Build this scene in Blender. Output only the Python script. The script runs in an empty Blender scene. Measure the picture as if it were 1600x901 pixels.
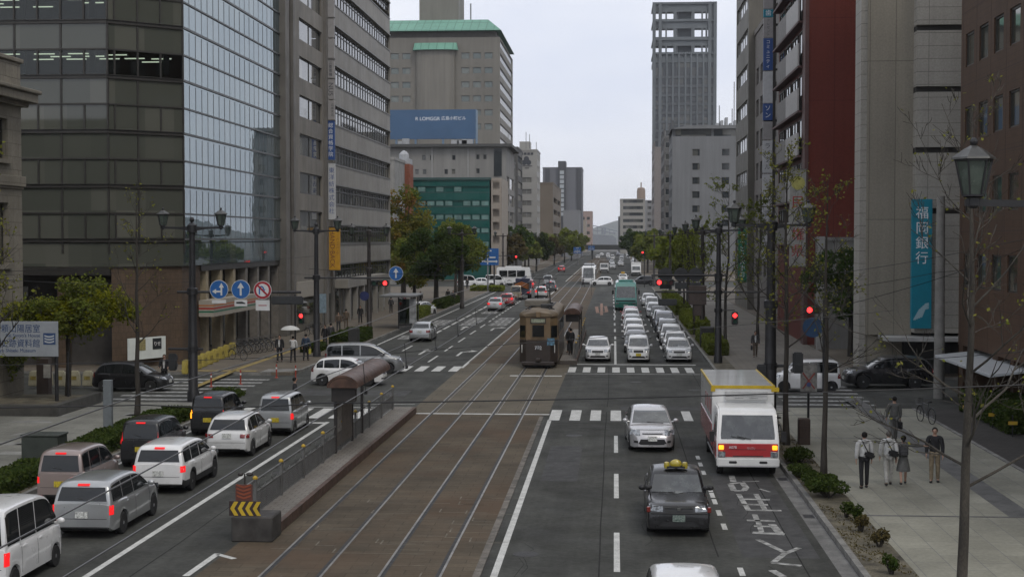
import bpy, bmesh, math, random
from mathutils import Vector, Matrix
from mathutils.bvhtree import BVHTree
RND = random.Random(11)
SC = bpy.context.scene
COL = SC.collection
PI = math.pi
rad = math.radians

# ------------------------------------------------------------------ camera
F, CAMZ = 2260.0, 7.9
PITCH = math.atan(77.5 / F)
YAW = math.atan(160 * math.cos(PITCH) / F)
ROT = Matrix.Rotation(YAW, 3, 'Z') @ Matrix.Rotation(PI / 2 - PITCH, 3, 'X')
EYE = Vector((0, 0, CAMZ))
cam = bpy.data.cameras.new('street_camera')
cam.sensor_width = 36; cam.lens = F / 1600 * 36; cam.clip_end = 9000; cam.clip_start = 0.3
camo = bpy.data.objects.new('street_camera', cam); COL.objects.link(camo)
camo.matrix_world = Matrix.Translation(EYE) @ ROT.to_4x4()
SC.camera = camo

def ray(px, py):
    return ROT @ Vector(((px - 800) / F, -(py - 450.5) / F, -1))
def G(px, py, z=0.0):                 # point of the plane at height z seen at a photo position
    d = ray(px, py); return EYE + d * ((z - CAMZ) / d.z)
def AT(px, py, Y):                    # point at street distance Y
    d = ray(px, py); return EYE + d * (Y / d.y)
def slope(px):
    d = ray(px, 373); return d.x / d.y
def Yp(px, X): return X / slope(px)
def Xp(px, Y): return Y * slope(px)
def Zp(py, X, Y):
    inv = ROT.transposed(); a = inv @ Vector((X, Y, -CAMZ)); b = inv @ Vector((0, 0, 1))
    k = (450.5 - py) / F              # y = k * (-z)
    return -(a.y + k * a.z) / (b.y + k * b.z)

# ------------------------------------------------------------------ materials
MATS = {}
def _new(name):
    m = bpy.data.materials.new(name); m.use_nodes = True
    nt = m.node_tree; nt.nodes.clear()
    out = nt.nodes.new('ShaderNodeOutputMaterial'); p = nt.nodes.new('ShaderNodeBsdfPrincipled')
    nt.links.new(p.outputs[0], out.inputs[0]); return m, nt, p, out
def rgb(c): return (c[0], c[1], c[2], 1)
def mixcol(nt, a, b, fac, mode='MIX'):
    n = nt.nodes.new('ShaderNodeMix'); n.data_type = 'RGBA'; n.blend_type = mode
    for sock, v in ((n.inputs[6], a), (n.inputs[7], b), (n.inputs[0], fac)):
        if hasattr(v, 'is_linked') or hasattr(v, 'links'): nt.links.new(v, sock)
        elif isinstance(v, (int, float)): sock.default_value = v
        else: sock.default_value = rgb(v)
    return n.outputs[2]
def noise(nt, vec, scale, detail=4, rough=.6):
    n = nt.nodes.new('ShaderNodeTexNoise'); n.inputs['Scale'].default_value = scale
    n.inputs['Detail'].default_value = detail; n.inputs['Roughness'].default_value = rough
    nt.links.new(vec, n.inputs['Vector']); return n.outputs[0]
def ramp(nt, fac, lo, hi, a=0., b=1.):
    n = nt.nodes.new('ShaderNodeMapRange'); n.inputs[1].default_value = lo; n.inputs[2].default_value = hi
    n.inputs[3].default_value = a; n.inputs[4].default_value = b; nt.links.new(fac, n.inputs[0]); return n.outputs[0]
def streaks(nt, c, v, amt, sdir):
    mp = nt.nodes.new('ShaderNodeMapping'); mp.inputs['Scale'].default_value = sdir; nt.links.new(v, mp.inputs[0])
    f = ramp(nt, noise(nt, mp.outputs[0], 1., 5, .7), .32, .68, 1 - amt, 1 + amt * .5); cc = nt.nodes.new('ShaderNodeCombineColor'); [nt.links.new(f, cc.inputs[i]) for i in range(3)]
    return mixcol(nt, c, cc.outputs[0], 1.0, 'MULTIPLY')
def mat(name, col, rough=.6, metal=0., var=.12, scale=2.5, bump=0., bscale=40, spec=.5, coat=0., emit=0., ecol=None,
        stretch=None, col2=None, ior=1.5, fine=0., streak=0., sdir=(1.1, 1.1, .05)):
    if name in MATS: return MATS[name]
    m, nt, p, out = _new(name)
    tc = nt.nodes.new('ShaderNodeTexCoord'); v = tc.outputs['Object']
    if stretch:
        mp = nt.nodes.new('ShaderNodeMapping'); mp.inputs['Scale'].default_value = stretch
        nt.links.new(v, mp.inputs[0]); v = mp.outputs[0]
    c2 = col2 or tuple(x * (1 - 2.2 * var) for x in col)
    c1 = col if col2 else tuple(min(1, x * (1 + .8 * var)) for x in col)
    if var > 0:
        f = ramp(nt, noise(nt, v, scale), .3, .7)
        c = mixcol(nt, c1, c2, f)
        if fine > 0:
            f2 = ramp(nt, noise(nt, v, scale * 18, 3), .35, .65, 1 - fine, 1 + fine)
            cc = nt.nodes.new('ShaderNodeCombineColor'); [nt.links.new(f2, cc.inputs[i]) for i in range(3)]
            c = mixcol(nt, c, cc.outputs[0], 1.0, 'MULTIPLY')
        if streak: c = streaks(nt, c, tc.outputs['Object'], streak, sdir)
        nt.links.new(c, p.inputs['Base Color'])
        rr = ramp(nt, noise(nt, v, scale * 2.3), .3, .7, max(0.02, rough * .85), min(1, rough * 1.15))
        nt.links.new(rr, p.inputs['Roughness'])
    else:
        p.inputs['Base Color'].default_value = rgb(col); p.inputs['Roughness'].default_value = rough
    p.inputs['Metallic'].default_value = metal; p.inputs['IOR'].default_value = ior
    p.inputs['Specular IOR Level'].default_value = spec
    p.inputs['Coat Weight'].default_value = coat; p.inputs['Coat Roughness'].default_value = .06
    if emit:
        p.inputs['Emission Color'].default_value = rgb(ecol or col); p.inputs['Emission Strength'].default_value = emit
    if bump:
        b = nt.nodes.new('ShaderNodeBump'); b.inputs['Strength'].default_value = bump; b.inputs['Distance'].default_value = .02
        nt.links.new(noise(nt, v, bscale), b.inputs['Height']); nt.links.new(b.outputs[0], p.inputs['Normal'])
    MATS[name] = m; return m
def mat_tile(name, c1, c2, mortar, w, h, axes='xy', msize=.02, rough=.75, var=.25, vscale=.25, offset=.5, bump=.3, spec=.15, stain=None):
    if name in MATS: return MATS[name]
    m, nt, p, out = _new(name)
    tc = nt.nodes.new('ShaderNodeTexCoord'); v0 = tc.outputs['Object']
    s = nt.nodes.new('ShaderNodeSeparateXYZ'); nt.links.new(v0, s.inputs[0])
    cb = nt.nodes.new('ShaderNodeCombineXYZ'); ix = {'x': 0, 'y': 1, 'z': 2}
    if axes == 'dz':
        ad = nt.nodes.new('ShaderNodeMath'); nt.links.new(s.outputs[0], ad.inputs[0]); nt.links.new(s.outputs[1], ad.inputs[1])
        nt.links.new(ad.outputs[0], cb.inputs[0]); nt.links.new(s.outputs[2], cb.inputs[1])
    else:
        nt.links.new(s.outputs[ix[axes[0]]], cb.inputs[0]); nt.links.new(s.outputs[ix[axes[1]]], cb.inputs[1])
    br = nt.nodes.new('ShaderNodeTexBrick'); br.inputs['Scale'].default_value = 1.0
    br.inputs['Brick Width'].default_value = w; br.inputs['Row Height'].default_value = h
    br.inputs['Mortar Size'].default_value = msize; br.inputs['Mortar Smooth'].default_value = .2; br.offset = offset
    br.inputs['Color1'].default_value = rgb(c1); br.inputs['Color2'].default_value = rgb(c2); br.inputs['Mortar'].default_value = rgb(mortar)
    nt.links.new(cb.outputs[0], br.inputs['Vector'])
    f = ramp(nt, noise(nt, v0, vscale, 6, .65), .3, .7, 1 - var, 1 + var * .6)
    cc = nt.nodes.new('ShaderNodeCombineColor'); [nt.links.new(f, cc.inputs[i]) for i in range(3)]
    c = mixcol(nt, br.outputs[0], cc.outputs[0], 1.0, 'MULTIPLY')
    f2 = ramp(nt, noise(nt, v0, 9, 3), .3, .7, .88, 1.1)
    cc2 = nt.nodes.new('ShaderNodeCombineColor'); [nt.links.new(f2, cc2.inputs[i]) for i in range(3)]
    c = mixcol(nt, c, cc2.outputs[0], 1.0, 'MULTIPLY')
    if axes in ('xz', 'yz', 'dz'): c = streaks(nt, c, v0, .13, (1.1, 1.1, .05))
    if stain:
        c = mixcol(nt, c, stain, ramp(nt, noise(nt, v0, .16, 5, .7), .46, .66, 0, .75))
    nt.links.new(c, p.inputs['Base Color']); p.inputs['Roughness'].default_value = rough; p.inputs['Specular IOR Level'].default_value = spec
    if bump:
        b = nt.nodes.new('ShaderNodeBump'); b.inputs['Strength'].default_value = bump; b.inputs['Distance'].default_value = .01; b.invert = True
        nt.links.new(br.outputs[1], b.inputs['Height']); nt.links.new(b.outputs[0], p.inputs['Normal'])
    MATS[name] = m; return m
def mat_glass(name, col, ior=1.6, rough=.03, cells=None, amount=.6, wav=.0, blind=(.25, .24, .2), tint=(1, 1, 1)):
    """opaque dark glazing with a reflecting surface; cells = size of one pane, which differ a little inside"""
    if name in MATS: return MATS[name]
    m, nt, p, out = _new(name)
    tc = nt.nodes.new('ShaderNodeTexCoord'); v = tc.outputs['Object']
    c = None
    if cells:
        sn = nt.nodes.new('ShaderNodeVectorMath'); sn.operation = 'SNAP'; sn.inputs[1].default_value = cells
        nt.links.new(v, sn.inputs[0]); wn = nt.nodes.new('ShaderNodeTexWhiteNoise'); nt.links.new(sn.outputs[0], wn.inputs[0])
        c = mixcol(nt, col, blind, ramp(nt, wn.outputs[0], .45, 1., 0, amount))
        nt.links.new(c, p.inputs['Base Color'])
    else: p.inputs['Base Color'].default_value = rgb(col)
    p.inputs['Roughness'].default_value = rough; p.inputs['IOR'].default_value = ior; p.inputs['Specular Tint'].default_value = rgb(tint)
    b = nt.nodes.new('ShaderNodeBump'); b.inputs['Strength'].default_value = .05 + wav; b.inputs['Distance'].default_value = .03
    nt.links.new(noise(nt, v, .7, 2), b.inputs['Height']); nt.links.new(b.outputs[0], p.inputs['Normal'])
    MATS[name] = m; return m
def mat_clear(name, tint, ior=1.5, rough=.02):
    if name in MATS: return MATS[name]
    m = bpy.data.materials.new(name); m.use_nodes = True; nt = m.node_tree; nt.nodes.clear()
    out = nt.nodes.new('ShaderNodeOutputMaterial'); mx = nt.nodes.new('ShaderNodeMixShader')
    t = nt.nodes.new('ShaderNodeBsdfTransparent'); t.inputs[0].default_value = rgb(tint)
    g = nt.nodes.new('ShaderNodeBsdfGlossy'); g.inputs['Roughness'].default_value = rough
    fr = nt.nodes.new('ShaderNodeFresnel'); fr.inputs[0].default_value = ior
    nt.links.new(fr.outputs[0], mx.inputs[0]); nt.links.new(t.outputs[0], mx.inputs[1]); nt.links.new(g.outputs[0], mx.inputs[2])
    nt.links.new(mx.outputs[0], out.inputs[0]); MATS[name] = m; return m

# ------------------------------------------------------------------ mesh builder
class MB:
    def __init__(s): s.v = []; s.f = []; s.m = []; s.cur = 0; s.M = None
    def add(s, vs, fs, k=None):
        o = len(s.v)
        s.v += [tuple(s.M @ Vector(p)) if s.M is not None else tuple(p) for p in vs]
        for f in fs: s.f.append([i + o for i in f]); s.m.append(s.cur if k is None else k)
        return s
    def box(s, x0, y0, z0, x1, y1, z1, k=None):
        v = [(x0, y0, z0), (x1, y0, z0), (x1, y1, z0), (x0, y1, z0), (x0, y0, z1), (x1, y0, z1), (x1, y1, z1), (x0, y1, z1)]
        return s.add(v, [(0, 3, 2, 1), (4, 5, 6, 7), (0, 1, 5, 4), (1, 2, 6, 5), (2, 3, 7, 6), (3, 0, 4, 7)], k)
    def cbox(s, c, d, k=None):
        return s.box(c[0] - d[0] / 2, c[1] - d[1] / 2, c[2] - d[2] / 2, c[0] + d[0] / 2, c[1] + d[1] / 2, c[2] + d[2] / 2, k)
    def quad(s, a, b, c, d, k=None): return s.add([a, b, c, d], [(0, 1, 2, 3)], k)
    def poly(s, pts, k=None): return s.add(pts, [tuple(range(len(pts)))], k)
    def slab(s, pts, z0, z1, k=None):
        n = len(pts); v = [(p[0], p[1], z0) for p in pts] + [(p[0], p[1], z1) for p in pts]
        return s.add(v, [tuple(range(n))[::-1], tuple(range(n, 2 * n))] + [(i, (i + 1) % n, n + (i + 1) % n, n + i) for i in range(n)], k)
    def prism(s, pts, axis, a, b, k=None):
        """pts in the two other axes, extruded along axis from a to b"""
        def put(p, t): return {'x': (t, p[0], p[1]), 'y': (p[0], t, p[1]), 'z': (p[0], p[1], t)}[axis]
        n = len(pts); v = [put(p, a) for p in pts] + [put(p, b) for p in pts]
        return s.add(v, [tuple(range(n))[::-1], tuple(range(n, 2 * n))] + [(i, (i + 1) % n, n + (i + 1) % n, n + i) for i in range(n)], k)
    def tube(s, pts, r, n=8, cap=True, k=None):
        pts = [Vector(p) for p in pts]; rs = r if isinstance(r, (list, tuple)) else [r] * len(pts)
        vs = []; fs = []; prev = None
        for i, p in enumerate(pts):
            t = (pts[min(i + 1, len(pts) - 1)] - pts[max(i - 1, 0)]).normalized()
            if prev is None: a = t.orthogonal().normalized()
            else: a = (prev - t * prev.dot(t)); a = a.normalized() if a.length > 1e-6 else t.orthogonal().normalized()
            prev = a; b = t.cross(a)
            for j in range(n):
                q = 2 * PI * j / n; vs.append(p + (a * math.cos(q) + b * math.sin(q)) * rs[i])
        for i in range(len(pts) - 1):
            for j in range(n): fs.append((i * n + j, i * n + (j + 1) % n, (i + 1) * n + (j + 1) % n, (i + 1) * n + j))
        if cap: fs.append(tuple(range(n))[::-1]); fs.append(tuple(range((len(pts) - 1) * n, len(pts) * n)))
        return s.add(vs, fs, k)
    def lathe(s, prof, c=(0, 0, 0), n=16, k=None, axis='z'):
        vs = []; fs = []
        for (r, z) in prof:
            for j in range(n):
                q = 2 * PI * j / n; x, y = r * math.cos(q), r * math.sin(q)
                p = (x, y, z) if axis == 'z' else ((z, x, y) if axis == 'x' else (x, z, y))
                vs.append((c[0] + p[0], c[1] + p[1], c[2] + p[2]))
        for i in range(len(prof) - 1):
            for j in range(n): fs.append((i * n + j, i * n + (j + 1) % n, (i + 1) * n + (j + 1) % n, (i + 1) * n + j))
        fs.append(tuple(range(n))[::-1]); fs.append(tuple(range((len(prof) - 1) * n, len(prof) * n)))
        return s.add(vs, fs, k)
    def ellip(s, c, r, n=12, m=8, k=None):
        prof = [(math.sin(PI * i / m), -math.cos(PI * i / m)) for i in range(m + 1)]
        vs = []; fs = []
        for (a, z) in prof:
            for j in range(n):
                q = 2 * PI * j / n; vs.append((c[0] + r[0] * a * math.cos(q), c[1] + r[1] * a * math.sin(q), c[2] + r[2] * z))
        for i in range(m):
            for j in range(n): fs.append((i * n + j, i * n + (j + 1) % n, (i + 1) * n + (j + 1) % n, (i + 1) * n + j))
        return s.add(vs, fs, k)
    def build(s, name, mats, parent=None, smooth=None, bevel=0., segs=1, weld=False):
        me = bpy.data.meshes.new(name); me.from_pydata(s.v, [], s.f)
        ms = mats if isinstance(mats, (list, tuple)) else [mats]
        for m in ms: me.materials.append(m)
        if any(s.m): me.polygons.foreach_set('material_index', s.m)
        if bevel or weld or smooth is not None:
            bm = bmesh.new(); bm.from_mesh(me)
            if weld: bmesh.ops.remove_doubles(bm, verts=bm.verts, dist=1e-5)
            bmesh.ops.recalc_face_normals(bm, faces=bm.faces)
            if bevel:
                es = [e for e in bm.edges if len(e.link_faces) == 2 and e.calc_face_angle(0) > .5]
                bmesh.ops.bevel(bm, geom=es, offset=bevel, segments=segs, affect='EDGES', clamp_overlap=True)
            bm.to_mesh(me); bm.free()
        if smooth is not None:
            me.polygons.foreach_set('use_smooth', [True] * len(me.polygons)); me.set_sharp_from_angle(angle=rad(smooth))
        me.update()
        o = bpy.data.objects.new(name, me); COL.objects.link(o)
        if parent is not None: o.parent = parent
        return o

def tag(o, label=None, cat=None, group=None, kind=None):
    if label: o['label'] = label
    if cat: o['category'] = cat
    if group: o['group'] = group
    if kind: o['kind'] = kind
    return o
def thing(name, label, cat, loc=(0, 0, 0), rz=0., group=None):
    o = bpy.data.objects.new(name, None); COL.objects.link(o); o.location = loc; o.rotation_euler = (0, 0, rz)
    return tag(o, label, cat, group)
KIDS = {}
def children(o): return [c for c in list(o.children)]
def dup(root, loc, rz, label=None, group=None, scale=None):
    r = root.copy(); COL.objects.link(r); r.location = loc; r.rotation_euler = (0, 0, rz)
    if scale: r.scale = (scale,) * 3
    if label: r['label'] = label
    if group: r['group'] = group
    for ch in list(root.children):
        c = ch.copy(); COL.objects.link(c); c.parent = r
        for g in list(ch.children):
            d = g.copy(); COL.objects.link(d); d.parent = c
    return r
def structure(o, label=None, cat=None): return tag(o, label, cat, None, 'structure')
def text(body, size, m, loc, rot, name='lettering', parent=None, extrude=.004, align='CENTER', space=1.0, lines=1.0, sx=1.0, off=0.):
    cu = bpy.data.curves.new(name, 'FONT'); cu.body = body; cu.size = size; cu.extrude = extrude
    cu.align_x = align; cu.align_y = 'CENTER'; cu.space_character = space; cu.space_line = lines; cu.materials.append(m)
    o = bpy.data.objects.new(name, cu); COL.objects.link(o); o.location = loc; o.rotation_euler = rot; o.scale = (sx, 1, 1)
    if parent is not None: o.parent = parent
    return o
def vtext(body, *a, **k): return text('\n'.join(body), *a, **k)
FRONT = (PI / 2, 0, 0)            # lettering that reads from the camera's side
# ------------------------------------------------------------------ sky and light: overcast
w = bpy.data.worlds.new('World'); SC.world = w; w.use_nodes = True
nt = w.node_tree; nt.nodes.clear()
wo = nt.nodes.new('ShaderNodeOutputWorld'); bg = nt.nodes.new('ShaderNodeBackground'); bg.inputs[1].default_value = .1
sky = nt.nodes.new('ShaderNodeTexSky'); sky.sky_type = 'NISHITA'; sky.sun_disc = False
SUN_EL, SUN_AZ = rad(52), rad(150)
sky.sun_elevation = SUN_EL; sky.sun_rotation = SUN_AZ
tc = nt.nodes.new('ShaderNodeTexCoord')
mp = nt.nodes.new('ShaderNodeMapping'); mp.inputs['Scale'].default_value = (1, 1, 2.2)
nt.links.new(tc.outputs['Generated'], mp.inputs[0])
n1 = noise(nt, mp.outputs[0], 2.6, 6, .55)
cl = mixcol(nt, (7.3, 7.7, 8.9), (9.5, 9.6, 10.0), ramp(nt, n1, .35, .65))
skc = mixcol(nt, sky.outputs[0], cl, .93)
nt.links.new(skc, bg.inputs[0]); nt.links.new(bg.outputs[0], wo.inputs[0])
sl = bpy.data.lights.new('sun', 'SUN'); sl.energy = 1.0; sl.angle = rad(20); sl.color = (1, .93, .82)
so = bpy.data.objects.new('sun', sl); COL.objects.link(so)
sd = Vector((math.sin(SUN_AZ) * math.cos(SUN_EL), math.cos(SUN_AZ) * math.cos(SUN_EL), math.sin(SUN_EL)))
so.rotation_euler = sd.to_track_quat('Z', 'Y').to_euler()
SC.view_settings.view_transform = 'Standard'; SC.view_settings.look = 'None'; SC.view_settings.gamma = 1; SC.view_settings.exposure = .15
SC.view_settings.use_curve_mapping = False
SC.cycles.max_bounces = 6; SC.cycles.diffuse_bounces = 3; SC.cycles.glossy_bounces = 3; SC.cycles.transparent_max_bounces = 12
SC.cycles.use_denoising = True

hz = bpy.data.materials.new('haze'); hz.use_nodes = True; hz.node_tree.nodes.clear(); _o = hz.node_tree.nodes.new('ShaderNodeOutputMaterial'); _v = hz.node_tree.nodes.new('ShaderNodeVolumePrincipled')
_v.inputs['Color'].default_value = (.92, .94, 1, 1); _v.inputs['Density'].default_value = .00011; _v.inputs['Anisotropy'].default_value = .2; hz.node_tree.links.new(_v.outputs[0], _o.inputs['Volume'])
# ------------------------------------------------------------------ palette
ASPH = mat('asphalt', (.059, .060, .053), .85, var=.2, scale=.35, bump=.25, bscale=90, spec=.25, fine=.18, streak=.34, sdir=(.75, .035, 1))
PAINT = mat('road_paint', (.58, .58, .55), .7, var=.25, scale=2.6, fine=.3, col2=(.36, .36, .34))
PAINT_OLD = mat('worn_road_paint', (.46, .46, .44), .75, var=.35, scale=4.5, fine=.4, col2=(.055, .056, .05))
ORANGE_OLD = mat('worn_orange_paint', (.30, .17, .12), .8, var=.3, scale=6, fine=.4)
KERB = mat('kerb_stone', (.20, .195, .18), .8, var=.25, scale=1.6, bump=.3, fine=.2)
GUTTER = mat('gutter_concrete', (.16, .158, .15), .8, var=.25, scale=1.2, fine=.2)
SOIL = mat('planting_soil', (.125, .11, .075), .95, var=.35, scale=1.5, bump=.6, bscale=30, fine=.35)
PAVE_L = mat_tile('grey_paving', (.22, .22, .195), (.19, .19, .168), (.13, .13, .125), 1.2, .6, 'xy', .012, .8, .3, .35)
PAVE_T = mat_tile('tan_paving', (.145, .125, .098), (.125, .108, .086), (.09, .08, .066), .6, .3, 'xy', .01, .85, .25, .3)
PAVE_R = mat_tile('light_paving', (.262, .257, .212), (.218, .214, .176), (.16, .16, .152), 1.6, .8, 'yx', .012, .75, .28, .3)
PAVE_B = mat('dark_paving_band', (.11, .11, .105), .75, var=.2, scale=1.2, fine=.15)
FORECOURT = mat_tile('forecourt_paving', (.06, .056, .052), (.05, .047, .044), (.035, .033, .03), .3, .3, 'xy', .01, .8, .25, .3)
TACTILE = mat('tactile_paving', (.30, .22, .06), .8, var=.25, scale=2)
BED = mat_tile('tram_bed_stone', (.102, .083, .059), (.083, .068, .049), (.05, .042, .032), .9, .42, 'xy', .012, .85, .4, .35, stain=(.092, .060, .038))
BED_X = mat_tile('tram_bed_slabs', (.124, .108, .080), (.112, .097, .073), (.065, .056, .044), 1.8, 1.05, 'xy', .015, .8, .3, .3)
RAIL = mat('rail_steel', (.27, .255, .235), .42, .6, var=.25, scale=1.5)
BLACK = mat('black_rubber', (.018, .018, .018), .7, var=.15)
DARK = mat('dark_iron', (.022, .022, .024), .5, .2, var=.15, scale=4)
POLE_B = mat('brown_black_pole', (.032, .027, .024), .5, .1, var=.15, scale=4)
GREYM = mat('galvanised_steel', (.24, .245, .25), .45, .5, var=.15, scale=3)
WHITEM = mat('white_paint', (.72, .72, .70), .45, var=.08, scale=2)

# ------------------------------------------------------------------ ground
g = MB(); g.box(-2990, -390, -1.06, 2990, 5900, 190); tag(g.build('haze', hz), 'thin grey haze filling the air over the city', None, None, 'stuff')
g = MB(); g.quad((-3000, -400, -.06), (3000, -400, -.06), (3000, 6000, -.06), (-3000, 6000, -.06))
structure(g.build('ground', mat('city_ground', (.11, .108, .1), .9, var=.2, scale=.02)), 'dull grey city ground beneath streets and blocks')
XL, XR = -17.9, 5.75           # kerbs of the avenue
C1, C2 = 68.0, 82.5            # first cross street
D1, D2 = 236.0, 268.0          # second crossing
g = MB()
def strip(x0, y0, x1, y1, z=0., n=1):
    for i in range(n):
        a = y0 + (y1 - y0) * i / n; b = y0 + (y1 - y0) * (i + 1) / n
        g.quad((x0, a, z), (x1, a, z), (x1, b, z), (x0, b, z))
strip(XL, -40, XR, C1); strip(-130, C1, 120, C2); strip(XL - .6, C2, XR + .2, D1); strip(-130, D1, 120, D2); strip(XL - .6, D2, XR + .2, 900)
structure(g.build('road', ASPH), 'grey asphalt avenue with a cross street')
# tar joints and repair patches
g = MB()
def seam(pts, wd=.018, z=.003):
    for a, b in zip(pts, pts[1:]):
        a, b = Vector(a), Vector(b); t = (b - a).normalized(); nrm = Vector((-t.y, t.x, 0)) * wd
        g.quad(a + nrm + Vector((0, 0, z)), a - nrm + Vector((0, 0, z)), b - nrm + Vector((0, 0, z)), b + nrm + Vector((0, 0, z)))
def wob(x, y0, y1, n=14, a=.02):
    return [(x + RND.uniform(-a, a), y0 + (y1 - y0) * i / n, 0) for i in range(n + 1)]
seam(wob(-.35, 20, 66)); seam(wob(-.3, 68, 90, 6)); seam(wob(2.6, 36, 64)); seam(wob(-14.7, 30, 62)); seam(wob(-11.3, 30, 70, 12, .03)); seam(wob(4.6, 30, 90))
seam([(-2.6, 62, 0), (5.4, 62.2, 0)], .03); seam([(-9, 84, 0), (-17.6, 84.3, 0)], .03); seam([(-17, 71, 0), (-9.6, 70.6, 0)], .03)
for i in range(9):
    x = RND.choice((-2.2, -1.4, .9, 2.0, 3.8)); y = RND.uniform(30, 60)
    seam([(x + RND.uniform(-.2, .2), y + k * .7, 0) for k in range(RND.randint(3, 6))], .008)
structure(g.build('road_joints', mat('tar', (.030, .030, .029), .95, var=.2, spec=.1)), 'dark tar seams and cracks in the asphalt')
g = MB()
for (x0, y0, x1, y1) in ((.3, 66.9, 5.2, 68.2), (-17, 72, -10.5, 74.5), (3.2, 36, 5.1, 49), (-2.4, 47, -1.2, 55), (-16, 92, -13, 96)):
    g.quad((x0, y0, .0025), (x1, y0, .0025), (x1, y1, .0025), (x0, y1, .0025))
structure(g.build('road_patches', mat('asphalt_patch', (.046, .046, .045), .85, var=.2, scale=1.2, fine=.2)), 'darker repair patches in the asphalt')

g = MB()
for (x, y) in ((-1.6, 58), (2.0, 47), (-13.2, 68), (-15.8, 75), (1.2, 80), (-2.2, 36), (4.2, 76), (-11.2, 48)): g.lathe([(.33, .002), (.33, .0045)], (x, y, 0), 18)
structure(g.build('manhole_covers', mat('cast_iron', (.035, .033, .031), .6, .4, var=.3, scale=9)), 'round iron manhole covers in the asphalt')
# pavements (raised 13 cm) with kerbs
def pavement(name, m, x0, y0, x1, y1, label, z=.13):
    b = MB(); b.box(x0, y0, -.05, x1, y1, z); return structure(b.build(name, m), label)
pavement('pavement', PAVE_L, -60, -40, XL - .16, C1 - .8, 'pale grey pavement on the near left corner')
pavement('pavement', PAVE_T, -60, C2 + .5, XL - .76, D1 - 2, 'tan pavement on the far left block')
pavement('pavement', PAVE_R, XR + 1.28, -40, 13.6, C1 - .8, 'light grey pavement on the right with dark bands')
pavement('forecourt', FORECOURT, 13.78, -40, 60, C1 - .8, 'dark paved forecourt of the brown building', .125)
pavement('pavement', mat_tile('warm_paving', (.18, .165, .14), (.16, .147, .125), (.11, .1, .09), .9, .45, 'yx', .012, .8, .25, .3), XR + 1.5, C2 + .5, 14.2, D1 - 2, 'tan grey pavement beyond the cross street on the right')
pavement('pavement', PAVE_T, -60, D2 + 2, XL - .76, 900, 'pavement of the far left blocks')
pavement('pavement', PAVE_T, XR + .4, D2 + 2, 60, 900, 'pavement of the far right blocks')
pavement('pavement', PAVE_T, 14.3, C2 + .5, 60, D1 - 2, 'paved plots on the far right block', .12)
b = MB()
for (x0, y0, x1, y1) in ((XL - .15, -40, XL, C1 - 2.2), (XR, -40, XR + .16, C1 - 2.2), (XL - .75, C2 + 2.5, XL - .6, D1 - 3), (XR + .2, C2 + 2.5, XR + .36, D1 - 3),
                         (XL - .75, D2 + 3, XL - .6, 900), (XR + .2, D2 + 3, XR + .36, 900), (13.61, -40, 13.77, C1 - .8)):
    n = max(1, int((y1 - y0) / 1.2)); n = min(n, 120)
    for i in range(n):
        a = y0 + (y1 - y0) * i / n; c = y0 + (y1 - y0) * (i + 1) / n - .012
        b.box(x0, a, -.05, x1, c, .15)
b.box(-60, C1 - .79, -.05, XL - 2, C1 - .64, .14); b.box(-60, C2 + .34, -.05, XL - 2.7, C2 + .49, .10)
b.box(XR + 2.2, C1 - .79, -.05, 60, C1 - .64, .10); b.box(XR + 2.2, C2 + .34, -.05, 60, C2 + .49, .10)
structure(b.build('kerb', KERB), 'grey kerb stones along both roadsides')
# rounded corner islands
b = MB()
def arc_slab(cx, cy, r, a0, a1, z, n=10):
    pts = [(cx, cy)] + [(cx + r * math.cos(a0 + (a1 - a0) * i / n), cy + r * math.sin(a0 + (a1 - a0) * i / n)) for i in range(n + 1)]
    b.slab(pts, -.05, z)
arc_slab(XL - 2.1, C1 - 2.2, 2.1, 0, PI / 2, .145); arc_slab(XR + 2.2, C1 - 2.2, 2.2, PI / 2, PI, .145)
arc_slab(XL - 2.7, C2 + 2.5, 2.1, -PI / 2, 0, .145); arc_slab(XR + 2.3, C2 + 2.5, 2.1, PI, 3 * PI / 2, .145)
structure(b.build('pavement_corner', KERB), 'rounded kerb corners at the crossing')
b = MB(); b.box(XR + .16, -40, -.05, XR + 1.27, C1 - 2.2, .135); b.box(XL - 2.0, -40, .1, XL - .16, 63, .145)
b.box(XR + .37, C2 + 3, -.05, XR + 1.49, D1 - 3, .135)
structure(b.build('planting_soil', SOIL), 'bare brown soil of the kerbside planting strips')
b = MB(); b.quad((XR - .42, -40, .004), (XR - .012, -40, .004), (XR - .012, C1 - 3, .004), (XR - .42, C1 - 3, .004))
b.quad((XL + .01, -40, .004), (XL + .42, -40, .004), (XL + .42, C1 - 3, .004), (XL + .01, C1 - 3, .004))
structure(b.build('gutter', GUTTER), 'concrete gutter strip beside the kerbs')
b = MB()
for y in (32.5, 41.2, 47.6): b.quad((XR - .36, y, .008), (XR - .06, y, .008), (XR - .06, y + .55, .008), (XR - .36, y + .55, .008))
structure(b.build('drain_grate', DARK), 'iron drain grates set in the gutter')
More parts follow.
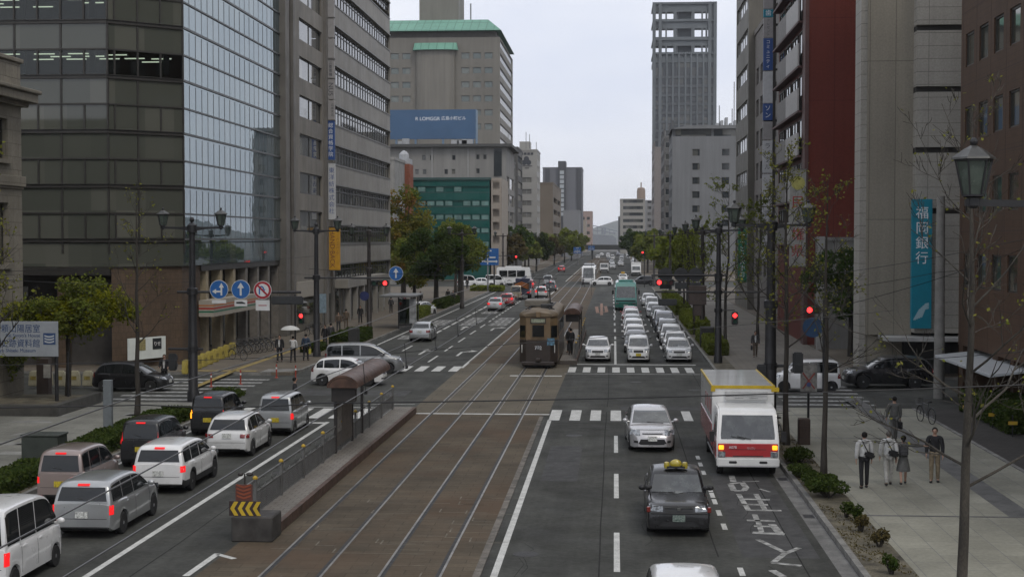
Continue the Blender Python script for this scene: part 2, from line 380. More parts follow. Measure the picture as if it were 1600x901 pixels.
# dark bands in the right pavement, tactile line on the left one
b = MB(); z = .134
def gband(pa, pb, wd, zz=z):
    a, c = G(*pa, zz), G(*pb, zz); t = (c - a).normalized(); nn = Vector((-t.y, t.x, 0)) * wd / 2
    b.quad(a + nn, a - nn, c - nn, c + nn)
gband((1600, 808), (1330, 622), .75); 
for y in (64.2, 57.0, 41, 33.2): b.quad((XR + 1.3, y, z), (13.58, y, z), (13.58, y + .16, z), (XR + 1.3, y + .16, z))
structure(b.build('paving_band', PAVE_B), 'dark grey bands crossing the light pavement')
b = MB(); gband((300, 606), (372, 576), .35, .135); gband((372, 576), (560, 512), .35, .135)
b.quad((-25.6, C2 + .9, .135), (-21, C2 + .9, .135), (-21, C2 + 1.5, .135), (-25.6, C2 + 1.5, .135))
structure(b.build('tactile_paving', TACTILE), 'faded yellow tactile line on the tan pavement')
b = MB()
for i in range(16):
    x = RND.uniform(-30, -19.5); y = RND.uniform(42, 64); b.quad((x, y, .133), (x + RND.uniform(.5, 2.2), y, .133), (x + RND.uniform(.6, 2.), y + RND.uniform(.3, 1.2), .133), (x + .1, y + RND.uniform(.3, .9), .133))
structure(b.build('pavement_patches', mat('pale_patch', (.25, .25, .235), .8, var=.2, scale=1)), 'paler repaired slabs in the left pavement')

# ------------------------------------------------------------------ tramway
TL, TRX = -7.565, -4.77
b = MB()
b.quad((-10.0, 20, .004), (-3.3, 20, .004), (-3.2, 64.5, .004), (-9.3, 64.5, .004)); b.quad((-10.0, -40, .004), (-3.3, -40, .004), (-3.3, 20, .004), (-10.0, 20, .004))
b.quad((-9.15, 91, .004), (-3.0, 91, .004), (-3.0, D1, .004), (-9.15, D1, .004)); b.quad((-9.0, D2, .004), (-3.0, D2, .004), (-3.0, 600, .004), (-9.0, 600, .004))
structure(b.build('tram_track_bed', BED), 'brown stone paved tramway bed')
b = MB(); b.quad((-9.3, 64.5, .004), (-2.95, 64.5, .004), (-2.75, 91, .004), (-9.35, 91, .004))
structure(b.build('tram_crossing_slabs', BED_X), 'tan concrete slabs of the tramway at the crossing')
b = MB()
for y in range(-20, 64): b.box(-3.3, y, -.02, -3.12, y + .985, .02)
for y in range(92, 235, 2): b.box(-9.28, y, -.02, -9.15, y + 1.985, .02)
structure(b.build('tram_bed_edging', mat('edge_stone', (.15, .135, .115), .85, var=.3, scale=2, fine=.25)), 'narrow edging stones beside the tramway')
b = MB()
for _ in range(46):
    x = RND.uniform(-9.2, -3.6); y = RND.uniform(30, 44); l = RND.uniform(.4, 1.5)
    b.quad((x, y, .007), (x + l, y, .007), (x + l, y + .03, .007), (x, y + .03, .007))
    if RND.random() < .5: b.quad((x, y, .007), (x + .04, y, .007), (x + .04, y + .5, .007), (x, y + .5, .007))
structure(b.build('paving_mortar', mat('pale_mortar', (.17, .15, .115), .9, var=.3, scale=3)), 'pale mortar smears between track stones')
for i, (x, side, lab) in enumerate(((TL - .7175, 1, 'leftmost steel tram rail beside the empty platform'), (TL + .7175, -1, 'second steel tram rail from the platform'),
                                    (TRX - .7175, 1, 'third steel tram rail from the platform'), (TRX + .7175, -1, 'rightmost steel tram rail near the white lane line'))):
    b = MB(); b.box(x - .028, -40, -.03, x + .028, 600, .012)
    o = b.build('tram_rail', RAIL); tag(o, lab, 'tram rail', 'grooved tram rails')
    b = MB(); s = side * .075; b.quad((x + s - .044, -40, .0065), (x + s + .044, -40, .0065), (x + s + .044, 600, .0065), (x + s - .044, 600, .0065))
    b.build('rail_groove', BLACK, o)
    b = MB(); s = side * .2; b.quad((x + s - .012, 64.6, .0085), (x + s + .012, 64.6, .0085), (x + s + .012, 91, .0085), (x + s - .012, 91, .0085))
    b.build('guard_rail', RAIL, o)

# ------------------------------------------------------------------ road markings
W = MB(); Z = .0055
def rect(x0, y0, x1, y1, z=Z, m=None): (m or W).quad((x0, y0, z), (x1, y0, z), (x1, y1, z), (x0, y1, z))
def pp(pts, m=None, z=Z): (m or W).poly([G(p[0], p[1], z) for p in pts])
def line(x, y0, y1, wd=.15, m=None): rect(x - wd / 2, y0, x + wd / 2, y1, Z, m)
def stroke(pa, pb, wpx, m=None):
    a, c = G(*pa, Z), G(*pb, Z); t = (c - a).normalized(); nn = Vector((-t.y, t.x, 0)) * wpx / 2
    (m or W).quad(a + nn, a - nn, c - nn, c + nn)
line(-2.80, -20, 63, .17); line(-12.33, -20, 61.5, .17); line(-17.36, 30, 62, .15)
line(-9.3, 88, 195, .17); line(-9.0, 205, D1 - 4, .15); line(-9.0, D2, 420, .15)
for y in (24.3, 34.2, 44.0, 53.4, 145, 155, 165): line(.08, y - 1.0 if y < 30 else y, y + 4.6 if y < 100 else y + 5, .15)
line(.08, 91, 112, .15)
for k in range(11): line(.08 - .02 * k, 114 + k * 9, 118 + k * 9, .15)
for k in range(12): line(3.4, 95 + k * 9, 98 + k * 9, .13)
# right kerb lane: short double dashes
for y in (32.2, 34.0, 39.4, 41.4, 43.2, 44.3, 45.3, 48.6, 50.4, 52.0): line(3.03, y, y + .85, .14)
for k in range(3): pass
for (x, ys) in ((-11.9, [92, 101, 110, 119, 128]), (-14.9, [92, 101, 110])):
    for y in ys: line(x, y, y + 5, .14)
for k in range(12): line(-11.9, 137 + k * 4, 139.4 + k * 4, .16)
for k in range(8): line(-14.9, 119 + k * 6.5, 124 + k * 6.5, .22)
line(-17.6, 92, 225, .14)
# stop lines
rect(-2.7, 90.8, 5.1, 91.2); rect(-17.3, 61.0, -12.4, 61.4); rect(XL + .2, 66.9, -10.2, 67.05); rect(-2.9, 84.6, 5, 84.72); rect(-12, 68.4, -9.5, 68.5)
# zebras of the near and far arms
for i in range(8): rect(-10.75 - i * .92, 62.8, -10.28 - i * .92, 66.5)
for i in range(4): rect(-2.85 + i * .9, 62.8, -2.38 + i * .9, 66.6)
for i in range(5): rect(-9.9 - i * 1.02, 85.6, -9.36 - i * 1.02, 89)
for i in range(9): rect(-2.75 + i * .88, 85.6, -2.3 + i * .88, 89, Z, W)
structure(W.build('lane_markings', PAINT), 'white lane lines, stop lines and zebra bars on the avenue')
W = MB()
for i in range(3): rect(1.75 + i * 1.3, 63, 2.15 + i * 1.3, 66.5)
rect(-9.6, 64.7, -2.9, 65, .0062); rect(-6, 82.9, -3, 83.4, .0062)
for (pa, pb, wd) in (((340, 864), (290, 899), .17), ((340, 865), (366, 872), .16)): stroke(pa, pb, wd)
# turn arrows on the left lanes
def arrow(x, y, kind):
    rect(x - .09, y, x + .09, y + 3.2)
    if kind != 'r': W.poly([(x - .42, y + 3.2, Z), (x + .42, y + 3.2, Z), (x, y + 4.8, Z)])
    if kind == 'l': W.poly([(x - .09, y + 1.2, Z), (x - .09, y + 1.6, Z), (x - .7, y + 2.6, Z), (x - .7, y + 2.0, Z)]); W.poly([(x - .55, y + 1.5, Z), (x - .6, y + 3.2, Z), (x - 1.1, y + 2.6, Z)])
    if kind == 'r': W.poly([(x + .09, y + 3.2, Z), (x - .09, y + 3.2, Z), (x + .5, y + 4.4, Z), (x + .6, y + 3.9, Z)]); W.poly([(x + .45, y + 3.3, Z), (x + .5, y + 5.0, Z), (x + 1.05, y + 4.1, Z)])
for yy in (97, 124): arrow(-16.3, yy, 'l'); arrow(-13.3, yy + 1, 's'); arrow(-10.6, yy, 'r')
# lettering of the left lanes: tall stretched characters read when driving away
structure(W.build('road_arrows', PAINT), 'white turn arrows and side zebra bars, a little worn')
W = MB()
# worn, stretched characters on the left lanes, too foreshortened to read
for (x, y0, n) in ((-16.4, 131, 2), (-13.4, 131, 3), (-10.6, 131, 3), (-16.4, 113, 1), (-13.3, 152, 2)):
    for k in range(n):
        y = y0 + k * 4.6
        for t in (0, .9, 1.9, 3.0, 3.7): a = RND.uniform(.5, .95); rect(x - a, y + t, x + RND.uniform(.5, .95), y + t + .45)
        for dx in (-.7, -.1, .55): rect(x + dx, y + RND.uniform(0, 1), x + dx + .2, y + RND.uniform(3, 4.1), Z + .001)
structure(W.build('lane_lettering', PAINT_OLD), 'stretched white characters painted on the left lanes')
W = MB()
K = lambda pts, wd=.13: [stroke(a, c, wd) for a, c in zip(pts, pts[1:])]
for i in range(7): rect(-24.8, 69.3 + i * 1.7, -19.3, 69.9 + i * 1.7)
for i in range(6): rect(8.2, 69.3 + i * 1.7, 12.4, 69.85 + i * 1.7)
# worn characters in the right kerb lane, read by traffic that comes towards us
K([(1143, 742), (1146, 752)], .2); K([(1141, 755), (1159, 753), (1166, 761), (1162, 766), (1147, 766), (1141, 755)], .2)
K([(1160, 752), (1186, 751)], .1); K([(1187, 763), (1203, 768)], .1)
K([(1154, 771), (1170, 797)], .16); K([(1181, 771), (1196, 797)], .16)
for (ya, xa, xb) in ((779, 1160, 1203), (787, 1160, 1200), (796, 1167, 1221)): K([(xa, ya), (xb, ya + 1)], .22)
K([(1179, 803), (1183, 812)], .16); K([(1167, 812), (1211, 813)], .22); K([(1178, 821), (1213, 822)], .2); K([(1176, 831), (1226, 834)], .26)
K([(1184, 812), (1190, 831)], .15); K([(1206, 818), (1220, 834)], .22)
K([(1184, 842), (1226, 862)], .16); K([(1249, 855), (1226, 864), (1208, 878)], .16); K([(1206, 878), (1252, 883)], .18); K([(1206, 890), (1224, 900)], .2)
structure(W.build('kerb_lane_lettering', PAINT_OLD), 'worn white characters painted in the right kerb lane')
W = MB()
K([(932, 479), (946, 478), (948, 487), (934, 489), (932, 479)], .35); K([(940, 474), (940, 492)], .3)
structure(W.build('lane_emblem', ORANGE_OLD), 'faded orange emblem painted on the oncoming lane')
# ------------------------------------------------------------------ building kit
UX, UY = Vector((1, 0, 0)), Vector((0, 1, 0)); UZ = Vector((0, 0, 1))
def facade(mb, O, U, width, z0, z1, wins, depth=.25, k=0, rk=None):
    """wall sheet with real openings and reveals; wins = (u0,u1,z0,z1)"""
    O = Vector(O); N = U.cross(UZ); us = sorted({0, width} | {w[0] for w in wins} | {w[1] for w in wins}); zs = sorted({z0, z1} | {w[2] for w in wins} | {w[3] for w in wins})
    P = lambda u, z, d=0.: O + U * u + UZ * z - N * d
    # merge columns per row to keep the sheet light
    for a, b in zip(zs, zs[1:]):
        row = [w for w in wins if w[2] <= a + 1e-6 and w[3] >= b - 1e-6]; row.sort()
        u = 0
        for w in row:
            if w[0] > u + 1e-6: mb.quad(P(u, a), P(w[0], a), P(w[0], b), P(u, b), k)
            u = max(u, w[1])
        if width > u + 1e-6: mb.quad(P(u, a), P(width, a), P(width, b), P(u, b), k)
    for (a, b, c, d) in wins:
        q = rk if rk is not None else k
        mb.quad(P(a, c), P(b, c), P(b, c, depth), P(a, c, depth), q); mb.quad(P(a, d), P(a, d, depth), P(b, d, depth), P(b, d), q)
        mb.quad(P(a, c), P(a, c, depth), P(a, d, depth), P(a, d), q); mb.quad(P(b, c), P(b, d), P(b, d, depth), P(b, c, depth), q)
def obox(mb, O, U, u0, u1, z0, z1, d0, d1, k=0):
    """box on a wall: along U, up, and from d0 to d1 in front of the wall (negative: behind)"""
    O = Vector(O); N = U.cross(UZ); P = lambda u, z, d: O + U * u + UZ * z + N * d
    v = [P(u0, z0, d0), P(u1, z0, d0), P(u1, z0, d1), P(u0, z0, d1), P(u0, z1, d0), P(u1, z1, d0), P(u1, z1, d1), P(u0, z1, d1)]
    mb.add(v, [(0, 1, 2, 3), (7, 6, 5, 4), (0, 4, 5, 1), (1, 5, 6, 2), (2, 6, 7, 3), (3, 7, 4, 0)], k)
def window(parent, O, U, rct, depth, glass, frame, nx=1, ny=0, fw=.07, name='window', into=None):
    a, b, c, d = rct; mb = into or MB()
    obox(mb, O, U, a, b, c, d, -depth - .04, -depth + .02, 0)
    if frame:
        t = -depth + .075
        obox(mb, O, U, a, b, c, c + fw, -depth + .021, t, 1); obox(mb, O, U, a, b, d - fw, d, -depth + .021, t, 1)
        obox(mb, O, U, a, a + fw, c + fw, d - fw, -depth + .021, t, 1); obox(mb, O, U, b - fw, b, c + fw, d - fw, -depth + .021, t, 1)
        for i in range(1, nx):
            u = a + (b - a) * i / nx; obox(mb, O, U, u - fw / 2, u + fw / 2, c + fw, d - fw, -depth + .021, t - .004, 1)
        for i in range(1, ny + 1):
            z = c + (d - c) * (1 - .3 * i); obox(mb, O, U, a + fw, b - fw, z - fw / 2, z + fw / 2, -depth + .021, t - .008, 1)
    if into is None: return mb.build(name, [glass, frame or glass], parent)
def grid(cols, rows):
    return [(c[0], c[1], r[0], r[1]) for r in rows for c in cols]
def even(margin, n, w, width):
    gap = (width - 2 * margin - n * w) / max(1, n - 1); return [(margin + i * (w + gap), margin + i * (w + gap) + w) for i in range(n)]
def floors(z, pitch, n, h): return [(z + i * pitch, z + i * pitch + h) for i in range(n)]
def building(name, label, side, x0, x1, y0, y1, h, wall, front=None, street=None, wall2=None, parapet=.5, roofbits=True, z0=.0, group=None):
    """front faces the camera (-Y); the street side faces the avenue"""
    root = thing(name, label, 'building', ((x0 + x1) / 2, (y0 + y1) / 2, 0), 0, group); root_l = root.location.copy()
    root.location = (0, 0, 0)
    mb = MB(); X = x1 if side == 'L' else x0; Xb = x0 if side == 'L' else x1; n = 0; late = MB()
    fs = [((x0, y0, 0), UX, x1 - x0, front), (((X, y0, 0), UY) if side == 'L' else ((X, y1, 0), -UY)) + (y1 - y0, street)]
    for k, (O, U, wd, sp) in enumerate(fs):
        sp = sp or {}; ws = sp.get('wins', []); dp = sp.get('depth', .25)
        facade(mb, O, U, wd, z0, h, ws, dp, k if wall2 else 0)
        for r in ws:
            n += 1
            if n <= 96: window(root, O, U, r, dp, sp['glass'], sp.get('frame'), sp.get('nx', 1), sp.get('ny', 0), sp.get('fw', .07))
            else: window(None, O, U, r, dp, sp['glass'], sp.get('frame'), sp.get('nx', 1), sp.get('ny', 0), sp.get('fw', .07), into=late); late_m = [sp['glass'], sp.get('frame') or sp['glass']]
    if late.f: tag(late.build('window', late_m, root), kind='stuff')
    mb.quad((Xb, y0, z0), (Xb, y1, z0), (Xb, y1, h), (Xb, y0, h)); mb.quad((x0, y1, z0), (x1, y1, z0), (x1, y1, h), (x0, y1, h))
    mb.quad((x0, y0, h - .02), (x1, y0, h - .02), (x1, y1, h - .02), (x0, y1, h - .02))
    mb.build('wall', [wall, wall2] if wall2 else wall, root)
    if parapet:
        p = MB(); e = .12
        p.box(x0 - e, y0 - e, h, x1 + e, y0 + .25, h + parapet); p.box(x0 - e, y1 - .25, h, x1 + e, y1 + e, h + parapet)
        p.box(x0 - e, y0 + .25, h, x0 + .25, y1 - .25, h + parapet); p.box(x1 - .25, y0 + .25, h, x1 + e, y1 - .25, h + parapet)
        p.build('parapet', wall, root)
    if roofbits:
        p = MB(); cx, cy = (x0 + x1) / 2, (y0 + y1) / 2
        p.cbox((cx, cy, h + 1.6), (min(6, (x1 - x0) * .4), min(6, (y1 - y0) * .4), 3.2)); p.build('roof_house', wall, root, bevel=.05)
    return root

G_DARK = mat_glass('dark_office_glass', (.036, .039, .033), 1.6, .04, (.71, .73, 3.2), .6, 0, (.16, .145, .11))
G_FRONT = mat_glass('smoky_spandrel_glass', (.066, .070, .057), 1.6, .05, (1.42, 4, 1.6), .22)
G_MIRROR = mat_glass('mirror_facade_glass', (.05, .07, .075), 4.4, .015, (4, 1.35, 1.6), .25, .03, (.25, .24, .2), (.84, .93, .97))
G_BAND = mat_glass('band_window_glass', (.05, .055, .055), 2.3, .03, (3, 1.5, 3), .6)
G_FAR = mat_glass('far_window_glass', (.025, .03, .033), 1.6, .06, (2, 2, 3.3), .5)
G_TEAL = mat_glass('teal_curtain_glass', (.008, .078, .068), 1.6, .05, (1.6, 5, 1.2), .2, 0, (.05, .14, .12))
FR_D = mat('dark_bronze_frame', (.042, .039, .034), .45, .3, var=.1)
FR_G = mat('grey_window_frame', (.16, .155, .145), .5, .2, var=.1)
FR_L = mat('pale_aluminium_frame', (.36, .36, .35), .4, .4, var=.1)
TUBE = mat('fluorescent_tube', (1, .95, .85), .5, var=0, emit=2.2, ecol=(1, .93, .8))

# ---- glass office block on the left corner --------------------------------------------------
XF = -26.5
Y2 = Yp(288, XF); Y1 = Y2 - 3.1; X1c = Xp(170, Y1); Y3 = Yp(445, XF)
zb = [Zp(y, X1c, Y1) for y in (417, 372, 287, 202, 116, 30)]; PIT = (zb[5] - zb[1]) / 4
lev = [zb[0], zb[1]] + [zb[1] + PIT * i for i in range(1, 9)]
HT = lev[-1] + 1.0
root = thing('glass_office_building', 'dark glass office block with a chamfered corner and a brown tiled base', 'building')
faces = [(Vector((-62, Y1, 0)), UX, X1c + 62, 0), (Vector((X1c, Y1, 0)), Vector((XF - X1c, Y2 - Y1, 0)).normalized(), (Vector((XF, Y2, 0)) - Vector((X1c, Y1, 0))).length, 1),
         (Vector((XF, Y2, 0)), UY, Y3 - Y2, 2)]
CLEARG = mat_clear('office_clear_glass', (.42, .48, .45), 1.6)
for (O, U, wd, kind) in faces:
    m = MB()
    for i in range(len(lev) - 1):
        a, b = lev[i], lev[i + 1]; zm = a + (b - a) * .46
        lit = kind == 0 and i in (4, 5) or kind == 1 and i == 4
        r = MB()
        if i == 0:
            obox(r, O, U, 0, wd, a, b - .3, -.12, -.04, 0)
        else:
            obox(r, O, U, 0, wd, a, zm, -.12, -.04, 2 if lit else 1 if kind == 2 else 0); obox(r, O, U, 0, wd, zm, b - .24, -.12, -.05, 0)
        # horizontal rails
        if kind < 2: obox(m, O, U, 0, wd, b - .24, b - .14, -.1, .07); obox(m, O, U, 0, wd, b - .14, b - .04, -.1, .02); obox(m, O, U, 0, wd, b - .04, b, -.1, .09)
        else: obox(m, O, U, 0, wd, b - .13, b, -.1, .03); obox(r, O, U, 0, wd, b - .24, b - .131, -.12, -.05, 0)
        if kind == 2: r.build('ribbon_window', [G_MIRROR, G_MIRROR], root)
        else: r.build('ribbon_window', [G_FRONT, G_DARK, CLEARG] , root)
        if i: obox(m, O, U, 0, wd, zm - .05, zm + .05, -.1, .04)
        # mullions
        st = (1.42, 1.45, 1.36)[kind]; n = int(wd / st)
        for j in range(n + 1):
            u = wd - j * st
            if i: obox(m, O, U, u - (.05 if kind < 2 else .035), u + (.05 if kind < 2 else .035), a, zm - .05, -.1, .035 if kind < 2 else -.03)
            if kind < 2 and j % 2 == 0: obox(m, O, U, u - .06, u + .06, zm + .05, b - .24, -.1, .012)
            elif kind == 2: obox(m, O, U, u - .012, u + .012, zm + .05, b - .24, -.1, -.03)
            if kind < 2 and i and j % 3 == 1: obox(m, O, U, u + .3, u + .62, a + .1, zm - .1, -.3, -.13)
    obox(m, O, U, 0, wd, lev[-1], HT, -.3, .1)
    m.build('facade_frame', FR_D if kind < 2 else mat('slate_frame', (.085, .09, .093), .4, .3, var=.1), root)
# interior of the two lit storeys behind clear panes
m = MB(); m.box(-61, Y1 + 12, 3, XF - 1, Y1 + 12.2, HT)
for i in (4, 5): m.box(-61, Y1 + .2, lev[i] - .2, X1c - .3, Y1 + 12, lev[i] - .05); m.box(X1c - .3, Y2 + .2, lev[i] - .2, XF - .4, Y1 + 12, lev[i] - .05)
m.box(-61, Y1 + .2, lev[6] - .2, X1c - .3, Y1 + 12, lev[6] - .05); m.box(X1c - .3, Y2 + .2, lev[6] - .2, XF - .4, Y1 + 12, lev[6] - .05)
m.build('interior', mat('office_interior', (.26, .24, .20), .9, var=.2, scale=.4), root)
for i in (4, 5):
    zc = lev[i] + PIT * .44
    for k in range(15):
        for row in range(3):
            if RND.random() < (.6 if i == 5 else .1): continue
            x = -56 + k * 2.1 + row * .5; y = Y1 + .9 + row * 1.3 + max(0, x + 1.4 - X1c); z = zc - .12
            if x > XF - 2: continue
            t = MB(); t.box(x, y, z, x + 1.25, y + .1, z + .06); t.build('ceiling_light', TUBE, root)
# tiled base, shop front on the street side
TILE_B = mat_tile('brown_wall_tile', (.105, .074, .050), (.090, .064, .045), (.055, .042, .032), .45, .45, 'dz', .012, .6, .25, .5)
zB = zb[0]
b = MB(); N0 = faces[1]
b.slab([(X1c + .05, Y1 + .25), (XF - .2, Y2 + .12), (XF - .2, Y2 + 4), (X1c + .05, Y2 + 4)], 0, zB - .02); b.build('tiled_base', TILE_B, root)
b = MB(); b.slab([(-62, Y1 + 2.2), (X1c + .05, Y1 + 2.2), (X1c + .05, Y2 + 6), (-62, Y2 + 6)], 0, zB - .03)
b.slab([(-33.5, Y2 + 4), (XF - 2.5, Y2 + 4), (XF - 2.5, Y3), (-33.5, Y3)], 0, zB - .03); b.build('recessed_base', mat('dark_base', (.06, .055, .05), .7, var=.25, scale=.8), root)  # set-back base in one dark, slightly mottled brown grey
for i in range(9):
    x = X1c - 3 - i * 3.2; c = MB(); c.box(x - .3, Y1 + .3, 0, x + .3, Y1 + .9, zB); c.build('column', TILE_B, root)
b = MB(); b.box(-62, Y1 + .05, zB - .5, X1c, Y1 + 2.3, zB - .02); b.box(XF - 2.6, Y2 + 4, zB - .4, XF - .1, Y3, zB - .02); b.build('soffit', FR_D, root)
CREAM = mat('cream_column', (.30, .25, .165), .6, var=.12)
for i in range(8):
    y = Y2 + 5.5 + i * 3.4
    if y > Y3 - 1: break
    c = MB(); c.box(XF - .75, y - .3, 0, XF - .15, y + .3, zB - .4); c.build('column', CREAM if i < 3 else mat('grey_column', (.17, .155, .135), .6, var=.15), root)
    s = MB(); obox(s, (XF - 2.4, y + .4, 0), UY, 0, 2.5, .35, 2.6, 0, .06, 0); obox(s, (XF - 2.4, y + .4, 0), UY, 1.2, 1.28, .35, 2.6, .061, .12, 1); s.build('shop_window', [G_DARK, FR_L], root)
# striped shop fascia
b = MB(); ys0, ys1 = Y2 + 3.4, Y2 + 15.5
for k, (a, c, mt) in enumerate(((2.9, 3.16, 0), (3.161, 3.27, 1), (3.271, 3.37, 0), (3.371, 3.49, 2), (3.491, 3.58, 0), (3.581, 3.66, 3), (3.661, 3.95, 0))):
    b.box(XF - .12, ys0, a, XF + .85 + .002 * (k % 2), ys1, c, mt)
b.build('striped_fascia', [mat('fascia_cream', (.34, .31, .26), .5, var=.06), mat('fascia_green', (.02, .14, .08), .5, var=.05), mat('fascia_red', (.35, .03, .02), .5, var=.05), mat('fascia_orange', (.42, .13, .02), .5, var=.05)], root)
b = MB(); b.slab([(-61.9, Y1 + .2), (X1c, Y1 + .2), (XF - .1, Y2 + .1), (XF - .1, Y3), (-61.9, Y3)], HT - .3, HT - .1); b.box(-61.9, Y3 - .2, 0, XF - .1, Y3, HT - .4); b.build('roof', FR_G, root)
b = MB(); b.box(XF - .6, Y3 - 1.4, 0, XF + .45, Y3 + .0, HT + 1); b.build('end_pier', mat('pier_panel', (.13, .12, .105), .6, var=.15, scale=.4), root)
# posters in the ground-floor glazing
for (px, py, wq, hq, c) in ((124, 456, .75, .85, (.5, .48, .45)), (97, 452, .3, .6, (.45, .2, .25)), (40, 455, .3, .6, (.4, .4, .38))):
    p = AT(px, py, Y1 + 2.15); q = MB(); q.cbox(p, (wq, .03, hq)); q.build('poster', mat('poster_%d' % px, c, .6, var=.3, scale=6), root)
# white board with two logos on the brown wall (an angled light box by the corner)
p0, p1 = AT(199, 553, Y1 - .15), AT(263, 546, Y2 - .25)
bd = thing('white_signboard', 'white sign board with a black and a mustard logo on the brown tiled wall', 'sign')
u = Vector((p1.x - p0.x, p1.y - p0.y, 0)); wd = u.length; U = u.normalized(); O = Vector((p0.x, p0.y, 0))
zt, zl = Zp(529, p0.x, p0.y), Zp(563, p0.x, p0.y)
m = MB(); obox(m, O, U, 0, wd, zl, zt, 0, .12); m.build('board', mat('milky_board', (.66, .70, .66), .45, var=.05), bd, bevel=.01)
m = MB(); obox(m, O, U, wd * .575, wd * .79, zl + (zt - zl) * .42, zl + (zt - zl) * .93, .121, .14); m.build('logo_panel', mat('logo_black', (.02, .025, .025), .4, var=0), bd)
m = MB(); obox(m, O, U, wd * .20, wd * .40, zl + (zt - zl) * .42, zl + (zt - zl) * .93, .121, .14); m.build('logo_panel', mat('logo_mustard', (.33, .29, .13), .5, var=.3, scale=14), bd)
N = U.cross(UZ); pc = O + U * wd * .683 + N * .145 + UZ * (zl + (zt - zl) * .66)
text('りせ', .30, WHITEM, pc, (PI / 2, 0, math.atan2(U.y, U.x)), 'lettering', bd)

# ---- second office building with ribbon windows ----------------------------------------------
STONE = mat('warm_grey_panel', (.205, .187, .158), .65, var=.12, scale=.25, fine=.05, streak=.2)
STONE2 = mat('pale_grey_panel', (.24, .226, .2), .6, var=.08, scale=.2, fine=.04, streak=.15)
XB = -26.2; Ya, Yb, Yc = Yp(456, XB), Yp(517, XB), Yp(610, XB); HB = 34
rb = thing('ribbon_window_building', 'beige grey office building with long ribbon windows beside the glass block', 'building')
mb = MB(); La, Lb = Yb - Ya, Yc - Yb
w1 = []; u0, u1 = Yp(469, XB) - Ya, Yp(504, XB) - Ya
zt0 = Zp(402, XB, Yp(470, XB)); zp = (Zp(43, XB, Yp(470, XB)) - Zp(344, XB, Yp(470, XB))) / 5
zbase = Zp(344 + 0, XB, Yp(470, XB))
for i in range(-1, 8):
    zt = zbase + (i + .7) * zp * 1.0
    w1.append((u0, u1, zt, zt + zp * .56))
facade(mb, (XB, Ya, 0), UY, La, 0, HB, w1, .3, 0)
# ribbon heights read at px 525: tops at y=43,117,190,263,336(?)
yy = Yp(527, XB); zr = [Zp(y, XB, yy) for y in (352, 291, 226, 165, 104, 43)]; pr = (zr[5] - zr[0]) / 5
w2 = [(.6, Lb - .01, zr[0] + pr * i - pr * .46, zr[0] + pr * i) for i in range(-1, 9)]
facade(mb, (XB, Yb, 0), UY, Lb, 0, HB, w2, .35, 1)
mb.quad((-50, Yc, 0), (XB, Yc, 0), (XB, Yc, HB), (-50, Yc, HB), 1); mb.quad((-50, Ya, 0), (XB, Ya, 0), (XB, Ya, HB), (-50, Ya, HB)); mb.quad((-50, Ya, HB), (XB, Ya, HB), (XB, Yc, HB), (-50, Yc, HB))
mb.build('wall', [STONE, STONE2], rb)
for r in w1: window(rb, (XB, Ya, 0), UY, r, .25, G_BAND, FR_D, 2, 0, .08)
for r in w2:
    o = window(rb, (XB, Yb, 0), UY, r, .3, G_BAND, FR_D, int((r[1] - r[0]) / 1.5), 1, .11, 'ribbon_window')
m = MB()
for r in w2: obox(m, (XB, Yb, 0), UY, .5, Lb, r[3], r[3] + .14, 0, .1); obox(m, (XB, Yb, 0), UY, .5, Lb, r[2] - .12, r[2], 0, .06)
m.build('window_ledges', FR_G, rb)
m = MB()
for y in (Ya + .15, Yp(508, XB), Yb + .2): m.box(XB, y - .35, 0, XB + .25, y + .35, HB)
m.build('pilasters', mat('pilaster_panel', (.15, .14, .125), .6, var=.15, scale=.4), rb)
# ground floor: entrance canopy and columns
m = MB(); m.box(XB, Yb + 1, 3.3, XB + 1.4, Yc - 10, 4.1); m.build('entrance_canopy', STONE2, rb)
for i in range(7):
    y = Yb + 3 + i * 3.9; s = MB(); obox(s, (XB, y, 0), UY, 0, 2.7, .2, 3.1, 0, .05, 0); obox(s, (XB, y, 0), UY, 1.3, 1.38, .2, 3.1, .051, .09, 1); s.build('shop_window', [G_DARK, FR_L], rb)
    c = MB(); c.box(XB + .9, y - .75, 0, XB + 1.35, y - .3, 3.3); c.build('column', STONE2, rb)
s = MB(); obox(s, (XB, Ya + 1.2, 0), UY, 0, Lb * .55, .2, 2.9, .01, .06, 0); s.build('shop_window', [G_DARK], rb)
m = MB(); obox(m, (XB, Ya + 1, 0), UY, 0, 7.5, 3.0, 4.3, .02, .22); m.build('shop_fascia', mat('fascia_cream', (.34, .31, .26), .5, var=.06), rb)
# projecting sign column: stacked panels, each a sign of its own
def vsign(name, label, px0, px1, y0, y1, X, m, body=None, tm=None, ts=.6, lines=1.05, group=None, Yd=None, off=0, dark=None, rot=None, dx=0, z=None):
    Y = Yd if Yd else None
    xa, xb = Xp(px0, Y), Xp(px1, Y); za, zc = Zp(y1, xb, Y), Zp(y0, xb, Y)
    r = thing(name, label, 'sign', (0, 0, 0), 0, group)
    b = MB(); b.box(xa, Y, za, xb, Y + .28, zc); b.build('sign_panel', m, r, bevel=.015)
    if dark: 
        b = MB(); b.box(xa - .06, Y - .05, zc - .02, xb + .06, Y + .33, zc + .06); b.box(xa - .06, Y - .05, za - .06, xb + .06, Y + .33, za + .02); b.build('sign_frame', dark, r)
    if body:
        loc = ((xa + xb) / 2 + dx, Y - .004, (za + zc) / 2)
        if rot is not None: text(body, ts, tm, loc, (PI / 2, rot, 0), 'lettering', r, off=off)
        else: vtext(body, ts, tm, loc, FRONT, 'lettering', r, lines=lines, off=off)
    return r
S_G = mat('pale_sign_grey', (.30, .29, .285), .5, var=.06); S_B = mat('sign_blue', (.022, .07, .24), .45, var=.05); S_W = mat('sign_white', (.50, .51, .52), .5, var=.06)
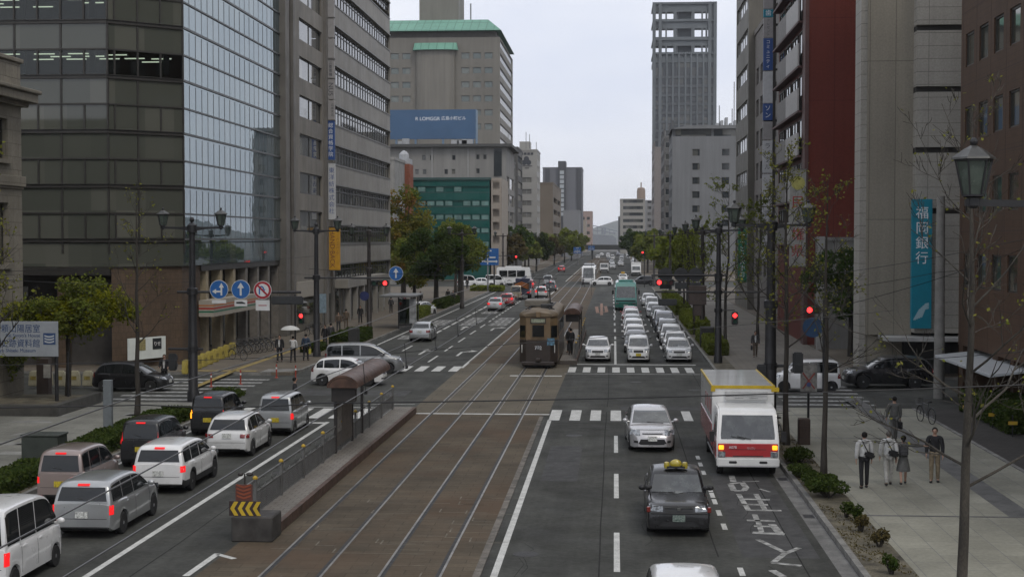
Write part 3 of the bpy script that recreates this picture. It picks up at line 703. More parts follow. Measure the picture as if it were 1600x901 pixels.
INK = mat('sign_ink', (.045, .045, .06), .6, var=0); INKB = mat('ink_blue', (.03, .07, .22), .6, var=0); WT = mat('letter_white', (.72, .74, .76), .5, var=0)
S_Y = mat('sign_yellow', (.52, .27, .015), .5, var=.08); INKR = mat('ink_brown_red', (.13, .035, .02), .6, var=0); S_T = mat('sign_teal', (.004, .20, .28), .45, var=.05)
YS = Yp(511, XB) - .4
vsign('projecting_sign', 'blank pale grey sign panel at the very top of the left sign column', 511.5, 523.5, -20, 27, XB, S_G, Yd=YS, dark=FR_G)
vsign('projecting_sign', 'tall blank pale grey panel over the first lettered panel of the column', 511.5, 523.5, 29, 59, XB, S_G, Yd=YS)
vsign('projecting_sign', 'blank grey panel just above the grey one with small dark characters', 511.5, 523.5, 61, 91, XB, S_G, Yd=YS)
vsign('projecting_sign', 'grey sign panel with four small dark characters under a dash', 511.5, 523.5, 93, 122, XB, S_G, '三菱電機', INK, .32, 1.12, Yd=YS, dark=FR_G)
vsign('projecting_sign', 'grey sign panel with the letters NUS reading downward', 511.5, 523.5, 124, 155, XB, S_G, 'NUS', INK, .62, 1.0, Yd=YS, rot=PI / 2, off=.01)
vsign('projecting_sign', 'grey sign panel with two columns of tiny characters above the blue panel', 511.5, 523.5, 157, 187, XB, S_G, '広島支店', INK, .26, 1.15, Yd=YS, dx=.16)
vsign('projecting_sign', 'blue vertical sign panel reading 総合資格学院 in white', 511.5, 523.5, 188, 250, XB, S_B, '総合資格学院', WT, .46, 1.14, Yd=YS, off=.012, dark=FR_G)
vsign('projecting_sign', 'long white sign panel reading 東洋紡株式会社 in blue', 513, 524, 254, 343, XB, S_W, '東洋紡株式会社', INKB, .54, 1.14, Yd=YS, off=.012, dark=FR_G)
yl = vsign('projecting_sign', 'amber yellow vertical sign HAND·BACK behind the second lamp', 514, 531, 355, 422, XB, S_Y, 'HAND·BACK', INKR, .60, 1, Yd=YS, rot=PI / 2, off=.02, dx=-.2, dark=FR_D)
xa, xb = Xp(514, YS), Xp(531, YS); text('ハンドバックの店', .26, INKR, ((xa + xb) / 2 + .28, YS - .004, Zp(385, xb, YS)), (PI / 2, 0, 0), 'lettering', yl).data.body = '\n'.join('ハンドバック')
m = MB(); m.box(Xp(508, YS), YS + .05, 5.0, Xp(511, YS), YS + .25, 30)
for y in (60, 123, 187, 252, 350): zz = Zp(y, XB, YS); m.box(XB, YS + .08, zz - .1, Xp(512, YS), YS + .2, zz + .1)
tag(m.build('sign_column', GREYM), 'grey steel mast carrying the stacked signs on the beige building', 'sign mast')

# ---- classical stone building at the left edge ------------------------------------------------
SB = mat_tile('old_stone', (.225, .205, .165), (.20, .182, .148), (.13, .118, .095), 1.3, .62, 'dz', .02, .85, .3, .4, stain=(.12, .11, .085))
xs = -28.4; yE = Yp(35, xs) ; ys = yE - 34
rt = thing('stone_bank_building', 'old pale stone building with a heavy cornice at the left edge', 'building')
zc0, zc1, ztop = Zp(168, xs, yE), Zp(150, xs, yE), Zp(93, xs, yE)
mb = MB(); wins = []
zw = [(Zp(252, xs, yE) - 0, Zp(190, xs, yE)), (Zp(412, xs, yE), Zp(318, xs, yE))]
for i in range(8):
    u = 34 - 1.55 - i * 3.6
    for (a, c) in zw: wins.append((u - 1.5, u, a, c))
facade(mb, (xs, ys, 0), UY, 34, 0, zc0, wins, .4)
mb.quad((-60, yE, 0), (xs, yE, 0), (xs, yE, zc0), (-60, yE, zc0)); mb.quad((-60, ys, 0), (xs, ys, 0), (xs, ys, zc0), (-60, ys, zc0))
mb.build('wall', SB, rt)
m = MB(); m.box(-60, ys, zc0, xs + .28, yE + .28, zc0 + .22); m.box(-60, ys, zc0 + .22, xs + .62, yE + .62, zc1 + .1); m.box(-60, ys, zc1 + .1, xs + .75, yE + .75, zc1 + .28); m.build('cornice', SB, rt, bevel=.03)
m = MB(); m.box(-60, ys, zc1 + .28, xs, yE, ztop - .2); m.box(-60, ys, ztop - .2, xs + .12, yE + .12, ztop); m.build('attic', SB, rt, bevel=.03)
m = MB(); zz = Zp(276, xs, yE); m.box(-60, ys, zz - .5, xs + .16, yE + .16, zz); m.box(-60, ys, zz - .62, xs + .08, yE + .08, zz - .5); m.build('string_course', SB, rt, bevel=.02)
for r in wins:
    window(rt, (xs, ys, 0), UY, r, .35, G_DARK, FR_D, 2, 1)
m = MB()
for r in wins: obox(m, (xs, ys, 0), UY, r[0] - .15, r[1] + .15, r[2] - .2, r[2], 0, .16)
m.build('window_sills', SB, rt)
# ---- right side: brown tiled building ----------------------------------------------------------
BROWN = mat_tile('brown_red_tile', (.086, .052, .033), (.079, .047, .030), (.058, .037, .026), .6, .3, 'dz', .012, .6, .12, .2)
xb = 17.2; yE = Yp(1499, xb); HBR = 36
rt = thing('brown_tiled_building', 'reddish brown tiled office building at the right edge with small square windows', 'building')
wins = []; cols = []
for (a, c) in ((1506, 1518.5), (1527, 1541), (1551, 1566), (1575, 1593)):
    cols.append((yE - Yp(a, xb), yE - Yp(c, xb)))
pit = cols[1][0] - cols[0][0]; wdt = .5 * (cols[0][1] - cols[0][0] + cols[1][1] - cols[1][0])
cols = [(cols[0][0] + pit * i, cols[0][0] + pit * i + wdt) for i in range(12)]
yw = Yp(1512, xb); r0 = Zp(448, xb, yw), Zp(400, xb, yw); rp = (Zp(103, xb, yw) - Zp(448, xb, yw)) / 3
rows = [(r0[0] + rp * i, r0[0] + rp * i + 1.62) for i in range(0, 8)]
wins = grid(cols, rows)
mb = MB(); z1 = Zp(560, xb, yE - 4) + .4
facade(mb, (xb, yE, 0), -UY, 45, z1, HBR, wins, .18)
mb.quad((xb, yE, 0), (60, yE, 0), (60, yE, HBR), (xb, yE, HBR)); mb.quad((xb, yE, HBR), (60, yE, HBR), (60, yE - 45, HBR), (xb, yE - 45, HBR)); mb.quad((xb, yE - 45, 0), (60, yE - 45, 0), (60, yE - 45, HBR), (xb, yE - 45, HBR))
mb.quad((xb, yE, z1), (60, yE, z1), (60, yE - 45, z1), (xb, yE - 45, z1))
mb.build('wall', BROWN, rt)
for r in wins: window(rt, (xb, yE, 0), -UY, r, .14, G_DARK, FR_D, 1, 0, .09)
m = MB()
for i in range(8): obox(m, (xb, yE, 0), -UY, 0, 45, r0[0] - .9 + rp * i, r0[0] - .86 + rp * i, .0, .006)
for c in cols: obox(m, (xb, yE, 0), -UY, c[0] - .55, c[0] - .51, z1, HBR, .0, .006)
m.build('tile_joints', mat('tile_joint', (.045, .028, .022), .8, var=0), rt)
# glazed entrance: set-back green glass, brown piers, white canopy
GREEN_G = mat_glass('green_lobby_glass', (.045, .095, .075), 1.6, .04, None); 
m = MB(); m.box(xb + 2.2, yE - 40, 0, xb + 2.3, yE - .6, z1 - .02); m.build('lobby_glass', GREEN_G, rt)
for (a, c) in ((1510, 1514), (1563, 1572), (1592, 1597)):
    y1, y0 = Yp(a, xb + .4), Yp(c, xb + .4); q = MB(); q.box(xb + .1, y0, 0, xb + .7, y1, z1 - .02); q.build('column', BROWN, rt)
q = MB(); q.box(xb + .05, yE - .8, 0, xb + 2.2, yE - .02, z1 - .02); q.build('column', BROWN, rt)
m = MB(); m.prism([(xb - 1.5, z1 - .55), (xb + 2.2, z1 - .05), (xb + 2.2, z1 + .0), (xb - 1.5, z1 - .42)], 'y', yE - 12, yE - 1.6); m.build('canopy', mat('frosted_canopy', (.42, .44, .45), .35, var=.05), rt, bevel=.01)
q = MB(); q.box(xb + .9, yE - 12, 0, xb + 1.0, yE - 7.5, z1 - .6); q.build('lobby_glass', GREEN_G, rt)
# ---- bank corner block -------------------------------------------------------------------------
Yk = 84.0; xk0, xk1, xk2 = Xp(1354, Yk), Xp(1425, Yk), 31
BANK = mat_tile('bank_panel', (.275, .252, .205), (.262, .24, .196), (.14, .13, .105), 1.45, 9.0, 'xz', .02, .6, .12, .12, 0)
BANK2 = mat_tile('bank_light_panel', (.34, .325, .29), (.325, .31, .275), (.19, .18, .16), 2.2, .72, 'xz', .02, .6, .1, .15, 0)
rk = thing('bank_building', 'grey panelled bank building with a turquoise banner on the cross street corner', 'building')
zk = Zp(523, 18, Yk); HK = 36
m = MB(); m.box(xk0, Yk, zk, xk1, Yk + 2.0, HK); m.box(xk0, Yk + .3, 0, xk0 + 2.1, Yk + 2.0, zk - .01); m.build('wall', BANK, rk)
m = MB(); m.box(xk0 - .0, Yk + 2.003, 0, xk0 + .3, Yk + 2.4, HK); m.box(xk0 - .35, Yk + .25, 0, xk0 - .003, Yk + 2.2, HK); m.build('corner_strip', BANK2, rk)
m = MB(); seg = 3.55
y5 = [Zp(y, xk1, Yk) for y in (47, 142, 236, 330)]
edges = [zk] + sorted(y5) + [y5[0] + (y5[0] - y5[1]), HK]
for a, c in zip(edges, edges[1:]):
    m.box(xk1, Yk - .9, a + .16, xk2, Yk + 2, c - .16); m.box(xk1 + .05, Yk - .55, c - .16, xk2, Yk + 2, c + .16, 1)
m.build('panel_bay', [BANK2, mat('dark_joint', (.05, .048, .045), .8, var=0)], rk)  # recessed joints between the panels have a plain dark colour
m = MB(); m.box(17.3, Yk + 2.01, 0, xk2, Yk + 16, HK); m.box(xk0 + 2.2, Yk + 1.2, 0, xk2, Yk + 2.0, zk - .02); m.build('core', mat('dark_garage', (.035, .035, .034), .7, var=.2), rk)
m = MB(); m.box(xk0 + .7, Yk - 1.7, zk - .28, xk2, Yk + .2, zk - .02); m.build('canopy', mat('canopy_white', (.40, .40, .385), .5, var=.1), rk, bevel=.02)
for k in range(4): 
    x = xk0 + 2.4 + k * 3.2; q = MB(); q.box(x, Yk + 1.1, 0, x + 2.6, Yk + 1.16, zk - .35); q.build('garage_shutter', mat('shutter', (.06, .062, .06), .5, .2, var=.15), rk)
# turquoise banner
Yn = Yk - 1.6; xa, xc = Xp(1425, Yn), Xp(1456.5, Yn); za, zc = Zp(513, xa, Yn), Zp(311, xa, Yn)
r = thing('bank_banner_sign', 'tall turquoise vertical sign reading 福岡銀行 in white', 'sign')
m = MB(); m.box(xa, Yn, za, xc, Yn + .35, zc); m.build('sign_panel', S_T, r, bevel=.01)
m = MB()
for z in (za + .8, zc - .8, (za + zc) / 2): m.box((xa + xc) / 2 - .1, Yn + .35, z, (xa + xc) / 2 + .1, Yk - .87, z + .15)
m.build('sign_bracket', FR_G, r)
vtext('福岡銀行', .74, WT, ((xa + xc) / 2, Yn - .004, Zp(369, xa, Yn)), FRONT, 'lettering', r, lines=1.13, off=.02)
m = MB(); cx, cz = (xa + xc) / 2, Zp(488, xa, Yn)
for k in range(4): m.prism([(cx - .46 + k * .12, cz - .42 + k * .05), (cx - .32 + k * .12, cz - .42 + k * .05), (cx - .05 + k * .12, cz + .12 + k * .1), (cx + .42, cz + .22 + k * .09), (cx + .40, cz + .28 + k * .09), (cx - .12 + k * .1, cz + .2 + k * .1)], 'y', Yn - .006 - .001 * k, Yn)
m.build('emblem', mat('emblem_pale', (.30, .45, .50), .5, var=0), r)
# round concrete pole at the corner
p = G(1467, 622); m = MB(); m.tube([(p.x, p.y, 0), (p.x, p.y, 10.0)], [.27, .2], 14); o = m.build('utility_pole', mat('concrete_pole', (.20, .195, .18), .8, var=.12), smooth=40)
tag(o, 'plain grey concrete utility pole beside the bank corner', 'utility pole')
# ---- low grey annex and red building ------------------------------------------------------------
Yr = 107.5; xr0, xr1 = Xp(1262, Yr), 25.
RED = mat_tile('red_wall_panel', (.140, .035, .025), (.132, .033, .024), (.10, .022, .018), 3.2, 6.0, 'xz', .025, .55, .12, .15, 0)
rr = thing('red_building', 'dark red tiled building with white slanted stair balconies', 'building')
m = MB(); m.box(xr0, Yr, 0, xr1, Yr + 1.2, 40); m.box(xr0 + .02, Yr + 1.21, 0, xr1, 127, 39.9); m.build('wall', RED, rr)
m = MB(); m.box(xr0 - .28, Yr - .1, 0, xr0 - .003, Yr + 1.5, 40); m.build('edge_trim', mat('maroon_trim', (.10, .05, .045), .6, var=.1), rr)
ph = (Zp(95, xr0, Yr + 1.5) - Zp(165, xr0, Yr + 1.5)); 
for i in range(12):
    z = 7.5 + i * ph
    q = MB(); q.box(xr0 - .62, Yr + 1.6, z, xr0 - .5, Yr + 9, z + ph * .5); q.build('balcony_panel', mat('balcony_white', (.36, .345, .33), .5, var=.06), rr)
    q = MB(); q.box(xr0 - .62, Yr + 9.05, z, xr0 - .5, Yr + 15, z + ph * .5); q.build('balcony_panel', mat('balcony_grey', (.17, .16, .15), .6, var=.1), rr)
    q = MB(); q.box(xr0 - .6, Yr + 1.55, z - .15, xr0, Yr + 19, z - .003); q.build('balcony_slab', mat('maroon_trim', (.1, .05, .045)), rr)
    for k in range(4): window(rr, (xr0 + .02, 127, 0), -UY, (1.5 + k * 4.4, 4.8 + k * 4.4, z + .1, z + ph - .5), -.05, G_DARK, FR_D, 2, 0, .08)
ya = 103.5; xa0, xa1 = Xp(1285, ya), Xp(1352, ya)
za = Zp(376, xa0, ya)
o = building('low_annex', 'low pale grey annex between the red building and the bank', 'R', xa0, 17.2, ya, Yr - .3, za, mat('annex_grey', (.24, .235, .22), .7, var=.12, scale=.5, streak=.3), None, dict(wins=[(.5, 1.6, 1, 6)], glass=G_DARK, frame=FR_D), roofbits=False, parapet=.25)
m = MB(); m.box(xa0 - .4, ya - .5, 0, xa0 + .1, ya - .01, za + .3); m.build('corner_fin', mat('annex_white', (.34, .335, .32), .6, var=.08), o)
# vertical signs at the red building
ys = Yr - .2
r = vsign('hanging_sign', 'white vertical sign with a yellow disc and red characters on the red building', 1234, 1259, 265, 416, 14, mat('dirty_white', (.33, .325, .30), .6, var=.12), None, Yd=ys, dark=FR_G)
xa, xc = Xp(1234, ys), Xp(1259, ys); cx = (xa + xc) / 2
m = MB(); m.lathe([(.5, -.01), (.5, .02)], (cx, ys - .0215, Zp(286, cx, ys)), 20, axis='y'); m.build('sign_disc', mat('sign_pale_yellow', (.45, .42, .12), .6, var=.1), r)
RDI = mat('sign_red_ink', (.33, .03, .03), .6, var=0)
for ch, y, mt in (('民', 317, RDI), ('く', 343, INK), ('権', 367, RDI), ('県', 393, RDI)): text(ch, .98, mt, (cx, ys - .005, Zp(y, cx, ys)), FRONT, 'lettering', r, off=.02)
# ---- dark grey building with the long sign column -------------------------------------------------
xg = 14.6; Yg0, Yg1 = Yp(1168, xg), Yp(1149, xg)
gb = building('slim_grey_building', 'slim dark grey building with pale bands facing the avenue', 'R', xg, 40, Yg0, Yg1, 48, mat('greige_panel', (.125, .116, .096), .6, var=.1, scale=.3, streak=.2),
    dict(wins=[], glass=G_DARK), dict(wins=[(1.0, Yg1 - Yg0 - 1, z, z + 1.7) for z in [6 + 3.9 * i for i in range(10)]], glass=mat_glass('pale_blind_glass', (.2, .2, .19), 1.6, .1, (3, 3, 3.9), .4), frame=FR_L, nx=5))
m = MB()
for i in range(9):
    a = Xp(1172, Yg0) + 0; 
    if i % 1 == 0: m.box(Xp(1190, Yg0) + .01 * i, Yg0 - .02, 2, Xp(1190, Yg0) + .05 + .01 * i, Yg0, 48) if i < 1 else None
m.build('panel_joint', FR_D, gb)
YG = 130.0
specs = [('light grey sign panel with vertical katakana at the top of the right sign column', -40, 14, S_G, '', None), ('teal sign tile with one pale character high on the right sign column', 15, 27, S_T, '歯', WT),
    ('grey sign panel with long dark katakana under the teal tile', 28, 59, S_G, 'クレセント', INK), ('dark blue sign panel with small white katakana on the right column', 60, 110, S_B, 'コミュニティ', WT),
    ('blank white panel between two dark blue panels of the right column', 112, 161, S_W, '', None), ('short dark blue panel with pale strokes below the blank white panel', 162, 188, S_B, 'ソン', WT),
    ('grey panel without letters below the short blue panel', 190, 218, S_G, '', None), ('white sign panel reading ライブル in dark slanted katakana', 220, 270, S_W, 'ライブル', INK),
    ('white sign panel with faint strokes over the black emblem panel', 272, 322, S_W, '', None), ('white panel with one heavy black character behind the branches', 324, 344, S_W, '宮', INK), ('lowest white panel of the right sign column with dark strokes', 366, 408, S_W, 'ビル', INK)]
for (lab, a, c, mt, s, tm) in specs:
    sz = min(.62, .9 * (c - a) / 2260 * YG / max(1, len(s)) * 1.0) if s else .6
    vsign('projecting_sign', lab, 1191, 1206, a, c, 14, mt, s or None, tm, sz * .88, 1.13, Yd=YG, off=.012)
m = MB(); x = Xp(1208.5, YG); m.box(x - .12, YG + .05, 0, x + .12, YG + .3, 34)
for y in (40, 110, 190, 270, 350): z = Zp(y, x, YG); m.box(x - .9, YG + .29, z, x + .9, YG + .33, z + .2)
tag(m.build('sign_column', FR_D), 'dark steel mast behind the stacked signs on the right', 'sign mast')
o = building('cream_shop_house', 'narrow pale building squeezed between the red and the grey building', 'R', 15.3, 30, 128.5, 165, 30, mat('wall_grey_brown', (.16, .145, .13), .7, var=.15), None,
   dict(wins=grid(even(2, 8, 2.6, 36.5), floors(4, 3.4, 7, 1.8)), glass=G_FAR, frame=FR_G), roofbits=False)
vsign('hanging_sign', 'green vertical banner sign with white characters behind the lamp post', 1153.5, 1167, 357, 441, 14, mat('sign_green', (.008, .16, .09), .5, var=.1), 'サービス大手町', WT, .46, 1.13, Yd=118, off=.01)
# ---- far right: hotel, tower and others --------------------------------------------------------------
Yh = 352.; x0 = Xp(1050, Yh); hh = Zp(213, x0, Yh)
wn = [(Xp(a, Yh) - x0, Xp(a + 12, Yh) - x0) for a in (1081, 1127, 1173)]
rw = [(Zp(y + 11, x0, Yh), Zp(y, x0, Yh)) for y in range(233, 400, 22)]
GREYH = mat('hotel_grey', (.165, .17, .175), .7, var=.07, scale=.08, streak=.15)
rt = building('grey_hotel', 'blue grey concrete building with small square windows and a sloped cap', 'R', x0, 36, Yh, Yh + 22, hh, GREYH,
   dict(wins=grid(wn, rw), glass=G_FAR, frame=FR_G, fw=.1, depth=.3), dict(wins=grid(even(1.5, 5, 2.4, 22), floors(5, 3.3, 10, 1.8)), glass=G_FAR, frame=FR_G), parapet=0, roofbits=False)
m = MB(); zt = Zp(196, x0, Yh); m.box(x0, Yh + 1.4, hh, 36, Yh + 21.4, hh + 1.8); m.prism([(x0 - .2, hh + 1.8), (36, hh + 1.8), (36, zt), (x0 + 3.5, zt)], 'y', Yh, Yh + 22); m.build('roof_cap', GREYH, rt)
for k in range(2): q = MB(); q.box(x0 + .8 + k * 9.2, Yh + 1.25, hh + .1, x0 + 9.4 + k * 9.2, Yh + 1.38, hh + 1.75); q.build('window', G_FAR, rt)
m = MB()
for k in range(5): m.box(Xp(1118 + k * 7, Yh + 15), Yh + 14, zt, Xp(1122 + k * 7, Yh + 15), Yh + 18, zt + 1.6 + (k % 3) * .7)
m.build('roof_units', mat('roof_unit', (.33, .34, .35), .6, var=.1), rt)
m = MB()
for px, y in ((1123, 165), (1146, 128), (1143, 170)): x = Xp(px, Yh + 15); m.tube([(x, Yh + 15, zt), (x, Yh + 15, Zp(y, x, Yh + 15))], .12, 5)
m.build('antenna', GREYM, rt)
# the tower: concrete fins, open frames on top
Yt = 640.; xt0, xt1 = Xp(1019.5, Yt), Xp(1117.5, Yt); wt = xt1 - xt0
tw = thing('open_topped_tower', 'tall slim grey tower whose three top storeys are an open concrete frame', 'tower')
TG = mat('tower_concrete', (.115, .13, .14), .7, var=.1, scale=.05); TD = mat_glass('tower_dark_glass', (.035, .042, .05), 1.5, .1, (3, 3, 3.6), .3)
zs = Zp(97, xt0, Yt); zo = [Zp(y, xt0, Yt) for y in (82, 60, 31, 4)]
m = MB(); m.box(xt0 + .3, Yt + .5, 0, xt1 - .3, Yt + wt, zs, 0); m.build('core', [TD], tw)
for px in (1021, 1030.5, 1041, 1050.5, 1060, 1070, 1079, 1088.5, 1098, 1107.5, 1116):
    x = Xp(px, Yt); thick = px in (1021, 1030.5, 1107.5, 1116); q = MB(); q.box(x - (.7 if thick else .4), Yt - .3, 0, x + (.7 if thick else .4), Yt + .9, zo[3] if thick else zo[0]); q.build('fin', TG, tw)
m = MB()
for i in range(int(zs / 3.9)): m.box(xt0, Yt + .2, i * 3.9, xt1, Yt + .48, i * 3.9 + 1.2)
m.build('floor_bands', mat('tower_band', (.085, .095, .105), .6, var=.1), tw)
m = MB(); m.box(xt0, Yt + .1, zs - .3, xt1, Yt + wt, zs + 1.5)
for z in zo: m.box(xt0 - .2, Yt - .1, z - .9, xt1 + .2, Yt + wt, z)
m.box(xt0 + wt * .40, Yt + 4, zs, xt0 + wt * .62, Yt + wt - 4, zo[3] - .5)
T = lambda px: Xp(px, Yt)
for (a, c) in ((1019.5, 1023.5), (1029, 1033), (1038.5, 1041), (1051, 1056), (1079, 1084), (1094.5, 1097), (1101, 1104), (1106.5, 1117.5)): m.box(T(a), Yt + .6, zs, T(c), Yt + 1.4, zo[3] - .5)
for (y0, y1) in ((19, 4), (45, 30), (72, 58), (97, 82)): m.box(xt0 + .3, Yt + .62, Zp(y0, xt0, Yt), xt1 - .3, Yt + 1.35, Zp(y1, xt0, Yt))
for (y0, y1) in ((35, 30), (62, 58)): m.box(xt0 + .3, Yt + .61, Zp(y0, xt0, Yt), xt1 - .3, Yt + 1.36, Zp(y1, xt0, Yt))
m.build('open_frame', TG, tw)
building('pale_side_tower', 'pale pinkish slim block in front of the tall tower', 'R', Xp(1022, 470), 40, 470, 500, Zp(232, 12, 470), mat('pink_grey', (.22, .20, .19), .7, var=.1), dict(wins=[], glass=G_FAR), dict(wins=grid(even(1, 6, 3, 30), floors(5, 3.6, 10, 2)), glass=G_FAR, frame=FR_G), roofbits=False)
building('narrow_stair_block', 'narrow grey block with stacked balconies beside the hotel', 'R', Xp(1037, 400), 25, 400, 425, Zp(218, 13, 400), mat('balcony_grey_wall', (.12, .118, .115), .7, var=.15), dict(wins=grid([(.4, 1.6)], floors(4, 3.2, 11, 1.6)), glass=G_FAR, frame=FR_L), dict(wins=grid(even(1, 4, 4, 25), floors(4, 3.2, 11, 1.8)), glass=G_FAR, frame=FR_G), roofbits=False)
# banded office with a turret far down the avenue
Yo = 780.; x0, x1 = Xp(969, Yo), Xp(1008, Yo); ho = Zp(312, x0, Yo)
ob = building('banded_office', 'pale office building with dark window bands and a round stair turret', 'R', x0, x1, Yo, Yo + 40, ho, mat('band_cream', (.27, .26, .235), .7, var=.08), dict(wins=[(1.5, x1 - x0 - 1.2, z, z + 1.7) for z in [3 + i * 3.45 for i in range(int(ho / 3.45))]], glass=G_FAR, depth=.6), dict(wins=[(1.5, 38, z, z + 1.7) for z in [3 + i * 3.45 for i in range(int(ho / 3.45))]], glass=G_FAR, depth=.4), roofbits=False)
m = MB(); cx = Xp(1001.5, Yo + 8); m.lathe([(2.3, ho), (2.3, Zp(298, cx, Yo + 8)), (1.9, Zp(294, cx, Yo + 8)), (.3, Zp(292.5, cx, Yo + 8))], (cx, Yo + 8, 0), 16); m.tube([(cx, Yo + 8, Zp(293, cx, Yo)), (cx, Yo + 8, Zp(284, cx, Yo))], .35, 6); m.build('stair_turret', mat('turret_tan', (.25, .19, .15), .7, var=.1), ob, smooth=40)
building('grey_far_block', 'plain grey block half hidden behind the banded office', 'R', Xp(1009, 840), 60, 840, 870, Zp(314, 18, 840), mat('grey_far', (.2, .2, .2), .7, var=.08), dict(wins=grid([(1, 3), (5, 7), (9, 11)], floors(4, 3.5, 8, 1.6)), glass=G_FAR), None, roofbits=False)
building('thin_far_block', 'thin grey block left of the banded office', 'R', Xp(966, 800), Xp(970, 800), 800, 830, Zp(338, 2, 800), mat('grey_far', (.2, .2, .2)), None, None, roofbits=False, parapet=0)

# ---- far left: green-glass corner, billboard block, green roofed office -----------------------------
Ytg = 274.; x0, x1 = Xp(638, Ytg), Xp(765, Ytg); hg = Zp(278, x1, Ytg)
tb = thing('teal_glass_building', 'low office building clad in dark teal glass on the second crossing', 'building')
m = MB(); zf = [Zp(y, x1, Ytg) for y in (385, 364, 343.5, 322, 300, 278)]
m.box(x0, Ytg + .3, 0, x1, Ytg + 18, hg - .4); m.build('core', G_TEAL, tb)
for a, c in zip(zf, zf[1:]):
    q = MB(); n = int((x1 - x0) / 1.65)
    q.box(x0, Ytg, a + (c - a) * .42, x1, Ytg + .2, c - .05); q.build('ribbon_window', G_TEAL, tb)
    for k in range(n):
        x = x0 + k * (x1 - x0) / n
        if RND.random() < .8: p = MB(); p.box(x + .2, Ytg - .06, a + .1, x + (x1 - x0) / n - .2, Ytg + .1, a + (c - a) * .36); p.build('spandrel_tile', mat('teal_pale_tile', (.13, .24, .22), .4, var=.25, scale=.5), tb)
m = MB()
for z in zf: m.box(x0, Ytg - .02, z - .12, x1, Ytg + .3, z)
m.box(x0 - .3, Ytg - .3, hg - .35, x1 + .3, Ytg + 18, hg + .1); m.build('floor_edges', mat('teal_edge', (.03, .07, .065), .5, var=.1), tb)
TAN = mat('tan_stair_wall', (.28, .245, .205), .7, var=.08)
x2 = Xp(783, Ytg); q = MB()
facade(q, (x1 + .31, Ytg, 0), UX, x2 - x1 - .31, 0, hg, grid([(.3, 1.6)], [(z + .6, z + 2.1) for z in zf[:5]]), .8); q.box(x1 + .31, Ytg + 1, 0, x2, Ytg + 18, hg - .01); q.build('stair_bay', TAN, tb)
# grey block with the blue billboard
Yb2 = 296.; x1 = Xp(791, Yb2); hb2 = Zp(225, x1, Yb2); xL = -60
wn = []
for (a, y) in ((744, 241), (755, 241), (706.5, 242), (744, 263), (649, 264), (661, 264), (694.5, 264), (706, 264), (624, 240), (660, 242), (672, 242)): wn.append((Xp(a, Yb2) - xL, Xp(a + 5.5, Yb2) - xL, Zp(y + 8, x1, Yb2), Zp(y, x1, Yb2)))
gb = building('billboard_block', 'broad grey office block carrying a blue billboard on its flat roof', 'L', xL, x1, Yb2, Yb2 + 24, hb2 - .6, mat('block_grey', (.215, .208, .195), .7, var=.07, scale=.1, streak=.15), dict(wins=wn, glass=G_FAR, frame=FR_G), dict(wins=grid([(2, 8), (10, 22)], floors(4, 3.6, 5, 2.4)), glass=G_FAR, frame=FR_G), parapet=0, roofbits=False)
m = MB(); m.box(xL, Yb2 - 1.2, hb2 - .6, x1 + 1.2, Yb2 + 24, hb2); m.build('roof_slab', mat('slab_dark', (.06, .06, .058), .7, var=.1), gb)
m = MB()
for px in (674, 730): m.box(Xp(px, Yb2), Yb2 - .1, 0, Xp(px + 3, Yb2), Yb2, hb2 - .6)
m.build('pilasters', mat('block_light', (.25, .245, .235), .7, var=.05), gb)
q = MB(); q.box(Xp(772, Yb2), Yb2 - .15, Zp(275, x1, Yb2), Xp(784, Yb2), Yb2 - .003, Zp(232, x1, Yb2)); q.build('stair_window', G_FAR, gb)
yb = Yb2 + 3; bx0, bx1 = -62, Xp(743, yb); zb0, zb1, zb2 = hb2, Zp(217, bx1, yb), Zp(171, bx1, yb)
bb = thing('rooftop_billboard', 'large blue rooftop billboard with white lettering on the grey block', 'billboard')
m = MB(); m.box(bx0, yb, zb1, bx1, yb + .5, zb2); m.build('board', mat('billboard_blue', (.045, .10, .19), .6, var=.06, scale=.2), bb)
m = MB()
for px in (618, 648, 691, 737): m.box(Xp(px, yb), yb + .1, zb0, Xp(px + 3, yb), yb + .4, zb1)
m.box(bx1 + .02, yb - .05, zb0, bx1 + .2, yb + 3, zb2); m.build('support_frame', mat('billboard_frame', (.12, .19, .27), .5, var=.1), bb)
text('R LOMGGR', 1.02, WT, (Xp(668.5, yb), yb - .01, Zp(185.5, bx1, yb)), FRONT, 'lettering', bb, sx=1.0, off=.02); text('広島小町ビル', .86, WT, (Xp(709, yb), yb - .01, Zp(185, bx1, yb)), FRONT, 'lettering', bb)
m = MB()
for px, wv, hv in ((634, 1.4, 1.2), (711, 1.6, .9), (722, 2, .8), (730, 2.2, 1.0), (626, 1, .7)): m.cbox((Xp(px, Yb2), Yb2 + .5, hb2 + hv / 2), (wv, 1, hv))
m.build('roof_units', mat('roof_unit', (.33, .34, .35)), gb)
# big office with a hipped copper-green roof
Ygr = 360.; x1 = Xp(781, Ygr); he = Zp(58, x1, Ygr); xL = -80
wins = []
for py in (82, 105, 127, 149, 171, 193):
    for px in (611, 629, 721, 739, 757): wins.append((Xp(px, Ygr) - xL, Xp(px + 13, Ygr) - xL, Zp(py + 10, x1, Ygr), Zp(py, x1, Ygr)))
GB = mat('brown_grey_panel', (.175, .165, .143), .7, var=.07, scale=.05, streak=.15)
gr = building('green_roofed_office', 'massive brown grey office building with a copper green hipped roof', 'L', xL, x1, Ygr, Ygr + 46, he, GB, dict(wins=wins, glass=mat_glass('pale_office_glass', (.10, .125, .12), 1.6, .08, (2, 2, 3), .3), frame=FR_G, fw=.12), dict(wins=[(1, 45, z, z + 1.9) for z in [Zp(py, x1, Ygr) for py in range(380, 60, -22)]], glass=G_BAND, frame=FR_L, nx=14), parapet=0, roofbits=False)
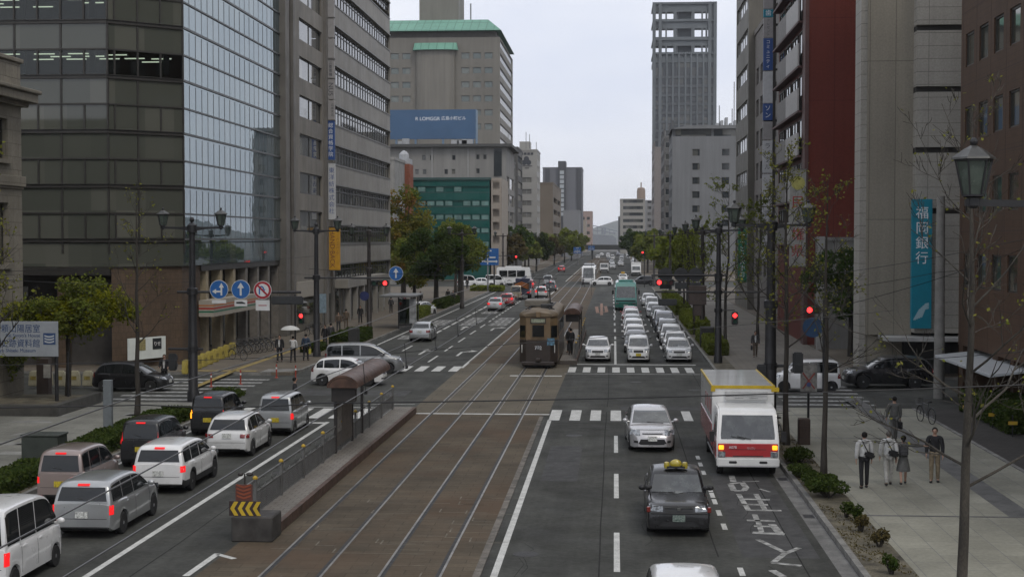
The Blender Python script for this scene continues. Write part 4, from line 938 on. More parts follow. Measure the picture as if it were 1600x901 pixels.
m = MB(); za, zb_, zr = Zp(48, x1, Ygr), Zp(58, x1, Ygr), Zp(23, x1, Ygr)
m.box(xL + 1, Ygr + 1, he, x1 - 1, Ygr + 45, za); m.build('roof_frieze', mat('frieze_dark', (.085, .08, .072), .7, var=.1), gr)
m = MB(); a0 = [(xL - 1, Ygr - 1, za), (x1 + .4, Ygr - 1, za), (x1 + .4, Ygr + 47, za), (xL - 1, Ygr + 47, za)]; xr = Xp(763, Ygr + 8); a1 = [(xL + 8, Ygr + 8, zr), (xr, Ygr + 8, zr), (xr, Ygr + 38, zr), (xL + 8, Ygr + 38, zr)]
for i in range(4): m.quad(a0[i], a0[(i + 1) % 4], a1[(i + 1) % 4], a1[i])
m.poly(a1); m.poly(a0[::-1]); GREENR = mat_tile('copper_green_roof', (.155, .32, .245), (.145, .30, .232), (.10, .21, .165), 2.0, 2.6, 'xz', .12, .6, .12, .1, 0)
m.build('roof', GREENR, gr)
m = MB(); xa, xc = Xp(651, Ygr), Xp(712, Ygr); ztop, zlow = Zp(79, x1, Ygr), Zp(240, x1, Ygr); n = 12; cx = (xa + xc) / 2; hw = (xc - xa) / 2
arc = [(cx + hw * math.cos(PI + PI * i / n), Ygr - 2.2 * math.sin(PI * i / n) ** .6) for i in range(n + 1)]
m.slab(arc, 10, ztop); m.build('bowed_bay', GB, gr)
m = MB(); arc2 = [(cx + (hw + .8) * math.cos(PI + PI * i / n), Ygr - .6 - 2.4 * math.sin(PI * i / n) ** .6) for i in range(n + 1)]
vs = [(p[0], p[1], ztop) for p in arc2] + [(cx + (p[0] - cx) * .93, Ygr - .3 + (p[1] - Ygr) * .25, Zp(67, x1, Ygr)) for p in arc2]
m.add(vs, [(i, i + 1, n + 2 + i, n + 1 + i) for i in range(n)] + [tuple(range(n + 1)), tuple(range(n + 1, 2 * n + 2))]); m.build('bay_roof', GREENR, gr)
m = MB(); yt = Ygr + 20; m.box(Xp(656, yt), yt, zr - 4, Xp(717, yt), yt + 14, Zp(-30, x1, yt)); m.build('roof_tower', GB, gr)
m = MB(); x = Xp(736, yt); m.tube([(x, yt, zr), (x, yt, zr + 6)], .2, 5); m.build('antenna', GREYM, gr)
# brick pier in front of it
yq = 262.; q = thing('brick_chimney_block', 'narrow orange brick block with a white vent cap', 'building')
m = MB(); m.box(Xp(618, yq), yq, 0, Xp(640, yq), yq + 5, Zp(256, -30, yq)); m.build('wall', mat_tile('orange_brick', (.25, .085, .05), (.22, .075, .045), (.15, .07, .05), .8, .3, 'dz', .02, .8, .15, .3), q)
m = MB(); c = Xp(629, yq); z = Zp(250, c, yq); m.box(Xp(618, yq), yq + .3, Zp(256, c, yq), Xp(640, yq), yq + 4, Zp(248, c, yq)); m.lathe([(.9, 0), (.9, .9), (.5, 1.4), (.1, 1.6)], (c, yq + 2, Zp(248, c, yq)), 12); m.build('vent_cap', mat('roof_unit', (.33, .34, .35)), q)
building('pale_low_house', 'small pale building beside the orange brick block', 'L', -60, Xp(617, 250), 250, 262, Zp(250, -36, 250), mat('annex_grey', (.24, .235, .22)), dict(wins=grid([(20.5, 21.5), (22.3, 23.2)], floors(3, 3, 4, 1.2)), glass=G_FAR), None, roofbits=False)
# white insurance-like block with emblem, brown block, dark tower, pink blocks
Yw = 425.; x0, x1 = Xp(797, Yw), Xp(839, Yw); hw_ = Zp(236, x1, Yw)
wb = building('white_emblem_building', 'white office building with a round grey emblem near its roof', 'L', x0, x1, Yw, Yw + 18, hw_, mat('office_white', (.34, .335, .32), .6, var=.05, scale=.1), dict(wins=[(.6, x1 - x0 - 1.6, z, z + 1.5) for z in [4 + i * 3.4 for i in range(7)]], glass=mat_glass('grey_blind_glass', (.17, .17, .165), 1.5, .1, (2, 2, 3), .3), frame=FR_L, nx=4), dict(wins=grid(even(.8, 5, 2.4, 18), floors(4, 3.4, 9, 1.7)), glass=G_FAR, frame=FR_L))
m = MB(); cx, cz = Xp(822.5, Yw), Zp(252, x1, Yw); INKG = mat('emblem_grey', (.06, .065, .08), .6, var=0)
for i in range(3): a = PI / 2 + i * 2 * PI / 3; m.lathe([(.78, -.02), (.78, .03)], (cx + .75 * math.cos(a), Yw - .03 - .004 * i, cz + .7 * math.sin(a)), 14, axis='y')
m.build('emblem', INKG, wb)
m = MB()
for k in range(4): x = Xp(813.5 + k * 5.2, Yw); m.box(x, Yw - .1, Zp(242, x, Yw), x + .75, Yw - .003, Zp(238.5, x, Yw))
for k in range(9): x = Xp(815 + k * 1.9, Yw); m.box(x, Yw - .06, Zp(260.3, x, Yw), x + .25, Yw - .003, Zp(258.5, x, Yw))
for k in range(3): x = Xp(820 + k * 2.2, Yw); m.box(x, Yw - .06, Zp(263.5, x, Yw), x + .3, Yw - .003, Zp(261.8, x, Yw))
m.build('lettering', INKG, wb)
m = MB()
for px, y in ((821, 206), (826.5, 210), (837, 222)): x = Xp(px, Yw); m.tube([(x, Yw + 3, hw_), (x, Yw + 3, Zp(y, x, Yw + 3))], .1, 5)
m.build('antenna', GREYM, wb)
building('dark_slab_building', 'dark grey slab block with white window strip right behind the teal glass building', 'L', -40, Xp(809, 400), 400, 420, Zp(232, -26, 400), mat('slab_wall', (.10, .10, .098), .7, var=.1), dict(wins=[], glass=G_FAR), dict(wins=[(1, 19, z, z + 1.8) for z in [4 + i * 3.6 for i in range(8)]], glass=G_BAND), roofbits=False)
building('grey_corner_block', 'grey block with pale windows behind the billboard block', 'L', -45, Xp(795, 330), 330, 352, Zp(250, -24, 330), mat('block_grey2', (.12, .12, .118), .7, var=.1), None, dict(wins=grid(even(1, 5, 2.6, 22), floors(5, 3.6, 6, 2)), glass=G_BAND, frame=FR_L), roofbits=False)
Yn = 500.; building('brown_block', 'brown office block with recessed balconies along the avenue', 'L', -60, Xp(864, Yn), Yn, Yn + 75, Zp(287, -20, Yn), mat('brown_block_wall', (.155, .128, .098), .7, var=.08, scale=.1), dict(wins=[], glass=G_FAR), dict(wins=[(6, 34, z, z + 1.8) for z in [8 + i * 4.2 for i in range(4)]] + [(40, 68, z, z + 1.8) for z in [8 + i * 4.2 for i in range(4)]], glass=G_FAR, depth=.8), roofbits=False)
Yd = 640.; dk = building('dark_apartment_tower', 'dark grey apartment tower with a pale stair window column', 'L', Xp(848, Yd), Xp(909, Yd), Yd, Yd + 30, Zp(263, -20, Yd), mat('slate_wall', (.135, .14, .155), .6, var=.06, scale=.08), dict(wins=[], glass=G_FAR), dict(wins=[], glass=G_FAR), roofbits=False)
m = MB(); xa, xc = Xp(872, Yd), Xp(884, Yd); m.box(xa, Yd - 1.5, 0, xc, Yd + 10, Zp(252, xa, Yd)); m.build('stair_shaft', mat('slate_dark', (.06, .063, .07), .6, var=.1), dk)
for i in range(10): z = Zp(267 + i * 7.2, xa, Yd); q = MB(); q.box(xa + .8, Yd - 1.6, z - 1.5, xc - .8, Yd - 1.503, z); q.build('stair_window', mat('pale_pane', (.38, .41, .43), .3, var=.1), dk)
m = MB()
for px in (852, 901): m.box(Xp(px, Yd), Yd - .5, 0, Xp(px + 7, Yd), Yd - .003, Zp(263, xa, Yd))
m.build('balcony_strips', mat('slate_dark', (.06, .063, .07)), dk)
building('grey_podium', 'grey lower block in front of the dark apartment tower', 'L', Xp(880, 600), Xp(905, 600), 600, 630, Zp(330, -14, 600), mat('podium_grey', (.21, .215, .225), .7, var=.06), None, None, roofbits=False)
building('pink_far_building', 'far pinkish block with pale balconies at the end of the left row', 'L', -60, Xp(925, 1000), 1000, 1040, Zp(331, -15, 1000), mat('pink_wall', (.30, .22, .19), .7, var=.1), dict(wins=grid([(37, 39.5), (41, 43)], floors(6, 5, 4, 2)), glass=G_FAR), dict(wins=grid(even(2, 6, 4, 40), floors(6, 4, 5, 2)), glass=G_FAR), roofbits=False)
building('cream_far_building', 'small cream block before the far pinkish block', 'L', -50, Xp(915, 850), 850, 880, Zp(345, -17, 850), mat('cream_wall', (.33, .29, .24), .7, var=.1), None, dict(wins=grid(even(2, 6, 3, 30), floors(6, 4, 3, 2)), glass=G_FAR), roofbits=False)
# stadium, elevated bridge, hills
st = thing('far_stadium', 'pale far stadium with a sloping truss roof at the end of the avenue', 'stadium')
Ys = 1500.; A = lambda px, py: AT(px, py, Ys)
m = MB(); 
P = [A(926, 392), A(965, 392), A(963, 372), A(957, 368), A(926, 366)]; m.prism([(p.x, p.z) for p in P], 'y', Ys, Ys + 60); m.build('stand', mat('stadium_grey', (.2, .215, .235), .7, var=.1), st)
m = MB(); m.tube([A(922, 351.5), A(945, 356), A(965, 361)], .5, 5); m.tube([A(926, 359), A(962, 364)], .6, 5); 
for a in (926, 933, 941, 945.5, 952, 959): m.tube([A(a, 352 + (a - 922) * .22), A(a + 1, 366)], .35, 5)
m.tube([A(945, 355), A(945, 366)], 1.2, 5); m.tube([A(941, 357), A(941, 366)], 1.0, 5); m.build('roof_truss', mat('truss_grey', (.22, .24, .27), .6, var=.05), st)
m = MB(); yb = 560.; zt = Zp(386, 0, yb); zb_ = Zp(390, 0, yb); m.box(-26, yb, zb_, 16, yb + 4, zt); m.box(-26, yb, zt, 16, yb + .1, zt + .9); 
fb = thing('far_footbridge', 'low dark footbridge crossing the avenue far away', 'footbridge'); m.build('deck', mat('bridge_dark', (.05, .055, .055), .7, var=.1), fb)
for x in (-25, -9, 15): q = MB(); q.box(x, yb + 1, 0, x + .8, yb + 2, zb_); q.build('pier', mat('bridge_dark', (.05, .055, .055)), fb)
m = MB(); n = 60; pts = []
for i in range(n + 1):
    x = -2600 + 5200 * i / n; pts.append((x, 40 + 22 * math.sin(i * .41) + 14 * math.sin(i * .83 + 1)))
vs = [(p[0], 4200, -5) for p in pts] + [(p[0], 4800, max(20, p[1] * 1.5)) for p in pts] + [(p[0], 5500, -5) for p in pts]
m.add(vs, [(i, i + 1, n + 2 + i, n + 1 + i) for i in range(n)] + [(n + 1 + i, n + 2 + i, 2 * n + 3 + i, 2 * n + 2 + i) for i in range(n)])
structure(m.build('hills', mat('wooded_hill', (.05, .065, .05), .9, var=.3, scale=.01), smooth=60), 'distant wooded hills')
# ------------------------------------------------------------------ vehicles
def paint(name, c, metal=.0, rough=.3): return mat('paint_' + name, c, rough, metal, var=.05, scale=1.5, coat=1., ior=1.6)
P_WHITE = paint('white', (.66, .66, .65)); P_SILVER = paint('silver', (.36, .37, .37), .55, .32); P_BLACK = mat('paint_black', (.009, .009, .010), .3, var=.05, coat=.4); P_GREY = paint('grey', (.10, .105, .11), .5)
P_ROSE = paint('rose', (.26, .205, .185), .4, .35); P_RED = paint('red', (.30, .02, .02)); P_NAVY = paint('navy', (.02, .03, .06)); P_BEIGE = paint('beige', (.33, .28, .2), .3); P_PEARL = paint('pearl', (.56, .56, .55)); P_BLUE = paint('blue', (.06, .12, .25), .3)
GLASS = mat_glass('car_glass', (.010, .012, .013), 1.52, .03)
GLASS_L = mat_glass('car_windscreen', (.03, .036, .036), 1.9, .03)
_n = GLASS_L.node_tree; _tc = [n for n in _n.nodes if n.type == 'TEX_COORD'][0]; _p = [n for n in _n.nodes if n.type == 'BSDF_PRINCIPLED'][0]
_n.links.new(mixcol(_n, (.012, .014, .014), (.06, .068, .064), ramp(_n, noise(_n, _tc.outputs['Object'], 2.2, 3), .42, .66)), _p.inputs['Base Color'])   # seats and dashboard seen through it
TYRE = mat('tyre', (.016, .016, .016), .8, var=.2, scale=8); RIM = mat('alloy_rim', (.42, .43, .44), .35, .7, var=.15, scale=12); STEELW = mat('steel_wheel', (.20, .2, .2), .45, .4, var=.15, scale=12)
TRIM = mat('black_trim', (.016, .016, .017), .55, var=.1); CHROME = mat('chrome', (.6, .6, .6), .15, 1, var=0)
LAMP_W = mat('headlamp_glass', (.30, .32, .34), .08, .3, var=.42, scale=9, coat=1); LAMP_R = mat('tail_lamp', (.20, .012, .012), .2, var=.2, scale=9, coat=1)
LAMP_ON = mat('brake_lamp_lit', (.25, .006, .006), .4, var=0, spec=.15, emit=.85, ecol=(.95, .018, .022)); LAMP_O = mat('indicator_lit', (1, .4, .02), .3, var=0, emit=2.0, ecol=(1, .30, .015)); LAMP_A = mat('amber_lens', (.45, .18, .02), .25, var=.1, coat=1)
PLATE_W = mat('plate_white', (.55, .56, .53), .5, var=.35, scale=22); PLATE_Y = mat('plate_yellow', (.52, .40, .02), .5, var=.3, scale=22); PLATE_G = mat('plate_green', (.010, .045, .028), .5, var=.3, scale=22, col2=(.25, .28, .26))
SEAM = mat('panel_gap', (.02, .02, .02), .7, var=0)

def lerp(pts, t):
    if t <= pts[0][0]: return pts[0][1]
    for (a, b), (c, d) in zip(pts, pts[1:]):
        if t <= c:
            u = (t - a) / (c - a) if c > a else 0
            return b + (d - b) * u
    return pts[-1][1]
def smooth_pts(pts, n=3):
    """rounds the corners of a side profile (Chaikin), ends kept"""
    for _ in range(n):
        o = [pts[0]]
        for (a, b), (c, d) in zip(pts, pts[1:]): o += [(a * .75 + c * .25, b * .75 + d * .25), (a * .25 + c * .75, b * .25 + d * .75)]
        o.append(pts[-1]); pts = o
    return pts
KINDS = {
 # t: 0 = rear end, 1 = front end.  low: top of the body below the windows; roof: glasshouse profile
 'hatch': dict(L=3.95, W=1.70, wb=2.5, fo=.80, r=.30, gc=.20, belt=.93, low=[(0, .55), (.0, .80), (.03, .95), (.12, .96), (.5, .93), (.72, .95), (.86, .86), (.95, .76), (.995, .62), (1, .45)],
   roof=[(.035, .93), (.065, 1.15), (.12, 1.40), (.22, 1.47), (.42, 1.50), (.56, 1.44), (.66, 1.20), (.765, .93)], panes=[(.085, .175), (.19, .40), (.415, .70)], plan=[(0, .82), (.04, .93), (.14, .99), (.4, 1), (.75, .99), (.9, .94), (.97, .84), (1, .66)], tum=.30,
   tail=(.60, .93, .74, 1.0), head=(.48, .93, .62, .80), rw=(.10, .30)),
 'wagon': dict(L=4.25, W=1.69, wb=2.55, fo=.78, r=.30, gc=.20, belt=.95, low=[(0, .5), (0, .85), (.01, .97), (.1, .97), (.5, .95), (.74, .96), (.85, .90), (.95, .80), (.995, .66), (1, .45)],
   roof=[(.012, .95), (.025, 1.2), (.05, 1.42), (.10, 1.49), (.35, 1.52), (.55, 1.49), (.66, 1.28), (.775, .95)], panes=[(.055, .225), (.24, .43), (.445, .71)], plan=[(0, .90), (.03, .97), (.14, 1), (.75, 1), (.9, .95), (.97, .87), (1, .7)], tum=.20,
   tail=(.88, .97, .66, .90), head=(.50, .93, .62, .82), rw=(.10, .30)),
 'kei': dict(L=3.39, W=1.475, wb=2.4, fo=.52, r=.27, gc=.18, belt=.98, low=[(0, .5), (0, .85), (.01, 1.0), (.1, 1.0), (.7, 1.0), (.84, .99), (.93, .88), (.985, .74), (1, .5)],
   roof=[(.012, .98), (.022, 1.3), (.04, 1.56), (.09, 1.63), (.4, 1.65), (.62, 1.60), (.72, 1.36), (.86, .98)], panes=[(.05, .20), (.22, .46), (.475, .80)], plan=[(0, .92), (.03, .975), (.12, 1), (.8, 1), (.93, .94), (.98, .86), (1, .72)], tum=.13,
   tail=(.86, .98, .72, 1.05), head=(.52, .93, .66, .86), rw=(.08, .42)),
 'van': dict(L=3.39, W=1.475, wb=2.4, fo=.55, r=.26, gc=.20, belt=1.02, low=[(0, .5), (0, .9), (.008, 1.04), (.1, 1.04), (.7, 1.04), (.90, 1.02), (.955, .94), (.99, .78), (1, .5)],
   roof=[(.01, 1.02), (.02, 1.4), (.035, 1.78), (.07, 1.86), (.4, 1.88), (.72, 1.84), (.80, 1.6), (.93, 1.02)], panes=[(.04, .235), (.25, .50), (.515, .87)], plan=[(0, .93), (.03, .98), (.1, 1), (.88, 1), (.96, .95), (1, .80)], tum=.09,
   tail=(.88, .98, .62, .92), head=(.55, .93, .62, .84), rw=(.08, .55)),
 'sedan': dict(L=4.6, W=1.70, wb=2.7, fo=.85, r=.31, gc=.19, belt=.92, low=[(0, .5), (0, .78), (.01, .95), (.05, 1.0), (.17, 1.0), (.3, .95), (.70, .95), (.80, .91), (.95, .82), (.99, .70), (1, .45)],
   roof=[(.13, .95), (.20, 1.12), (.28, 1.36), (.36, 1.44), (.5, 1.46), (.58, 1.41), (.64, 1.22), (.715, .95)], panes=[(.20, .285), (.30, .45), (.465, .66)], plan=[(0, .88), (.03, .96), (.15, 1), (.75, 1), (.93, .96), (.985, .89), (1, .76)], tum=.30,
   tail=(.60, .95, .72, .92), head=(.52, .95, .64, .80), rw=(.10, .34)),
 'lift': dict(L=4.47, W=1.745, wb=2.7, fo=.92, r=.31, gc=.17, belt=.94, low=[(0, .5), (0, .85), (.015, 1.02), (.06, 1.07), (.16, 1.02), (.35, .95), (.70, .96), (.80, .91), (.90, .82), (.965, .70), (.995, .56), (1, .4)],
   roof=[(.03, 1.0), (.10, 1.18), (.22, 1.38), (.36, 1.47), (.47, 1.49), (.55, 1.44), (.64, 1.24), (.80, .94)], panes=[(.17, .275), (.29, .45), (.465, .72)], plan=[(0, .84), (.04, .93), (.14, .99), (.4, 1), (.75, .99), (.88, .94), (.96, .83), (1, .60)], tum=.30,
   tail=(.62, .93, .78, 1.0), head=(.52, .95, .62, .80), rw=(.12, .3)),
 'minivan': dict(L=4.65, W=1.72, wb=2.8, fo=.88, r=.32, gc=.18, belt=1.02, low=[(0, .5), (0, .88), (.01, 1.04), (.1, 1.04), (.7, 1.02), (.82, 1.02), (.92, .94), (.985, .76), (1, .5)],
   roof=[(.012, 1.02), (.022, 1.35), (.04, 1.64), (.08, 1.73), (.35, 1.78), (.6, 1.72), (.71, 1.42), (.84, 1.02)], panes=[(.045, .22), (.235, .45), (.465, .765)], plan=[(0, .90), (.03, .97), (.12, 1), (.8, 1), (.92, .95), (.98, .86), (1, .72)], tum=.16,
   tail=(.84, .97, .80, 1.2), head=(.52, .94, .68, .88), rw=(.09, .36)),
 'suv': dict(L=4.65, W=1.80, wb=2.7, fo=.90, r=.36, gc=.24, belt=1.05, low=[(0, .6), (0, .9), (.015, 1.06), (.1, 1.08), (.7, 1.04), (.80, 1.04), (.92, .97), (.985, .80), (1, .5)],
   roof=[(.02, 1.05), (.05, 1.3), (.10, 1.57), (.2, 1.65), (.42, 1.68), (.56, 1.62), (.65, 1.4), (.755, 1.05)], panes=[(.08, .20), (.215, .42), (.435, .69)], plan=[(0, .88), (.04, .96), (.12, 1), (.75, 1), (.9, .96), (.97, .88), (1, .74)], tum=.24,
   tail=(.70, .95, .85, 1.06), head=(.55, .94, .76, .92), rw=(.10, .28)),
}
def car_model(kind, label, color, brake=False, plate=None, alloy=True, lower=None, extra=None, tail=None, lite=False, rail=False, indic=None):
    k = KINDS[kind]; L, W, r, gc, belt, wb = k['L'], k['W'], k['r'], k['gc'], k['belt'], k['wb']
    root = thing('parked_car' if kind == 'x' else 'car', label, 'car')
    yf = L / 2 - k['fo']; yr = yf - wb; Y = lambda t: -L / 2 + t * L
    Ra = r + .055
    sm = k.get('sm', 2); low = smooth_pts(k['low'], sm); plan = smooth_pts(k['plan'], 2); roof = smooth_pts(k['roof'], sm)
    ts = {0, .006, .02, .045, .08, .13, .2, .3, .4, .5, .6, .7, .78, .85, .9, .94, .965, .985, .995, 1}
    for yw in (yr, yf):
        for a in range(0, 9): ts.add((yw + Ra * math.cos(PI * a / 8) + L / 2) / L)
        ts.add((yw + Ra + .004 + L / 2) / L); ts.add((yw - Ra - .004 + L / 2) / L)
    ts = sorted(t for t in ts if 0 <= t <= 1)
    mb = MB(); rings = []
    lo = lambda t: max(lerp(low, t), .3)
    hw = lambda t: W / 2 * lerp(plan, t)
    def zbot(t):
        y = Y(t); z = gc + max(0, (.03 - t) / .03) * .12 + max(0, (t - .97) / .03) * .05
        for yw in (yr, yf):
            d = abs(y - yw)
            if d < Ra: z = max(z, r + math.sqrt(Ra * Ra - d * d))
        return z
    for t in ts:
        zt = lo(t); zb = min(zbot(t), zt - .04); h = zt - zb; w = hw(t)
        half = [(w * .90, zb), (w * .985, zb + .05 * h), (w, zb + .3 * h), (w * 1.0, zb + .62 * h), (w * .985, zb + .8 * h), (w * .955, zb + .93 * h), (w * .89, zt), (w * .45, zt + .02), (0, zt + .028)]
        rings.append([(0, zb)] + half)
    full = []
    for t, rg in zip(ts, rings): full.append([(x, Y(t), z) for x, z in rg] + [(-x, Y(t), z) for x, z in rg[-2:0:-1]])
    n = len(full[0]); vs = [p for q in full for p in q]; m0 = len(rings[0])
    for i in range(len(full) - 1):
        for j in range(n):
            jj = (j + 1) % n; under = j in (0, n - 1); low_band = j in (1, n - 2) or (lower and j in (2, n - 3))
            mb.add([], [])
            mb.f.append([i * n + j, i * n + jj, (i + 1) * n + jj, (i + 1) * n + j]); mb.m.append(1 if under or (lower and low_band) else 0)
    mb.v = [tuple(p) for p in vs]
    mb.f.append(list(range(n))[::-1]); mb.m.append(0); mb.f.append(list(range((len(full) - 1) * n, len(full) * n))); mb.m.append(0)
    # glasshouse
    t0, t1 = roof[0][0], roof[-1][0]; gs = sorted({t0 + (t1 - t0) * i / 22 for i in range(23)} | {p[0] for p in k['roof']})
    wg = lambda t: min(W / 2 * .925, hw(t) * .955)
    tum = k['tum']; zr = lambda t: lerp(roof, t)
    X = lambda t, z: wg(t) - tum * (z - belt)
    g = []
    for t in gs:
        z = max(zr(t), belt - .03); zb = belt - .09; s1 = max(zb + .005, z - .09); s2 = max(zb + .01, z - .03)
        half = [(X(t, zb), zb), (X(t, s1), s1), (X(t, s2) - .02, s2), (X(t, z) - .08, z + .004), (X(t, z) * .5, z + .03), (0, z + .038)]
        g.append([(x, Y(t), q) for x, q in half] + [(-x, Y(t), q) for x, q in half[-2::-1]])
    n2 = len(g[0]); o = len(mb.v); mb.v += [p for q in g for p in q]
    for i in range(len(g) - 1):
        for j in range(n2 - 1): mb.f.append([o + i * n2 + j, o + i * n2 + j + 1, o + (i + 1) * n2 + j + 1, o + (i + 1) * n2 + j]); mb.m.append(0)
    mb.f.append([o + j for j in range(n2)]); mb.m.append(0); mb.f.append([o + (len(g) - 1) * n2 + j for j in range(n2)][::-1]); mb.m.append(0)
    body = mb.build('body', [color, lower or TRIM], root, smooth=38)
    bvh = BVHTree.FromPolygons([Vector(v) for v in mb.v], mb.f)
    DIR = {'front': (Vector((0, -1, 0)), lambda a, b: Vector((a, 6, b))), 'rear': (Vector((0, 1, 0)), lambda a, b: Vector((a, -6, b))), 'right': (Vector((-1, 0, 0)), lambda a, b: Vector((4, a, b))),
           'left': (Vector((1, 0, 0)), lambda a, b: Vector((-4, a, b))), 'top': (Vector((0, 0, -1)), lambda a, b: Vector((a, b, 5)))}
    def patch(name, side, gridpts, m, off=.008, parent=root):
        """a thin panel that follows the body; gridpts[i][j] = (a, b) on the projection plane"""
        d, st = DIR[side]; pts = []; nn = []
        for row in gridpts:
            for (a, b) in row:
                h = bvh.ray_cast(st(a, b), d)
                if h[0] is None: h = bvh.find_nearest(st(a, b) + d * 4)
                pts.append(h[0] - d * off + Vector((0, 0, .002 if side != 'top' else 0)))
        if name in ('tail_light', 'headlight', 'grille', 'air_intake', 'rear_bumper'):
            ys_ = [p.y for p in pts]; e = max(ys_) if side == 'front' else min(ys_)
            for p in pts: p.y = max(p.y, e - .26) if side == 'front' else min(p.y, e + .13)
        R_, C_ = len(gridpts), len(gridpts[0]); q = MB(); fs = [(i * C_ + j, i * C_ + j + 1, (i + 1) * C_ + j + 1, (i + 1) * C_ + j) for i in range(R_ - 1) for j in range(C_ - 1)]
        rim = [j for j in range(C_)] + [i * C_ + C_ - 1 for i in range(1, R_)] + [(R_ - 1) * C_ + j for j in range(C_ - 2, -1, -1)] + [i * C_ for i in range(R_ - 2, 0, -1)]
        back = [pts[i] + d * (off + .02) for i in rim]; q.add(pts + back, fs + [(rim[i], rim[(i + 1) % len(rim)], len(pts) + (i + 1) % len(rim), len(pts) + i) for i in range(len(rim))])
        return q.build(name, m, parent, smooth=35)
    def bil(a, b, c, d, nu=6, nv=4):   # corners: bottom-left, bottom-right, top-right, top-left
        return [[(a[0] * (1 - u) * (1 - v) + b[0] * u * (1 - v) + c[0] * u * v + d[0] * (1 - u) * v, a[1] * (1 - u) * (1 - v) + b[1] * u * (1 - v) + c[1] * u * v + d[1] * (1 - u) * v) for u in [i / nu for i in range(nu + 1)]] for v in [j / nv for j in range(nv + 1)]]
    zmax = max(p[1] for p in k['roof'])
    # windscreen and rear window
    tb, tt = k['roof'][-1][0] - .012, k['roof'][-3][0] + .005
    zb_, zt_ = belt + .05, zr(tt) - .05
    a, c = X(.7, zb_) * .90, X(.55, zt_) * .88
    patch('windscreen', 'front', bil((-a, zb_), (a, zb_), (c, zt_), (-c, zt_), 8, 5), GLASS_L)
    ra, rb = k['rw']; zb2, zt2 = belt + ra - .04, zmax - .16
    if kind == 'sedan': zb2, zt2 = belt + .12, zmax - .12
    if kind == 'lift': zb2, zt2 = belt + .14, zmax - .13
    a, c = X(.15, zb2) * .86, X(.2, zt2) * .84
    patch('rear_window', 'rear', bil((-a, zb2), (a, zb2), (c, zt2), (-c, zt2), 8, 5), GLASS)
    for side, sg in (('right', 1), ('left', -1)):
        for (p, q) in k['panes']:
            rows = []; N_ = 8
            tt_ = [p + (q - p) * i / N_ for i in range(N_ + 1)]; tops = [max(belt + .035, zr(t) - .085) for t in tt_]
            for v in (0, .34, .67, 1): rows.append([(Y(t), belt + .03 + (z - belt - .03) * v) for t, z in zip(tt_, tops)])
            patch('side_window', side, rows, GLASS, .006)
        if not lite:
            for (p, q) in k['panes'][1:]:
                yy = Y(q) - .28 if q > .6 else Y(q) - .1
                patch('door_handle', side, bil((Y(p) + .07, belt - .12), (Y(p) + .24, belt - .12), (Y(p) + .24, belt - .085), (Y(p) + .07, belt - .085), 2, 1), color, .025)
            for tq in (k['panes'][1][0] - .012, k['panes'][2][0] - .01, k['panes'][2][1] + .005):
                yq = Y(tq)
                if abs(yq - yr) > Ra + .02 and abs(yq - yf) > Ra + .02: patch('door_seam', side, bil((yq - .006, gc + .14), (yq + .006, gc + .14), (yq + .006, belt - .02), (yq - .006, belt - .02), 1, 6), SEAM, .003)
    # mirrors
    tm = k['panes'][-1][1] - .03
    for sg in (1, -1):
        q = MB(); cx = sg * (wg(tm) + .15); q.ellip((cx, Y(tm), belt + .10), (.105, .07, .075), 10, 6); q.tube([(sg * (wg(tm) - .06), Y(tm), belt + .04), (cx, Y(tm), belt + .08)], .025, 6)
        q.build('wing_mirror', color if extra != 'taxi' else TRIM, root, smooth=60)
    # lights
    a, b, c, d = k['head']; tl = tail or k['tail']; w2 = W / 2
    for sg in (1, -1):
        x0, x1 = sg * a * w2, sg * b * w2
        patch('headlight', 'front', bil((x0, c), (x1, c + .03), (x1, d + .04), (x0, d), 4, 3), LAMP_W, .012)
        x0, x1 = sg * tl[0] * w2, sg * tl[1] * w2
        patch('tail_light', 'rear', bil((x0, tl[2]), (x1, tl[2]), (x1, tl[3]), (x0, tl[3]), 4, 4), (LAMP_O if indic == sg else LAMP_ON) if brake else LAMP_R, .014)
        if not lite: patch('fog_light', 'front', bil((sg * .62 * w2, .36), (sg * .78 * w2, .36), (sg * .78 * w2, .44), (sg * .62 * w2, .44), 2, 1), TRIM, .01)
    if brake: patch('brake_light', 'rear', bil((-.16, zt2 + .04), (.16, zt2 + .04), (.16, zt2 + .085), (-.16, zt2 + .085), 2, 1), LAMP_ON, .03)
    gh = (c + d) / 2
    g0, g1, ai = (c + .05, c + .085, .50) if kind == 'lift' else (c - .02, d - .05, .42)
    patch('grille', 'front', bil((-.42 * w2, g0), (.42 * w2, g0), (.44 * w2, g1), (-.44 * w2, g1), 4, 2), TRIM, .012)
    patch('air_intake', 'front', bil((-.62 * w2, .30), (.62 * w2, .30), (.5 * w2, ai), (-.5 * w2, ai), 4, 2), TRIM, .01)
    pl = plate or PLATE_W
    patch('license_plate', 'front', bil((-.165, .43), (.165, .43), (.165, .60), (-.165, .60), 1, 1), pl, .03)
    zp = .80 if kind in ('hatch', 'sedan', 'lift', 'suv') else .66
    patch('license_plate', 'rear', bil((-.165, zp - .09), (.165, zp - .09), (.165, zp + .08), (-.165, zp + .08), 1, 1), pl, .03)
    patch('rear_bumper', 'rear', bil((-.86 * w2, .28), (.86 * w2, .28), (.86 * w2, .34), (-.86 * w2, .34), 6, 1), TRIM, .012)
